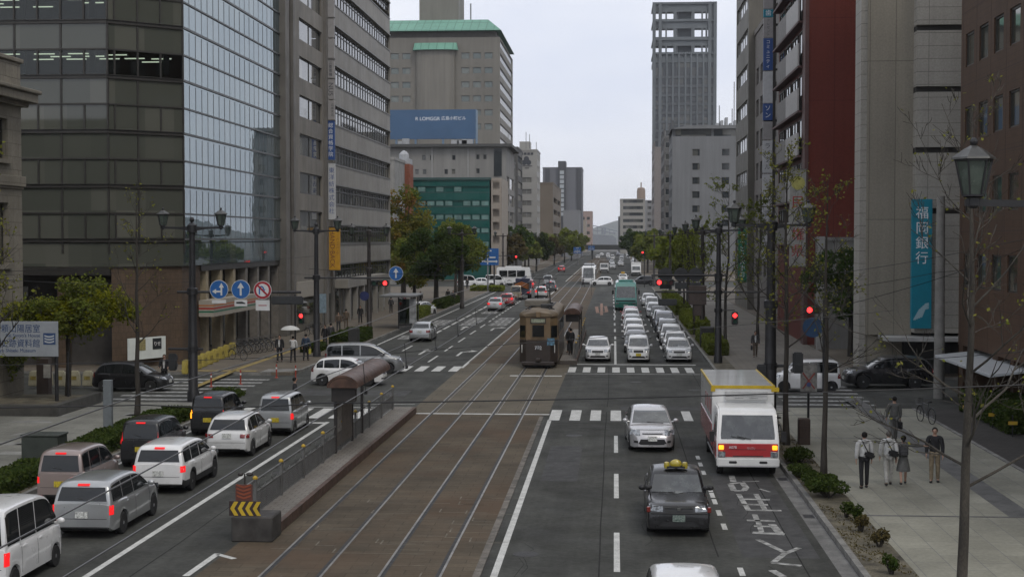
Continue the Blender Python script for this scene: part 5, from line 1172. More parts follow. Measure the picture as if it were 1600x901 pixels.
    if not lite:
        patch('tailgate_seam', 'rear', bil((-.8 * w2, .545), (.8 * w2, .545), (.8 * w2, .557), (-.8 * w2, .557), 6, 1), SEAM, .003)
        q = MB(); q.tube([(.05, Y(k['roof'][2][0]) - .0, belt + .02 + (0)), (.02, Y(k['roof'][1][0]) - .05, belt + .12), (-.22, Y(k['roof'][1][0]) - .02, belt + .16)], .012, 5) if kind in ('wagon', 'kei', 'van', 'hatch', 'minivan') else q.tube([(.5, Y(.74), belt + .06), (.05, Y(.735), belt + .09)], .012, 5)
        q.build('wiper', TRIM, root)
        q = MB(); q.tube([(-.45, Y(tb) + .02, belt + .055), (.15, Y(tb) - .04, belt + .085)], .012, 5); q.build('wiper', TRIM, root)
        hs = k['panes'][-1][1] + .03
        patch('bonnet_seam', 'front', bil((-.86 * w2, d + .0), (.86 * w2, d + .0), (.84 * w2, d + .014), (-.84 * w2, d + .014), 8, 1), SEAM, .003)
        if rail:
            for sg in (1, -1): q = MB(); tt_ = [.08, .2, .35, .5]; q.tube([(sg * (X(t, zr(t)) - .1), Y(t), zr(t) + .035) for t in tt_], .018, 6); q.build('roof_rail', TRIM, root)
    # wheels
    for yw in (yr, yf):
        for sg in (1, -1):
            q = MB(); xo = W / 2 - .012; q.lathe([(r * .62, -.19), (r * .92, -.195), (r, -.16), (r, -.035), (r * .93, -.004), (r * .66, -.012)], (0, 0, 0), 22, axis='x')
            wh = q.build('wheel', TYRE, root, smooth=50); wh.location = (sg * xo, yw, r); wh.rotation_euler = (0, 0, 0 if sg > 0 else PI)
            q = MB(); R2 = r * .655; q.lathe([(R2, -.10), (R2, -.014), (R2 * .9, -.02), (R2 * .84, -.05), (.02, -.06)], (0, 0, 0), 20, axis='x')
            for s_ in range(5 if alloy else 0):
                an = 2 * PI * s_ / 5; ca, sa = math.cos(an), math.sin(an); pr = [(-.022, .03), (.022, .03), (.034, R2 * .9), (-.034, R2 * .9)]
                q.prism([(u * ca - v * sa, u * sa + v * ca) for u, v in pr], 'x', -.05, -.018)
            q.lathe([(.055, -.06), (.05, -.012), (.02, -.008)], (0, 0, 0), 10, axis='x'); q.build('rim', RIM if alloy else STEELW, wh, smooth=40)
    return root
MODELS = {}
TOTAL_CARS = 0
def car(kind, label, color, x, y, rz=0., group=None, **kw):
    """rz 0: drives away from the camera; pi: comes towards it"""
    key = (kind, color.name, tuple(sorted((a, getattr(b, 'name', b)) for a, b in kw.items())))
    if key in MODELS: return dup(MODELS[key], (x, y, 0), rz, label, group)
    o = car_model(kind, label, color, **kw); o.location = (x, y, 0); o.rotation_euler = (0, 0, rz)
    if group: o['group'] = group
    MODELS[key] = o; return o
GL = 'cars waiting in the left lanes'; GR = 'cars queuing at the right stop line'; GD = 'cars far down the avenue'
# left lanes, seen from behind
car('van', 'small white delivery van cut off by the left frame edge, side windows dark', P_WHITE, -14.15, 32.7, 0, GL, plate=PLATE_Y, alloy=False, brake=True)
car('wagon', 'silver estate car behind the white van in the left lanes, brake lamps lit', P_SILVER, -13.95, 39.0, 0, GL, brake=True)
car('kei', 'dusty rose tall small car with yellow plate near the kerb hedge', P_ROSE, -16.35, 43.2, 0, GL, brake=True, plate=PLATE_Y, tail=(.84, .98, .68, .86))
car('wagon', 'white estate car with black lower bumper ahead of the silver estate', P_WHITE, -14.05, 45.7, 0, GL, brake=True, lower=TRIM, alloy=False, tail=(.83, .98, .70, .89))
car('kei', 'black boxy small car with yellow plate beside the hedge and steel cabinet', P_BLACK, -16.3, 50.3, 0, GL, brake=True, plate=PLATE_Y, tail=(.91, 1.0, .85, 1.3))
car('hatch', 'white rounded hatchback with slanted red tail lamps in the left lanes', P_PEARL, -13.95, 53.1, 0, GL, tail=(.58, .95, .72, .86))
car('kei', 'black boxy small car with an amber indicator lit behind the big lamp post', P_BLACK, -16.25, 58.4, 0, GL, brake=True, plate=PLATE_Y, indic=-1)
car('kei', 'silver boxy small minivan first at the left stop line', P_SILVER, -13.55, 58.6, 0, GL, brake=True, plate=PLATE_Y, tail=(.86, .99, .68, .92))
# crossing and left side street
car('hatch', 'white compact car crossing from the left behind the platform shelter', P_WHITE, -14.35, 77.6, -PI / 2 - .03)
car('minivan', 'dark silver minivan half hidden behind the crossing white compact', mat('paint_mid_grey', (.22, .225, .225), .3, .5, var=.05, coat=.7), -14.7, 84.4, -PI / 2 + .10)
p = G(200, 612); car('hatch', 'black compact car waiting in the left side street', P_BLACK, p.x, p.y + .9, -PI / 2 - .03)
p = G(656, 534); car('sedan', 'silver saloon driving away alone in the left lanes', P_SILVER, p.x, p.y + 2.0, 0)
p = G(657, 494); car('hatch', 'pale silver hatchback parked on the pavement behind the low hedge', P_PEARL, p.x, p.y + 1.5, rad(-20))
for (px, y, kd, cl, br, lab) in ((773, 486, 'sedan', P_SILVER, 1, 'silver saloon last in the queue before the second crossing'), (791, 478, 'hatch', P_RED, 1, 'red car ahead of the silver saloon at the second crossing'), (806, 469, 'van', P_BEIGE, 0, 'beige boxy van behind the orange striped truck'),
      (845, 465, 'hatch', P_PEARL, 1, 'white car alone in the lane beside the tram tracks'), (860, 455, 'wagon', P_GREY, 1, 'dark grey car ahead of the lone white car'), (826, 452, 'hatch', P_RED, 1, 'small red and white car beyond the orange striped truck'), (856, 446, 'minivan', P_SILVER, 0, 'silver minivan on the far side of the second crossing'), (877, 425, 'hatch', P_RED, 1, 'tiny red car far ahead on the left carriageway')):
    p = G(px, y); car(kd, lab, cl, p.x, p.y + 2, 0, GD, brake=bool(br), lite=True)
for (px, y, kd, cl, lab) in ((730, 448, 'van', P_WHITE, 'small white van waiting at the far left of the second crossing'), (754, 448, 'sedan', P_WHITE, 'white saloon on the left arm of the second crossing'), (773, 447, 'van', P_PEARL, 'white box van beside the white bus at the second crossing')):
    p = G(px, y); car(kd, lab, cl, p.x, p.y + 1, -PI / 2, GD, lite=True)
# right lanes, facing the camera
car('lift', 'silver liftback saloon driving towards the camera past the near zebra', paint('light_silver', (.50, .495, .50), .35, .3), 1.35, 55.7, PI + .035)
car('hatch', 'white car roof just entering at the bottom frame edge', P_WHITE, 1.38, 27.45, PI, plate=PLATE_W)
X1, X2, X3 = -1.05, 1.55, 4.25
def q(kd, lab, cl, x, y, **kw): car(kd, lab, cl, x, y + KINDS[kd]['L'] / 2, PI, GR, **kw)
q('hatch', 'white hatchback alone in the lane beside the tram platform', P_WHITE, X1, 92.6)
q('kei', 'white boxy small car first at the middle stop line, yellow plate', P_WHITE, X2, 92.4, plate=PLATE_Y)
q('sedan', 'white saloon first in the kerb lane at the stop line', P_PEARL, X3 - .1, 92.6)
for (kd, lab, cl, y) in (('lift', 'dark silver car right behind the first white boxy car', P_GREY, 99.6), ('hatch', 'white car third in the middle queue', P_WHITE, 106.5), ('wagon', 'white estate fourth in the middle queue', P_WHITE, 114.0), ('hatch', 'silver car fifth in the middle queue', P_SILVER, 121.5), ('kei', 'white tall car sixth in the middle queue', P_WHITE, 128.5), ('hatch', 'red and white taxi last of the middle queue before the coach', P_RED, 135.5)): q(kd, lab, cl, X2, y, lite=True)
for (kd, lab, cl, y) in (('sedan', 'white saloon second in the kerb lane queue', P_WHITE, 99.5), ('hatch', 'silver white car third in the kerb lane queue', P_PEARL, 107), ('wagon', 'blue grey car fourth in the kerb lane queue', P_GREY, 114), ('minivan', 'dark minivan fifth in the kerb lane queue', P_NAVY, 121.5), ('hatch', 'silver car sixth in the kerb lane queue', P_SILVER, 129), ('sedan', 'black saloon seventh in the kerb lane queue', P_BLACK, 136.5), ('hatch', 'white car eighth in the kerb lane queue', P_WHITE, 145), ('kei', 'white tall car ninth in the kerb lane queue', P_WHITE, 156), ('sedan', 'white saloon tenth in the kerb lane queue', P_PEARL, 170)): q(kd, lab, cl, X3 + (-.2 if y > 140 else 0), y, lite=True)
# second crossing and beyond
p = G(940, 446); car('hatch', 'white hatchback crossing the avenue beside the far white tram', P_WHITE, p.x, p.y, PI / 2, GD, lite=True)
p = G(1000, 446); car('suv', 'dark off-roader crossing at the second crossing behind the coach', P_BLACK, p.x + .5, p.y, PI / 2, GD, lite=True)
far = [('hatch', P_WHITE, 970, 416), ('minivan', P_WHITE, 993, 430), ('hatch', P_WHITE, 957, 420), ('sedan', P_SILVER, 956, 413), ('van', P_WHITE, 971, 409), ('minivan', P_GREY, 972, 404), ('hatch', P_PEARL, 990, 413), ('sedan', P_WHITE, 991, 407), ('hatch', P_SILVER, 992, 403), ('van', P_WHITE, 957, 406), ('minivan', P_WHITE, 950, 402), ('hatch', P_BLACK, 951, 408), ('sedan', P_WHITE, 981, 401), ('kei', P_SILVER, 982, 405), ('minivan', P_NAVY, 966, 400), ('hatch', P_WHITE, 940, 400), ('sedan', P_PEARL, 934, 404), ('van', P_WHITE, 987, 399)]
words = ['first', 'second', 'third', 'fourth', 'fifth', 'sixth', 'seventh', 'eighth', 'ninth', 'tenth', 'eleventh', 'twelfth']
NM = {'P': 0}
cn = {P_WHITE.name: 'white', P_SILVER.name: 'silver', P_GREY.name: 'dark grey', P_PEARL.name: 'pearl white', P_BLACK.name: 'black', P_NAVY.name: 'navy'}
kn = {'hatch': 'hatchback', 'minivan': 'minivan', 'sedan': 'saloon', 'van': 'van', 'kei': 'tall small car'}
far.sort(key=lambda e: -e[3]); count = {}
for (kd, cl, px, y) in far:
    key = (kd, cl.name); count[key] = count.get(key, 0) + 1
    lab = '%s %s in the distant traffic, %s nearest of its kind there' % (cn[cl.name], kn[kd], words[count[key] - 1]) if sum(1 for e in far if (e[0], e[1].name) == key) > 1 else '%s %s, the only one in the distant oncoming traffic' % (cn[cl.name], kn[kd])
    p = G(px, y); car(kd, lab, cl, p.x, p.y + 2, PI, GD, lite=True)
# right side street
p = G(1262, 613); car('kei', 'white tall small car waiting in the right side street', P_WHITE, p.x, p.y + .8, PI / 2, plate=PLATE_Y)
p = G(1393, 608); car('suv', 'black off-roader waiting behind the white car in the side street', P_BLACK, p.x, p.y + 1.2, PI / 2 + .02)
# ------------------------------------------------------------------ taxi, truck, coach, trams
tx = car('sedan', 'black taxi with a yellow roof lamp and fender mirrors driving towards the camera', P_BLACK, 1.72, 40.5, PI, None, plate=PLATE_G, extra='taxi', alloy=False, head=None) if False else None
def taxi():
    KINDS['cab'] = dict(KINDS['sedan'], low=[(0, .5), (0, .80), (.01, .98), (.05, 1.0), (.2, .99), (.3, .95), (.70, .95), (.80, .93), (.95, .88), (.992, .82), (1, .5)], plan=[(0, .94), (.02, .985), (.15, 1), (.75, 1), (.95, .98), (.99, .96), (1, .9)],
        roof=[(.15, .95), (.21, 1.14), (.27, 1.40), (.33, 1.48), (.5, 1.51), (.57, 1.47), (.62, 1.26), (.685, .95)], panes=[(.21, .275), (.29, .435), (.45, .63)], tum=.22, head=(.50, .92, .68, .82), rw=(.10, .34), sm=1)
    o = car_model('cab', 'black taxi with a yellow roof lamp and fender mirrors driving towards the camera', P_BLACK, plate=PLATE_G, extra='taxi', alloy=False)
    o.location = (1.72, 40.55, 0); o.rotation_euler = (0, 0, PI)
    q = MB(); z = 1.55; q.cbox((0, .28, z + .02), (.5, .2, .05)); q.ellip((0, .28, z + .10), (.17, .09, .13), 12, 8, 1)
    for s in (-.2, .2): q.lathe([(.07, z - .02), (.085, z + .05), (.07, z + .14), (.03, z + .16)], (s * 1.25, .28, 0), 12, 1 if s < 9 else 0)
    q.build('roof_lamp', [TRIM, mat('roof_lamp_yellow', (.42, .33, .02), .35, var=.15, coat=1)], o, smooth=50)
    for s in (1, -1):
        q = MB(); q.tube([(s * .72, 1.25, .92), (s * .76, 1.28, 1.10)], .02, 6); q.ellip((s * .78, 1.28, 1.16), (.10, .05, .065), 10, 6); q.build('fender_mirror', TRIM, o, smooth=60)
        q = MB(); q.cbox((s * .80, 2.24, .74), (.10, .1, .15)); q.build('corner_lamp', mat('corner_red', (.18, .02, .015), .25, var=.1, coat=1), o, bevel=.02)
    q = MB(); q.cbox((0, 2.29, .645), (1.5, .07, .04)); q.build('bumper_strip', TRIM, o, bevel=.01)
    q = MB(); q.cbox((0, 2.285, .80), (.74, .03, .03)); q.cbox((0, 2.29, .75), (.10, .03, .07)); q.build('grille_bar', CHROME, o)
taxi()
def wheel(parent, x, y, r, w=.24, sg=1, rim=STEELW):
    q = MB(); q.lathe([(r * .55, -w), (r * .94, -w), (r, -w + .03), (r, -.03), (r * .94, 0), (r * .58, -.01)], (0, 0, 0), 22, axis='x')
    o = q.build('wheel', TYRE, parent, smooth=50); o.location = (x, y, r); o.rotation_euler = (0, 0, 0 if sg > 0 else PI)
    q = MB(); q.lathe([(r * .56, -.1), (r * .56, -.015), (r * .48, -.03), (r * .4, -.07), (r * .2, -.05), (.02, -.04)], (0, 0, 0), 18, axis='x'); q.build('rim', rim, o, smooth=40)
def lamp(parent, name, x, y, z, w, h, m, d=.05):
    q = MB(); q.cbox((x, y, z), (w, d, h)); return q.build(name, m, parent, bevel=min(.02, h * .25), smooth=40)
# delivery truck, front at +y
t = thing('delivery_truck', 'white delivery truck with red cab front and yellow edged box, indicators flashing', 'truck', (4.43, 48.15 + 3.9, 0), PI)
PT = paint('truck_white', (.74, .74, .72), 0, .4); PR = paint('truck_red', (.42, .012, .018), 0, .35)
def cab_shape(mb, w, y0, prof, k=0):
    """cab: side profile (y, z) swept over width with slightly narrower roof"""
    L_, R_ = [], []
    for (y, z) in prof:
        ww = w - max(0, z - 1.2) * .07; L_.append((-ww, y, z)); R_.append((ww, y, z))
    n = len(prof); mb.add(L_ + R_, [tuple(range(n))[::-1], tuple(range(n, 2 * n))] + [(i, (i + 1) % n, n + (i + 1) % n, n + i) for i in range(n)], k)
prof = [(2.05, .55), (3.82, .42), (3.88, .5), (3.90, 1.16), (3.86, 1.24), (3.60, 2.08), (3.46, 2.2), (3.2, 2.26), (2.05, 2.28)]
q = MB(); cab_shape(q, 1.03, 0, prof); cabo = q.build('cab', PT, t, bevel=.06, segs=2, smooth=40)
def onface(x, z, off=.0):      # point on the sloping windscreen plane
    f = (z - 1.24) / (2.08 - 1.24); return (x, 3.86 - .26 * f + off, z)
q = MB(); a = .88; q.add([onface(-a, 1.27, .012), onface(a, 1.27, .012), onface(a + .01, 1.4, .012), onface(a - .05, 2.04, .012), onface(-a + .05, 2.04, .012), onface(-a - .01, 1.4, .012)] + [onface(x, z, -.03) for x, z in ((-a, 1.27), (a, 1.27), (a, 1.4), (a - .05, 2.04), (-a + .05, 2.04), (-a, 1.4))], [(0, 1, 2, 3, 4, 5)] + [(i, (i + 1) % 6, 6 + (i + 1) % 6, 6 + i) for i in range(6)]); q.build('windscreen', GLASS_L, t)
q = MB(); q.box(-.985, 3.86, .68, .985, 3.925, 1.13); q.build('front_panel', PR, t, bevel=.02)
q = MB(); q.box(-.5, 3.926, .70, .5, 3.935, .73); q.box(-.6, 3.926, .93, .6, 3.93, .945); q.build('grille_slot', TRIM, t)
q = MB(); q.box(-1.03, 3.80, .36, 1.03, 4.0, .655); q.build('bumper', PT, t, bevel=.04, segs=2, smooth=40)
for s in (1, -1):
    lamp(t, 'bumper_slot', s * .5, 4.0, .52, .26, .08, TRIM); lamp(t, 'headlight', s * .86, 3.93, .77, .24, .2, LAMP_W); lamp(t, 'indicator', s * .88, 3.935, 1.0, .17, .15, LAMP_O)
    q = MB(); q.add([(s * 1.035, 2.3, 1.3), (s * 1.035, 3.62, 1.3), (s * 1.0, 3.38, 2.0), (s * .995, 2.3, 2.0)], [(0, 1, 2, 3)]); q.add([(s * .98, 2.3, 1.3), (s * .98, 3.62, 1.3), (s * .95, 3.38, 2.0), (s * .95, 2.3, 2.0)], [(0, 1, 2, 3)]); q.build('side_window', GLASS, t)
    q = MB(); q.tube([(s * 1.0, 3.6, 1.5), (s * 1.16, 3.78, 1.55), (s * 1.18, 3.8, 1.3)], .016, 6); q.cbox((s * 1.18, 3.82, 1.35), (.17, .05, .34)); q.build('wing_mirror', TRIM, t)
    q = MB(); q.tube([onface(s * .1, 1.27, .04), onface(s * .1 + .45, 1.36, .035)], .014, 5); q.build('wiper', TRIM, t)
    q = MB(); q.box(s * 1.035 - .01, 2.15, .62, s * 1.035 + .01, 3.7, 1.12); q.build('door_panel', PR, t)
    wheel(t, s * .98, 3.0, .36, .22, s); wheel(t, s * 1.0, -1.9, .36, .42, s)
    q = MB(); q.tube([(s * 1.0, 1.9, .72), (s * 1.0, -1.0, .72)], .03, 6); q.tube([(s * 1.0, 1.9, .48), (s * 1.0, -1.0, .48)], .03, 6); q.build('side_guard', GREYM, t)
q = MB(); q.box(-1.06, -4.35, .92, 1.06, 2.02, 2.84); q.build('box_body', PT, t, bevel=.02)
q = MB(); q.box(-1.075, -4.3, .78, -1.062, 2.0, 1.55); q.box(1.062, -4.3, .78, 1.075, 2.0, 1.55); q.build('red_side_band', PR, t)
q = MB(); q.box(-1.0, -4.3, .62, 1.0, 2.0, .9); q.build('chassis', TRIM, t)
q = MB(); YT = mat('truck_yellow', (.52, .36, .015), .4, var=.1)
q.box(-1.085, 1.97, 2.76, 1.085, 2.05, 2.865); q.box(-1.085, -4.3, 2.8, -1.03, 1.969, 2.865); q.box(1.03, -4.3, 2.8, 1.085, 1.969, 2.865)
for s in (1, -1): q.box(s * 1.09 - .13, 1.90, 2.66, s * 1.09 + .13 - .12 * (1 + s) / 1.0 * .5 - .0, 2.07, 2.80)
q.build('edge_trim', YT, t)
q = MB(); q.box(-.82, 2.02, 2.38, .62, 2.14, 2.66); q.box(-.8, 2.141, 2.5, .6, 2.15, 2.52, 1); q.box(-.5, 2.141, 2.43, -.2, 2.15, 2.45, 1); q.box(.0, 2.141, 2.43, .3, 2.15, 2.45, 1); q.build('cooling_unit', [mat('truck_grey', (.45, .45, .44), .5, var=.1), TRIM], t, bevel=.01)
text('ISUZU', .10, mat('dull_letter', (.5, .3, .3), .5, var=0), (-.1, 3.93, .98), (PI / 2, 0, PI), 'lettering', t); text('A078', .12, WT, (.5, 3.93, 1.0), (PI / 2, 0, PI), 'lettering', t)
for k in range(4): 
    q = MB(); q.box(1.062, 1.2 - k * .9, 1.8, 1.068, 1.5 - k * .9, 2.35); q.build('side_lettering', PR, t)
# coach
def bus(name, label, x, y, rz, m, m2, L=10.2, W=2.4, H=3.1, glass=GLASS_L, cat='bus'):
    b = thing(name, label, cat, (x, y, 0), rz); h = L / 2
    q = MB(); prof = [(-h, .32), (h - .1, .32), (h, .5), (h, 1.15), (h - .08, 1.4), (h - .32, H - .25), (h - .6, H), (-h + .15, H), (-h, H - .2)]
    L_ = [(-W / 2 + max(0, z - 1.5) * .06, yy, z) for yy, z in prof]; R_ = [(-a, yy, z) for a, yy, z in L_]; n = len(prof)
    q.add(L_ + R_, [tuple(range(n))[::-1], tuple(range(n, 2 * n))] + [(i, (i + 1) % n, n + (i + 1) % n, n + i) for i in range(n)]); q.build('body', m, b, bevel=.12, segs=2, smooth=40)
    f = lambda x, z, o: (x, h - .08 - .24 * (z - 1.4) / (H - 1.65) + o, z)
    q = MB(); q.add([f(-W * .44, 1.42, .02), f(W * .44, 1.42, .02), f(W * .41, H - .45, .02), f(-W * .41, H - .45, .02), f(-W * .44, 1.42, -.05), f(W * .44, 1.42, -.05), f(W * .41, H - .45, -.05), f(-W * .41, H - .45, -.05)], [(0, 1, 2, 3), (0, 4, 5, 1), (1, 5, 6, 2), (2, 6, 7, 3), (3, 7, 4, 0)]); q.build('windscreen', glass, b)
    q = MB(); q.box(-W / 2 - .005, h - .3, .34, W / 2 + .005, h + .03, .95); q.build('bumper', m2, b, bevel=.04, smooth=40)
    q = MB(); q.box(-W * .45, h + .0, 1.02, W * .45, h + .015, 1.16); q.build('grille', TRIM, b)
    for s in (1, -1):
        lamp(b, 'headlight', s * W * .38, h + .03, .80, .34, .17, LAMP_W)
        q = MB(); q.tube([(s * W * .46, h - .3, 2.5), (s * (W / 2 + .22), h + .12, 2.45), (s * (W / 2 + .22), h + .14, 2.2)], .025, 6); q.cbox((s * (W / 2 + .22), h + .14, 2.0), (.2, .08, .45)); q.build('wing_mirror', TRIM, b)
        for k in range(int(L / 1.6)): q = MB(); a = -h + .5 + k * 1.5; q.box(s * (W / 2 - .02) - .04, a, 1.5, s * (W / 2 - .02) + .04 - .02, a + 1.36, H - .55); q.build('side_window', GLASS, b)
        for yy in (-h + 2.2, h - 2.3): wheel(b, s * (W / 2 - .01), yy, .48, .28, s)
    q = MB(); q.box(-.25, h + .03, .52, .25, h + .045, .68); q.build('license_plate', PLATE_W, b)
    q = MB(); q.box(-.8, -1.5, H, .8, 1.2, H + .18); q.build('air_conditioner', m, b, bevel=.04); return b
TEALP = paint('coach_teal', (.03, .25, .21), 0, .35); TEALD = paint('coach_dark_teal', (.006, .135, .10), 0, .35)
bus('coach', 'teal coach standing between the two rows of queuing cars', 1.27, 159.5 + 5.1, PI, TEALP, TEALD)
p = G(803, 446); bus('city_bus', 'white city bus on the left arm of the second crossing', p.x, p.y + 1.5, -PI / 2, P_WHITE, P_GREY, 6)
def box_truck(name, label, x, y, rz, m, L=6, W=2.1, H=2.9):
    b = thing(name, label, 'truck', (x, y, 0), rz); h = L / 2
    q = MB(); q.box(-W / 2, -h, .8, W / 2, h - 1.9, H); q.build('box_body', m, b, bevel=.03)
    q = MB(); q.prism([(h - 1.75, .45), (h - .02, .45), (h, 1.2), (h - .3, 2.1), (h - .6, 2.2), (h - 1.75, 2.2)], 'x', -W * .47, W * .47); q.build('cab', P_WHITE, b, bevel=.06, segs=2, smooth=40)
    q = MB(); q.add([(-W * .4, h + .01, 1.25), (W * .4, h + .01, 1.25), (W * .38, h - .27, 2.05), (-W * .38, h - .27, 2.05)], [(0, 1, 2, 3)]); q.add([(-W * .4, h - .06, 1.25), (W * .4, h - .06, 1.25), (W * .38, h - .34, 2.05), (-W * .38, h - .34, 2.05)], [(0, 1, 2, 3)]); q.build('windscreen', GLASS_L, b)
    for s in (1, -1):
        for yy in (-h + 1.4, h - .9): wheel(b, s * W * .47, yy, .36, .24, s)
        lamp(b, 'headlight', s * W * .36, h, .75, .24, .16, LAMP_W)
    q = MB(); q.box(-W * .4, -h, .5, W * .4, h, .78); q.build('chassis', TRIM, b); return b
p = G(944, 426); box_truck('box_truck', 'grey brown box truck right of the far white tram', p.x, p.y + 3, PI, mat('box_grey_brown', (.13, .115, .10), .6, var=.15))
p = G(994, 431); box_truck('box_truck', 'white box truck behind the coach in the far kerb lane', p.x, p.y + 3, PI, P_WHITE)
# maintenance truck with orange chevrons
p = G(815, 468); b = thing('maintenance_truck', 'dark maintenance truck with an orange and black chevron board on its tail', 'truck', (p.x, p.y + 3, 0), 0)
q = MB(); q.box(-1.1, -3, .7, 1.1, 1.2, 1.35); q.build('truck_bed', P_NAVY, b, bevel=.03)
q = MB(); q.prism([(1.25, .45), (3.0, .45), (3.02, 1.2), (2.7, 2.1), (2.4, 2.2), (1.25, 2.2)], 'x', -1, 1); q.build('cab', P_NAVY, b, bevel=.06, segs=2, smooth=40)
q = MB(); q.box(-1.05, -3.02, 1.36, 1.05, -2.9, 2.25); 
for k in range(3):
    z = 1.5 + k * .24
    for s in (1, -1): q.add([(0, -3.03, z + .22), (s * .9, -3.03, z - .12), (s * .9, -3.03, z + .0), (0, -3.03, z + .36)], [(0, 1, 2, 3)], 1)
q.build('chevron_board', [TRIM, mat('chevron_orange', (.45, .14, .02), .5, var=.1)], b)
q = MB(); q.box(-.9, -1.5, 1.36, .9, .8, 2.7); q.tube([(-.3, -2.2, 1.4), (-.3, -2.2, 2.6), (.3, 1.5, 2.9)], .12, 8); q.build('crane', mat('crane_navy', (.03, .035, .07), .5, var=.1), b)
for s in (1, -1):
    for yy in (-1.8, 2.1): wheel(b, s * 1.0, yy, .4, .26, s)
    lamp(b, 'tail_light', s * .85, -3.04, .95, .3, .16, LAMP_ON)
# old street car at the platform, front at +y
TC = mat('tram_ochre', (.165, .112, .058), .45, var=.15, scale=1.2, coat=.3); TBR = mat('tram_brown', (.032, .022, .017), .45, var=.15, scale=2, coat=.3)
t = thing('old_tram', 'old ochre and dark brown street car numbered 762 standing at the tram stop', 'tram', (-4.62, 87.9 + 6.1, 0), PI); h = 6.1
def rr(w, y, c): return [(-w, -y), (w, -y), (w, y - c), (w - c * .75, y), (-w + c * .75, y), (-w, y - c)]
q = MB(); q.slab(rr(1.17, h, .55), .34, 1.74); q.build('lower_body', TBR, t, bevel=.03)
q = MB(); q.slab(rr(1.16, h - .01, .55), 1.741, 3.16); q.build('upper_body', TC, t, bevel=.02)
q = MB(); n = 9
for (y0, y1, sc) in ((-h, h - .55, 1), ):
    pts = [(-1.2, 3.161), (-1.2, 3.26)] + [(-1.2 * math.cos(PI * i / n), 3.26 + .34 * math.sin(PI * i / n)) for i in range(1, n)] + [(1.2, 3.26), (1.2, 3.161)]; q.prism(pts, 'y', y0, y1)
    a = [(x, y1 + .001, z) for x, z in pts]; c = [(x * .72, y1 + .6, 3.17 + (z - 3.161) * .55) for x, z in pts]; m_ = len(pts); q.add(a + c, [(i, (i + 1) % m_, m_ + (i + 1) % m_, m_ + i) for i in range(m_)] + [tuple(range(m_, 2 * m_))])
q.build('roof', mat('tram_roof', (.15, .112, .068), .6, var=.25, scale=1.5), t, smooth=35)
def fr(x0, x1, z0, z1, y, m, name, d=.03, fm=None):
    q = MB(); q.box(x0, y, z0, x1, y + d, z1, 0)
    if fm: e = .05; q.box(x0 - e, y, z0 - e, x1 + e, y + d + .02, z0, 1); q.box(x0 - e, y, z1, x1 + e, y + d + .02, z1 + e, 1); q.box(x0 - e, y, z0, x0, y + d + .02, z1, 1); q.box(x1, y, z0, x1 + e, y + d + .02, z1, 1)
    return q.build(name, [m, fm] if fm else m, t)
fr(-.36, .36, 1.92, 2.66, h - .01, GLASS, 'front_window', .025, TC)
for s in (1, -1): fr(s * .88 - .21, s * .88 + .21, 1.92, 2.62, h - .22, GLASS, 'front_window', .02, TC) if False else None
for s in (1, -1):
    q = MB(); q.quad((s * .78, h - .02, 1.9), (s * 1.12, h - .475, 1.9), (s * 1.12, h - .475, 2.62), (s * .78, h - .02, 2.62)); q.quad((s * .70, h - .06, 1.9), (s * 1.04, h - .5, 1.9), (s * 1.04, h - .5, 2.62), (s * .70, h - .06, 2.62)); o = q.build('front_window', GLASS, t); 
    for v in o.data.vertices[:4]: v.co.y += .03; v.co.x += s * .02
    q = MB(); 
    for k in range(7):
        y0 = -h + .9 + k * 1.5; w = MB(); w.box(s * 1.165 - .02, y0, 1.95, s * 1.165 + .02, y0 + 1.1, 2.75); w.build('side_window', GLASS, t)
    q.box(s * 1.17 - .02, 3.6, .5, s * 1.17 + .025, 4.5, 2.85); q.build('door', TC, t)
fr(-.42, .42, 2.80, 3.04, h - .02, mat('roll_sign', (.30, .33, .24), .5, var=.25, scale=9), 'destination_sign', .06, TBR)
fr(-1.0, -.55, 1.42, 1.86, h + .0, mat('notice_blue', (.10, .22, .32), .5, var=.4, scale=8), 'notice_board', .03)
q = MB(); q.cbox((0, h + .03, 3.3), (.28, .22, .36)); q.build('lamp_housing', TC, t, bevel=.03)
q = MB(); q.lathe([(.12, 0), (.12, .08), (.1, .1)], (0, h + .0, 1.28 - .0), 14, axis='y'); q.build('headlight', LAMP_W, t)
text('762', .30, WT, (0, h + .012, 1.25 - .0), (PI / 2, 0, PI), 'fleet_number', t)
for s in (1, -1): lamp(t, 'marker_lamp', s * 1.0, h - .12, 1.2, .06, .5, mat('marker_white', (.5, .5, .48), .5, var=0))
q = MB(); q.box(-1.0, h - .1, .2, 1.0, h + .12, .42); q.cbox((0, h + .2, .55), (.3, .4, .18)); q.build('bumper', TBR, t, bevel=.03)
q = MB(); q.box(-.85, -h + .6, .05, .85, h - .7, .33)
for yy in (-4, -2.2, 2.2, 4):
    for s in (1, -1): q.lathe([(.33, -.05), (.33, .05)], (s * .72, yy, .34), 16, axis='x')
q.build('undercarriage', TRIM, t)
q = MB(); q.cbox((.3, 1.6, 3.82), (1.5, 2.2, .42)); q.build('roof_unit', mat('roof_unit_grey', (.16, .145, .12), .6, var=.2), t, bevel=.05)
q = MB()
for s in (1, -1): q.box(s * .62 - .04, -5, 3.52, s * .62 + .04, 5, 3.6); q.tube([(s * .9, 3.8, 3.5), (s * .5, 4.6, 3.75), (-s * .2, 4.9, 3.75)], .03, 5)
q.cbox((-.4, 3.6, 3.68), (.7, .8, .26)); q.cbox((.2, -3.8, 3.7), (1.0, 1.4, .3)); q.build('roof_fittings', TRIM, t)
q = MB()
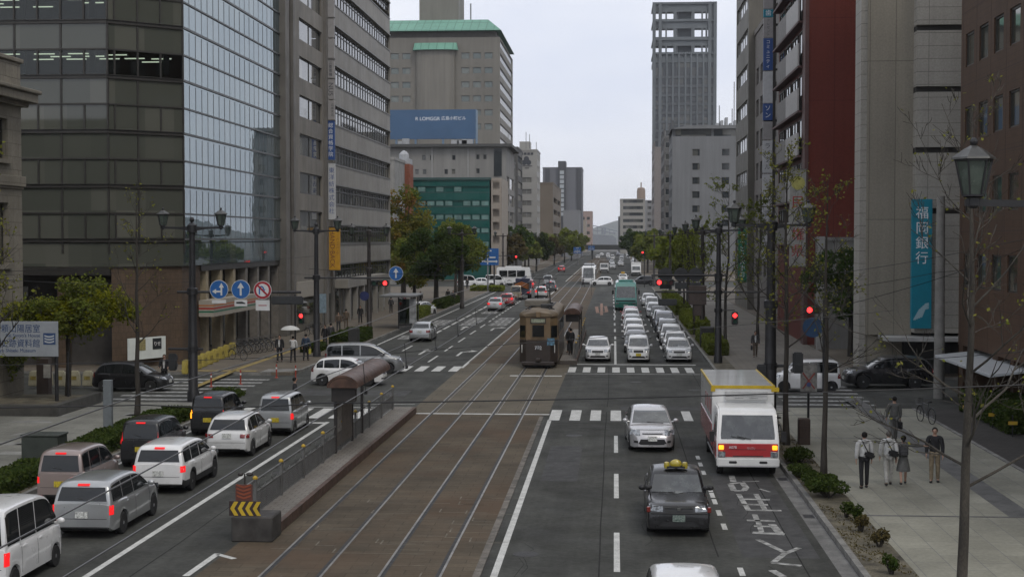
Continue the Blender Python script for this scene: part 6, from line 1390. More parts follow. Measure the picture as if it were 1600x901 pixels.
for (a, c) in (((-.4, -1.6, 3.65), (-.4, -.6, 4.5)), ((.4, -1.6, 3.65), (.4, -.6, 4.5)), ((-.4, -.6, 4.5), (-.3, -1.9, 5.25)), ((.4, -.6, 4.5), (.3, -1.9, 5.25)), ((-.8, -1.9, 5.27), (.8, -1.9, 5.27)), ((-.4, -.6, 4.5), (.4, -.6, 4.5))): q.tube([a, c], .035, 5)
q.cbox((0, -1.6, 3.66), (1.2, .5, .12)); q.build('pantograph', DARK, t)
# modern white tram
t = thing('white_tram', 'modern white low floor tram with a big dark windscreen at the second crossing', 'tram', (-4.5, 252 + 9, 0), PI); h = 9.
q = MB(); prof = [(-h, .25), (h, .25), (h + .1, .9), (h - .1, 1.5), (h - .7, 2.9), (h - 1.1, 3.15), (-h, 3.15)]
q.prism(prof, 'x', -1.15, 1.15); q.build('body', P_WHITE, t, bevel=.16, segs=2, smooth=45)
q = MB(); q.add([(-.95, h + .06, 1.15), (.95, h + .06, 1.15), (.86, h - .64, 2.85), (-.86, h - .64, 2.85), (-.95, h - .1, 1.15), (.95, h - .1, 1.15), (.86, h - .8, 2.85), (-.86, h - .8, 2.85)], [(0, 1, 2, 3), (0, 4, 5, 1), (1, 5, 6, 2), (2, 6, 7, 3), (3, 7, 4, 0)]); o = q.build('windscreen', GLASS_L, t)
for v in o.data.vertices: v.co.y += .08
for s in (1, -1):
    for k in range(8): q = MB(); q.box(s * 1.14 - .02, -h + 1 + k * 2, 1.2, s * 1.14 + .025, -h + 2.8 + k * 2, 2.6); q.build('side_window', GLASS, t)
    lamp(t, 'headlight', s * .8, h + .07, .75, .3, .16, LAMP_W)
q = MB(); q.box(-1.05, -h, .05, 1.05, h - .1, .26); q.build('undercarriage', TRIM, t)
q = MB(); q.box(-.9, -h + 2, 3.15, .9, h - 3, 3.4); q.build('roof_unit', GREYM, t)
# taxi with a lit yellow sign behind the coach
p = G(970, 440); o = car('sedan', 'white taxi with an orange yellow roof lamp just behind the coach', P_WHITE, p.x + .4, p.y + 2, PI, GD, lite=True); q = MB(); q.cbox((0, .3, 1.6), (.7, .3, .35)); q.build('roof_lamp', mat('amber_roof_lamp', (.5, .3, .02), .4, var=.1), o, bevel=.05)
# ------------------------------------------------------------------ tram platforms
PLAT = mat_tile('platform_slab', (.20, .185, .165), (.18, .168, .15), (.10, .09, .08), .3, .3, 'xy', .01, .8, .25, .4)
COPPER = mat('brown_copper_roof', (.10, .055, .038), .5, .3, var=.25, scale=2); FENCE = mat('fence_grey', (.14, .14, .135), .55, .3, var=.15, scale=3); YCAP = mat('post_cap_yellow', (.40, .26, .02), .5, var=.1)
HAZ_Y = mat('hazard_yellow', (.48, .33, .02), .5, var=.1); HAZ_K = mat('hazard_black', (.035, .02, .02), .5, var=.1); HAZ_R = mat('hazard_orange', (.24, .055, .02), .5, var=.12)
def platform(label, x0, x1, y0, y1, fx, ys, rows, block=True, fence_y0=None):
    t = thing('tram_platform', label, 'tram stop'); z = .28
    q = MB(); q.box(x0, y0, -.02, x1, y1, z); q.build('deck', PLAT, t, bevel=.02)
    q = MB(); e = x1 if x1 != fx else x0; q.box(e - .14 if e == x1 else e - .012, y0 + .1, .02, e + .012 if e == x1 else e + .14, y1 - .1, z + .006); q.build('edge', mat('platform_edge', (.085, .05, .035), .7, var=.25, scale=2), t)
    # fence: posts with caps, rails, slatted panels and scrolls
    yy = fence_y0 or y0 + 1.2; n = int((y1 - .4 - yy) / 3.1)
    for i in range(n + 1):
        y = yy + i * 3.1; q = MB(); q.cbox((fx, y, z + .5), (.08, .10, 1.0)); p_ = q.build('fence_post', FENCE, t); q = MB(); q.lathe([(.07, 1.28), (.07, 1.33), (.02, 1.37)], (fx, y, 0), 8); q.build('post_cap', YCAP, p_)
        if i == n: break
        q = MB()
        for zz, r in ((1.24, .03), (.90, .022), (.36, .02)): q.tube([(fx, y + .05, zz), (fx, y + 3.05, zz)], r, 6)
        for k in range(9): q.box(fx - .012, y + .06, .40 + k * .055, fx + .012, y + 3.04, .435 + k * .055)
        for c in (.8, 2.3):
            pts = [(fx, y + c + .42 * math.cos(a), 1.07 + .15 * math.sin(a)) for a in [rad(30 + 300 * j / 10) for j in range(11)]]; q.tube(pts, .011, 5)
        q.build('fence_panel', FENCE, t)
    # shelter
    cx = (x0 + x1) / 2; ya, yb = ys; hw = .56
    for y in (ya + .3, yb - 2.6, yb - .4):
        q = MB(); q.cbox((fx, y, 1.5), (.10, .12, 2.5)); q.tube([(fx, y, 2.2), (fx + (cx - fx) * 1.2, y, 2.7)], .035, 6); q.build('shelter_post', POLE_B, t)
    q = MB(); n = 10; a = [(cx + hw * math.cos(PI - PI * i / n), 2.72 + .42 * math.sin(PI * i / n)) for i in range(n + 1)]; b_ = [(cx + (hw - .05) * math.cos(PI * i / n), 2.70 + .36 * math.sin(PI * i / n)) for i in range(n + 1)]
    q.prism(a + b_, 'y', ya - .6, yb + .6)
    for y in (ya - .58, yb + .52): q.prism([(cx + (hw - .06) * math.cos(PI * i / n), 2.70 + .35 * math.sin(PI * i / n)) for i in range(n + 1)], 'y', y, y + .06)
    q.build('shelter_roof', COPPER, t, smooth=40)
    q = MB(); q.box(cx - .46, ya - .3, 2.18, cx + .42, ya - .1, 2.68); q.build('stop_sign_box', POLE_B, t, bevel=.02)
    q = MB(); q.box(fx - .03, ya + .4, .5, fx + .03, yb - 2.7, 2.1); q.build('shelter_panel', mat('panel_grey_brown', (.13, .115, .10), .5, var=.2, scale=3), t)
    q = MB(); q.box(fx + .03, ya + .5, 1.0, fx + .045, ya + 1.2, 1.9); q.build('timetable', mat('timetable', (.35, .34, .31), .6, var=.25, scale=8), t)
    if block:
        q = MB(); q.slab([(x0, y0 - 1.05), (x1 + .08, y0 - 1.05), (x1 + .08, y0), (x0, y0)], 0, .66); q.build('buffer_block', mat('buffer_concrete', (.045, .041, .037), .8, var=.25, scale=2), t, bevel=.03)
        yf = y0 - .9; xa, xc = AT(358, 800, yf).x, AT(405, 800, yf).x
        q = MB(); q.box(xa, yf, .66, xc, yf + .06, 1.05); w_ = (xc - xa) / 4
        for k in range(4):
            x = xa + .03 + k * w_; q.add([(x + .11, yf - .012, .672), (x + .22, yf - .012, .672), (x + .11, yf - .012, .855), (x + .22, yf - .012, 1.038), (x + .11, yf - .012, 1.038), (x, yf - .012, .855)], [(0, 1, 2, 5), (5, 2, 3, 4)], 1)
        q.build('chevron_board', [HAZ_K, HAZ_Y], t)
        xa, xc = AT(368, 780, yf).x, AT(394, 780, yf).x
        q = MB(); q.box(xa, yf, 1.06, xc, yf + .05, 1.48); c = (xa + xc) / 2
        for k in range(4):
            zz = 1.10 + k * .095
            for s in (1, -1): q.add([(c, yf - .012, zz), (c + s * .19, yf - .012, zz + .07), (c + s * .19, yf - .012, zz + .12), (c, yf - .012, zz + .05)], [(0, 1, 2, 3)], 1)
        q.build('arrow_board', [mat('board_red_brown', (.10, .03, .02), .5, var=.1), HAZ_R], t)
        q = MB(); q.tube([(c, yf + .1, .66), (c, yf + .1, 1.75)], .025, 6); q.ellip((c - .11, yf + .1, 1.74), (.08, .08, .06), 8, 6); q.ellip((c + .13, yf + .1, 1.74), (.10, .08, .05), 8, 6); q.build('beacon_post', POLE_B, t, smooth=50)
        q = MB(); q.tube([(x0 + .05, y0 + .1, .28), (x0 + .05, y0 + .1, 1.1), (x0 + .05, y0 + .25, 1.24), (x0 + .05, y0 + 1.2, 1.24)], .03, 6); q.build('end_rail', FENCE, t)
    return t
platform('empty tram platform with fence, copper roofed shelter and striped buffer block', -9.96, -8.95, 37.95, 65, -9.88, (50.4, 56.5), 0)
platform('tram platform beside the old tram with waiting passengers', -3.42, -2.35, 90.6, 122, -2.42, (100, 107), 0, False, 92)

# ------------------------------------------------------------------ lamp posts, signals and signs
LANT = mat('lantern_glass', (.075, .095, .08), .25, var=.2, scale=5); LANT_R = mat('lantern_cap', (.085, .085, .08), .4, .5, var=.2, scale=4)
def lantern(parent, x, y, z):
    q = MB(); q.lathe([(.05, -.16), (.09, -.12), (.09, 0), (.17, .02), (.17, .05)], (x, y, z), 8); n = 6
    for j in range(n):
        a = 2 * PI * j / n; q.tube([(x + .165 * math.cos(a), y + .165 * math.sin(a), z + .05), (x + .27 * math.cos(a), y + .27 * math.sin(a), z + .56)], .016, 4)
    q.lathe([(.285, .545), (.285, .575)], (x, y, z), 6); q.ellip((x, y, z + .83), (.06, .06, .065), 8, 6); l = q.build('lantern', DARK, parent)
    q = MB(); q.lathe([(.15, .05), (.25, .545)], (x, y, z), 6); q.build('lantern_glass', LANT, l)
    q = MB(); q.lathe([(.33, .57), (.32, .60), (.15, .72), (.04, .78)], (x, y, z), 6); q.build('lantern_cap', LANT_R, l)
def lamp_post(label, x, y, m=DARK, h=8.45, reach=1.42, lw=.21):
    t = thing('street_lamp', label, 'street lamp', (x, y, 0), 0, 'twin lantern street lamps along the avenue')
    q = MB(); q.lathe([(lw + .06, 0), (lw + .06, .5), (lw, .6), (lw, 3.0), (lw * .92, 3.05), (lw * .86, 5.2), (lw + .03, 5.22), (lw + .03, 5.5), (lw * .72, 5.55), (lw * .62, 8.2), (lw, 8.22), (lw, 8.55), (lw * .6, 8.62), (.05, 8.7)], (0, 0, 0), 14); q.ellip((0, 0, 8.82), (.12, .12, .13), 10, 8); q.build('pole', m, t, smooth=40)
    q = MB()
    for s in (1, -1): q.prism([(s * .1, h - .18), (s * .1, h + .05), (s * .6, h + .02), (s * (reach + .12), h + .04), (s * (reach + .12), h - .06), (s * .7, h - .08)], 'y', -.05, .05)
    q.build('cross_arm', m, t)
    for s in (1, -1): lantern(t, s * reach, 0, h + .06)
    return t
def disc(parent, name, x, y, z, r, m, d=.02, n=28):
    q = MB(); q.lathe([(r, 0), (r, d)], (x, y, z), n, axis='y'); return q.build(name, m, parent)
BLUE_S = mat('traffic_blue', (.012, .10, .32), .4, var=.08, scale=3); RED_S = mat('traffic_red', (.30, .012, .02), .4, var=.06); WHT_S = mat('traffic_white', (.55, .56, .56), .45, var=.05); BACK_S = mat('sign_back', (.03, .032, .034), .5, .1, var=.1)
def arm(lp, x, y, z, x2, m=DARK, r=.06, x0=None):
    t = lp; q = MB(); q.M = Matrix.Translation(-lp.location); q.tube([(x0 if x0 is not None else x, y, z), (x2, y, z)], r, 8); s = 1 if x2 > x else -1
    q.lathe([(.26, -.12), (.26, .12)], (x, y, z), 12); q.build('sign_arm', m, t)
def signal(label, x, y, z, lit, facing=1, n=3, vertical=False, group=None):
    """traffic light; lit = index of the burning lens, facing 1: lenses towards the camera"""
    t = thing('traffic_light', label, 'traffic light', (x, y, z), 0 if facing == 1 else PI, group); w_ = .36
    q = MB(); L_ = n * w_ / 2 + .05
    if vertical: q.box(-.2, -.1, -L_, .2, .12, L_)
    else: q.box(-L_, -.1, -.2, L_, .12, .2)
    q.build('housing', BACK_S, t, bevel=.05, segs=2, smooth=40)
    for i in range(n):
        o = (i - (n - 1) / 2) * w_; cx, cz = (0, -o) if vertical else (o, 0); c = ((.02, .08, .05), (.10, .07, .01), (.09, .01, .01))[min(i, 2) if not vertical else (2, 0)[i]]
        m = mat('signal_red_lit', (.8, .02, .02), .3, var=0, emit=3.2, ecol=(1, .03, .03)) if i == lit else mat('lens_%d' % int(c[0] * 100), c, .2, var=.1)
        q = MB(); q.lathe([(.14, -.125), (.14, -.09)], (cx, 0, cz), 16, axis='y'); q.build('lens', m, t)
        q = MB(); a0 = [(cx + .165 * math.cos(a), cz + .165 * math.sin(a)) for a in [rad(-20 + 220 * j / 10) for j in range(11)]]; q.add([(p[0], -.1, p[1]) for p in a0] + [(p[0], -.30, p[1]) for p in a0], [(j, j + 1, 12 + j, 11 + j) for j in range(10)]); q.add([(cx + (p[0] - cx) * .94, -.1, cz + (p[1] - cz) * .94) for p in a0] + [(cx + (p[0] - cx) * .94, -.3, cz + (p[1] - cz) * .94) for p in a0], [(j, j + 1, 12 + j, 11 + j) for j in range(10)]); q.build('visor', BACK_S, t)
    return t
def farrow(q, x, y, z, s, parts):
    for pts in parts: q.prism([(x + a * s, z + b * s) for a, b in pts], 'y', y - .012, y - .004)
UP = [[(-.10, -.62), (.10, -.62), (.10, .15), (-.10, .15)], [(-.36, .15), (.36, .15), (0, .72)]]
UPLEFT = [[(.18, -.62), (.36, -.62), (.36, .2), (.18, .2)], [(.0, .2), (.54, .2), (.27, .7)], [(-.3, -.30), (.178, -.30), (.178, -.12), (-.3, -.12)], [(-.3, -.48), (-.3, .06), (-.74, -.21)]]
def round_sign(label, px, py, Y, rpx, base, kind, plate=None):
    p = AT(px, py, Y); r = rpx * Y / 2260; t = thing('road_sign', label, 'road sign')
    disc(t, 'plate_rim', p.x, Y - .10, p.z, r, WHT_S); disc(t, 'sign_plate', p.x, Y - .106, p.z, r * .95, base, .005)
    q = MB()
    if kind == 'up': farrow(q, p.x, Y - .108, p.z, r, UP)
    if kind == 'upleft': farrow(q, p.x, Y - .108, p.z, r, UPLEFT)
    if q.f: q.build('arrow', WHT_S, t)
    if kind == 'uturn':
        disc(t, 'inner_plate', p.x, Y - .112, p.z, r * .70, WHT_S, .005); q = MB(); s = r
        arc = [(-.12 + .22 * math.cos(PI - PI * i / 8), .18 + .22 * math.sin(PI * i / 8)) for i in range(9)]; path = [(-.34, -.45)] + arc + [(.10, .08)]
        for (a, b), (c, d) in zip(path, path[1:]):
            v = Vector((c - a, d - b)).normalized() * .075; q.prism([(p.x + s * (a - v.y), p.z + s * (b + v.x)), (p.x + s * (a + v.y), p.z + s * (b - v.x)), (p.x + s * (c + v.y), p.z + s * (d - v.x)), (p.x + s * (c - v.y), p.z + s * (d + v.x))], 'y', Y - .118, Y - .113)
        q.prism([(p.x + s * -.12, p.z + s * .1), (p.x + s * .34, p.z + s * .1), (p.x + s * .10, p.z - s * .28)], 'y', Y - .1185, Y - .113); q.build('arrow', BLUE_S, t)
        q = MB(); a = .52; d_ = .07; q.prism([(p.x + s * (-a - d_), p.z + s * (a - d_)), (p.x + s * (-a + d_), p.z + s * (a + d_)), (p.x + s * (a + d_), p.z + s * (-a + d_)), (p.x + s * (a - d_), p.z + s * (-a - d_))], 'y', Y - .126, Y - .119); q.build('slash', RED_S, t)
    if plate:
        w_, h_, dy, strip = plate; q = MB(); q.box(p.x - w_ / 2, Y - .1, p.z - r - dy - h_, p.x + w_ / 2, Y - .085, p.z - r - dy, 0); 
        if strip == 'r': q.box(p.x - w_ * .3, Y - .104, p.z - r - dy - h_ * .55, p.x + w_ * .3, Y - .101, p.z - r - dy - h_ * .47, 1)
        if strip == 'k': q.prism([(p.x - w_ * .36, p.z - r - dy - h_ * .6), (p.x - w_ * .36, p.z - r - dy - h_ * .3), (p.x + w_ * .1, p.z - r - dy - h_ * .25), (p.x + w_ * .36, p.z - r - dy - h_ * .5), (p.x + w_ * .36, p.z - r - dy - h_ * .66)], 'y', Y - .104, Y - .101, 2)
        q.build('extra_plate', [WHT_S, RED_S, BACK_S], t)
    q = MB(); q.box(p.x - .03, Y - .08, p.z - r * .6, p.x + .03, Y + .02, p.z + r * .3); q.build('clamp', BACK_S, t); return t
# left corner lamp with three round signs
p = G(302, 628); xa, ya = p.x, p.y
l1 = lamp_post('big black twin lantern lamp on the near left corner carrying round signs', xa, ya, lw=.23)
arm(l1, xa, ya, Zp(456, xa, ya), Xp(470, ya), x0=xa - .75)
round_sign('blue round sign with a straight and a left arrow', 343, 452, ya, 15, BLUE_S, 'upleft', (.7, .16, .05, 0))
round_sign('blue round sign with one white arrow straight up, middle of the three', 377, 452, ya, 15.2, BLUE_S, 'up', (.62, .30, .04, 'k'))
round_sign('white round sign with red ring and slash over a blue turning arrow', 411, 453, ya, 14.5, RED_S, 'uturn', (.68, .5, .04, 'r'))
z = Zp(466, xa, ya); p2 = AT(449, 469, ya)
signal('dark traffic light seen from behind at the end of the left sign arm', p2.x, ya, p2.z, -1, -1, 4)
arm(l1, xa, ya, Zp(545, xa, ya), xa + .5, x0=xa - 1.2)
p2 = AT(270, 549, ya); signal('dark pedestrian light seen from behind on the near left lamp', p2.x, ya, p2.z - .5, -1, -1, 2, True)
# second and third left lamps
p = G(495, 560); xb_, yb_ = p.x, p.y
l2 = lamp_post('black twin lantern lamp on the far left corner holding the long signal arm', xb_, yb_)
zz = Zp(434, xb_, yb_); arm(l2, xb_, yb_, zz, Xp(626, yb_), x0=xb_ - .8)
p2 = AT(594, 442, yb_); signal('traffic light showing red over the left lanes', p2.x, yb_ - .1, p2.z, 2)
round_sign('blue round arrow sign beside the red light over the left lanes', 619, 427, yb_, 11.5, BLUE_S, 'up')
p2 = AT(471, 497, yb_ + 6); signal('pedestrian light showing red near the parked bicycles', p2.x, yb_ + 6, p2.z, 0, 1, 2, True)
q = MB(); q.tube([(p2.x - .45, yb_ + 6.0, .1), (p2.x - .45, yb_ + 6.0, 4)], .06, 8); q.tube([(p2.x - .45, yb_ + 6.0, 2.8), (p2.x, yb_ + 6.0, 2.8)], .03, 6); tag(q.build('signal_post', DARK), 'thin dark post of the pedestrian light near the bicycles', 'post')
p = G(481, 528); b = thing('information_sign', 'small pale blue information panel on a post behind the far left lamp', 'sign', (p.x, p.y + 6, 0))
q = MB(); q.box(-.28, 0, 1.7, .28, .06, 3.3); q.build('panel', mat('info_pale_blue', (.22, .30, .36), .5, var=.2, scale=4), b); q = MB(); q.tube([(0, .1, .1), (0, .1, 3.2)], .04, 6); q.build('post', GREYM, b)
p = G(577, 524); lamp_post('brown twin lantern lamp before the entrance canopy', p.x, p.y, POLE_B, h=8.2)
p = G(577, 524); disc(thing('road_sign', 'small dark blue round sign on the brown lamp post', 'road sign'), 'sign_plate', p.x - .35, p.y - .25, Zp(462, p.x, p.y), .38, mat('navy_sign', (.02, .03, .12), .5, var=.2))
for (px, y, lab) in ((722, 482, 'twin lantern lamp under the round evergreen tree'), (786, 440, 'twin lantern lamp at the second crossing, left corner'), (826, 425, 'farthest twin lantern lamp on the left pavement')):
    p = G(px, y); lamp_post(lab, p.x, p.y, POLE_B)
# right lamps
p = G(1122, 570); xc_, yc_ = p.x, p.y
l4 = lamp_post('black twin lantern lamp at the right stop line with sign backs', xc_, yc_)
zu = Zp(430, xc_, yc_); arm(l4, xc_, yc_, zu, Xp(1018, yc_), x0=xc_ + .5)
zl_ = Zp(456, xc_, yc_); arm(l4, xc_, yc_, zl_, Xp(1024, yc_), x0=xc_ + 2.6)
p2 = AT(1039, 441, yc_); signal('traffic light showing red over the queue on the right', p2.x, yc_ - .1, p2.z, 0)
for px, lab in ((1040, 'dark back of a round sign, leftmost of three on the right arm'), (1064, 'dark back of a round sign, middle of three on the right arm'), (1087, 'dark back of a round sign, nearest the right lamp post')):
    p2 = AT(px, 429, yc_); t = thing('road_sign', lab, 'road sign'); disc(t, 'sign_back', p2.x, yc_ + .08, p2.z, .44, BACK_S); q = MB(); q.box(p2.x - .36, yc_ + .08, p2.z - .9, p2.x + .36, yc_ + .1, p2.z - .5); q.build('extra_plate', BACK_S, t)
p2 = AT(1043, 472, yc_); signal('traffic light seen from behind under the right arm', p2.x, yc_, p2.z, -1, -1, 3)
p2 = AT(1090, 461, yc_); q = MB(); q.cbox((p2.x, yc_ + .15, p2.z), (1.1, .3, 1.2)); q.cbox((p2.x, yc_ + .15, p2.z - .9), (.5, .2, .8)); tag(q.build('control_cabinet', mat('cabinet_brown', (.05, .036, .03), .6, var=.15), bevel=.02), 'brown control box hanging at the right arm', 'control box')
p2 = AT(1148, 497, yc_); arm(l4, xc_, yc_, p2.z + .5, p2.x, r=.035)
signal('pedestrian light glowing amber red beside the right lamp post', p2.x, yc_ - .05, p2.z, 0, 1, 2, True)
p = G(1203, 690); xd, yd = p.x, p.y
l5 = lamp_post('thick black twin lantern lamp behind the delivery truck', xd, yd, lw=.24)
arm(l5, xd, yd, Zp(571, xd, yd), xd + .7, x0=xd - .5)
for (px, py, lab) in ((1190, 585, 'dark pedestrian light left of the lamp behind the truck'), (1246, 566, 'dark pedestrian light right of the lamp behind the truck')):
    p2 = AT(px, py, yd); signal(lab, p2.x, yd - .1, p2.z, -1, -1, 2, True)
p2 = AT(1270, 484, yd + 18); signal('traffic light showing red among the bare branches on the right', p2.x, yd + 18, p2.z, 0, 1, 2); signal('second red light beside the first among the branches', p2.x + .1, yd + 18, p2.z - 1.0, -1, 1, 2) if False else None
q = MB(); q.tube([(p2.x + .6, yd + 18.2, 0), (p2.x + .6, yd + 18.2, p2.z + .5)], .07, 8); tag(q.build('signal_post', DARK), 'dark post of the red light among the branches', 'post')
disc(thing('road_sign', 'dim blue round sign below the red light among the branches', 'road sign'), 'sign_plate', p2.x, yd + 17.9, Zp(511, p2.x, yd + 18), .52, mat('dim_blue', (.015, .06, .14), .5, var=.15))
lamp_post('nearest street lamp, its left lantern at the right frame edge', 6.75, 22.0)
for (px, y, lab) in ((1097, 522, 'twin lantern lamp behind the right stop line lamp'), (1075, 490, 'third twin lantern lamp along the right pavement'), (1047, 462, 'fourth twin lantern lamp along the right pavement'), (1022, 447, 'twin lantern lamp at the second crossing, right corner')):
    p = G(px, y); lamp_post(lab, p.x, p.y, POLE_B)
# second crossing: signals and blue direction boards
p2 = AT(803, 401, 232); signal('traffic light showing red at the second crossing', p2.x, 232, p2.z, 2)
q = MB(); xq = Xp(772, 232); q.tube([(xq, 232.2, 0), (xq, 232.2, p2.z + .4)], .13, 8); q.tube([(xq, 232.2, p2.z + .1), (p2.x + .6, 232.2, p2.z + .1)], .06, 6); tag(q.build('signal_post', DARK), 'signal mast with a long arm at the second crossing', 'post')
for (px, py, lab) in ((1004, 396, 'small red light over the far right lanes'), (1032, 411, 'small red pedestrian light before the green hedge')): p2 = AT(px, py, 236); signal(lab, p2.x, 236, p2.z, 0, 1, 2, True); q = MB(); q.tube([(p2.x + .3, 236.2, 0), (p2.x + .3, 236.2, p2.z + .5)], .08, 6); tag(q.build('signal_post', DARK), 'post of the ' + lab, 'post')
def dir_board(label, px0, px1, y0, y1, Y, base):
    a, c = AT(px0, y1, Y), AT(px1, y0, Y); t = thing('direction_sign', label, 'direction sign'); q = MB(); q.box(a.x, Y, a.z, c.x, Y + .12, c.z); q.build('sign_panel', BLUE_S, t)
    w_, h_ = c.x - a.x, c.z - a.z; cx = (a.x + c.x) / 2; q = MB(); q.box(cx - w_ * .025, Y - .02, a.z + h_ * .05, cx + w_ * .025, Y - .004, a.z + h_ * .62); q.box(a.x + w_ * .12, Y - .02, a.z + h_ * .18, c.x - w_ * .12, Y - .0045, a.z + h_ * .26)
    for s in (-1, 1): q.prism([(cx + s * w_ * .38, a.z + h_ * .12), (cx + s * w_ * .38, a.z + h_ * .32), (cx + s * w_ * .46, a.z + h_ * .22)], 'y', Y - .02, Y - .005); q.box(cx + s * w_ * .22 - w_ * .14, Y - .02, a.z + h_ * .42, cx + s * w_ * .22 + w_ * .14, Y - .006, a.z + h_ * .50)
    q.box(cx - w_ * .18, Y - .02, a.z + h_ * .82, cx + w_ * .18, Y - .006, a.z + h_ * .9); q.build('arrows', WHT_S, t)
    q = MB(); q.tube([(cx, Y + .3, 0), (cx, Y + .3, c.z)], .12, 8); q.build('mast', GREYM, t)
dir_board('blue direction board with white arrows before the teal glass building', 745, 779, 388, 414, 214, 0)
dir_board('smaller blue direction board far down on the left', 896, 908, 386, 396, 430, 0)
dir_board('tiny blue direction board beside the far footbridge', 919, 929, 384, 391, 520, 0)
# tall masts with wire along the tracks
# ------------------------------------------------------------------ smaller street things
p = G(62, 724); q = MB(); q.box(p.x - .66, p.y, .13, p.x + .66, p.y + .9, .95); q.box(p.x - .7, p.y - .03, .95, p.x + .7, p.y + .93, 1.02); tag(q.build('utility_cabinet', mat('cabinet_green', (.035, .043, .036), .6, var=.15), bevel=.02), 'dark green steel cabinet beside the left hedge', 'cabinet')
p = G(168, 692); q = MB(); q.box(p.x - .17, p.y, .1, p.x + .17, p.y + .2, 2.45); tag(q.build('marker_post', mat('marker_grey', (.17, .19, .20), .5, .2, var=.12), bevel=.02), 'grey steel marker post standing in the left hedge', 'post')
p = G(552, 557); q = MB(); q.box(p.x - .35, p.y, .1, p.x + .35, p.y + .5, 1.9); tag(q.build('utility_cabinet', mat('cabinet_black', (.03, .03, .028), .6, var=.15), bevel=.03), 'black upright cabinet left of the low hedge near the brown lamp', 'cabinet')
p = G(1105, 545); q = MB(); q.box(p.x - .5, p.y, .1, p.x + .5, p.y + .5, 1.6); tag(q.build('utility_cabinet', mat('cabinet_black', (.03, .03, .028)), bevel=.03), 'black upright cabinet in the right hedge beyond the crossing', 'cabinet')
p = G(1257, 700); q = MB(); q.box(p.x - .22, p.y, .1, p.x + .22, p.y + .4, 1.12); tag(q.build('stone_bollard', mat_tile('bollard_stone', (.075, .055, .045), (.068, .05, .042), (.05, .04, .034), .4, .4, 'dz', .01, .6), bevel=.04), 'square brown stone bollard beside the no parking board', 'bollard')
p = G(1263, 680); b = thing('notice_sign', 'pale notice board with a faded red cross on a dark post', 'sign', (p.x, p.y, 0)); zt, zb_ = Zp(567, p.x, p.y), Zp(611, p.x, p.y)
q = MB(); q.box(-.33, -.02, zb_, .33, .02, zt); q.build('panel', mat('notice_grey', (.24, .235, .22), .6, var=.25, scale=5), b); q = MB(); q.tube([(0, .06, .1), (0, .06, zt)], .05, 8); q.build('post', DARK, b)
q = MB(); h_ = (zt - zb_) * .55
for s in (1, -1): q.prism([(s * -.26, zb_ + .12), (s * -.21, zb_ + .10), (s * .26, zb_ + h_ + .1), (s * .21, zb_ + h_ + .14)], 'y', -.03 - .003 * (s > 0), -.022)
q.build('cross', mat('cross_red', (.25, .05, .04), .6, var=.15), b); disc(b, 'symbol', 0, -.04, zb_ + .28, .09, mat('symbol_blue', (.06, .08, .2), .6, var=.1))
# bus shelter on the far left pavement
p = G(623, 516); b = thing('bus_shelter', 'glass bus shelter with dark frame on the left pavement', 'bus shelter', (p.x, p.y, .13))
for (x, y) in ((0, 0), (1.1, 0), (0, 4.2), (1.1, 4.2)): q = MB(); q.box(x - .06, y - .06, 0, x + .06, y + .06, 2.75); q.build('post', DARK, b)
q = MB(); q.box(.061, -.05, .3, 1.039, .05, .42); q.build('rail', DARK, b)
q = MB(); q.box(.04, -.02, .43, 1.06, .02, 2.6); q.box(-.02, .1, .43, .02, 4.1, 2.6); q.build('glass_panel', mat_clear('shelter_glass', (.35, .4, .4)), b); q = MB(); q.box(-1.6, -.6, 2.75, 1.5, 4.9, 2.92); q.build('roof', mat('shelter_roof', (.16, .165, .165), .5, .2, var=.1), b, bevel=.03)
q = MB(); q.box(.95, -.1, .5, 1.55, -.04, 2.6); q.build('poster', mat('shelter_poster', (.30, .31, .32), .5, var=.25, scale=2), b)
# yellow barriers along the shop front, pale ones at the left street
def barrier(label, x, y, rz, m, group):
    b = thing('plastic_barrier', label, 'barrier', (x, y, .13), rz, group); q = MB(); prof = [(-.30, 0), (.30, 0), (.27, .55), (.2, .82), (-.2, .82), (-.27, .55)]; q.prism(prof, 'y', -.16, .16); q.build('shell', m, b, bevel=.05, segs=2, smooth=40)
    q = MB(); q.box(-.15, -.175, .35, .15, -.161, .55); q.build('label_plate', mat('barrier_mark', (.25, .2, .05), .6, var=.3, scale=9), b); return b
YB = mat('barrier_yellow', (.38, .31, .07), .55, var=.15, scale=2); PB = mat('barrier_pale', (.33, .31, .22), .6, var=.15, scale=2)
bp = None
for i in range(9):
    f = i / 8; px = 291 + f * 72; py = 584 - f * 30; p = G(px, py, .13)
    if bp is None: bp = barrier('yellow plastic barrier in the row along the shop front', p.x, p.y, PI / 2 - .2, YB, 'yellow barriers along the shop front')
    else: dup(bp, (p.x, p.y, .13), PI / 2 - .2)
bp = None
for px in (54, 74, 95, 117, 138):
    p = G(px, 603, .13)
    if bp is None: bp = barrier('pale cream plastic barrier in the row across the left street', p.x, p.y, 0, PB, 'pale barriers across the left street')
    else: dup(bp, (p.x, p.y, .13), 0)
# red flexible posts
bp = None
for (px, py) in ((330, 604), (376, 600), (432, 590), (462, 592), (574, 523)):
    p = G(px, py, .13); b = thing('flexible_post', 'slim red and white flexible post on the corner kerb', 'post', (p.x, p.y, .13), 0, 'red flexible posts on the left corner') if bp is None else dup(bp, (p.x, p.y, .13), 0)
    if bp is None:
        bp = b; q = MB(); q.lathe([(.11, 0), (.1, .03), (.04, .05), (.04, .75), (.02, .78)], (0, 0, 0), 8); q.build('stem', mat('post_red', (.30, .04, .02), .5, var=.1), b); q = MB(); q.lathe([(.042, .5), (.042, .6)], (0, 0, 0), 8); q.build('band', WHITEM, b)
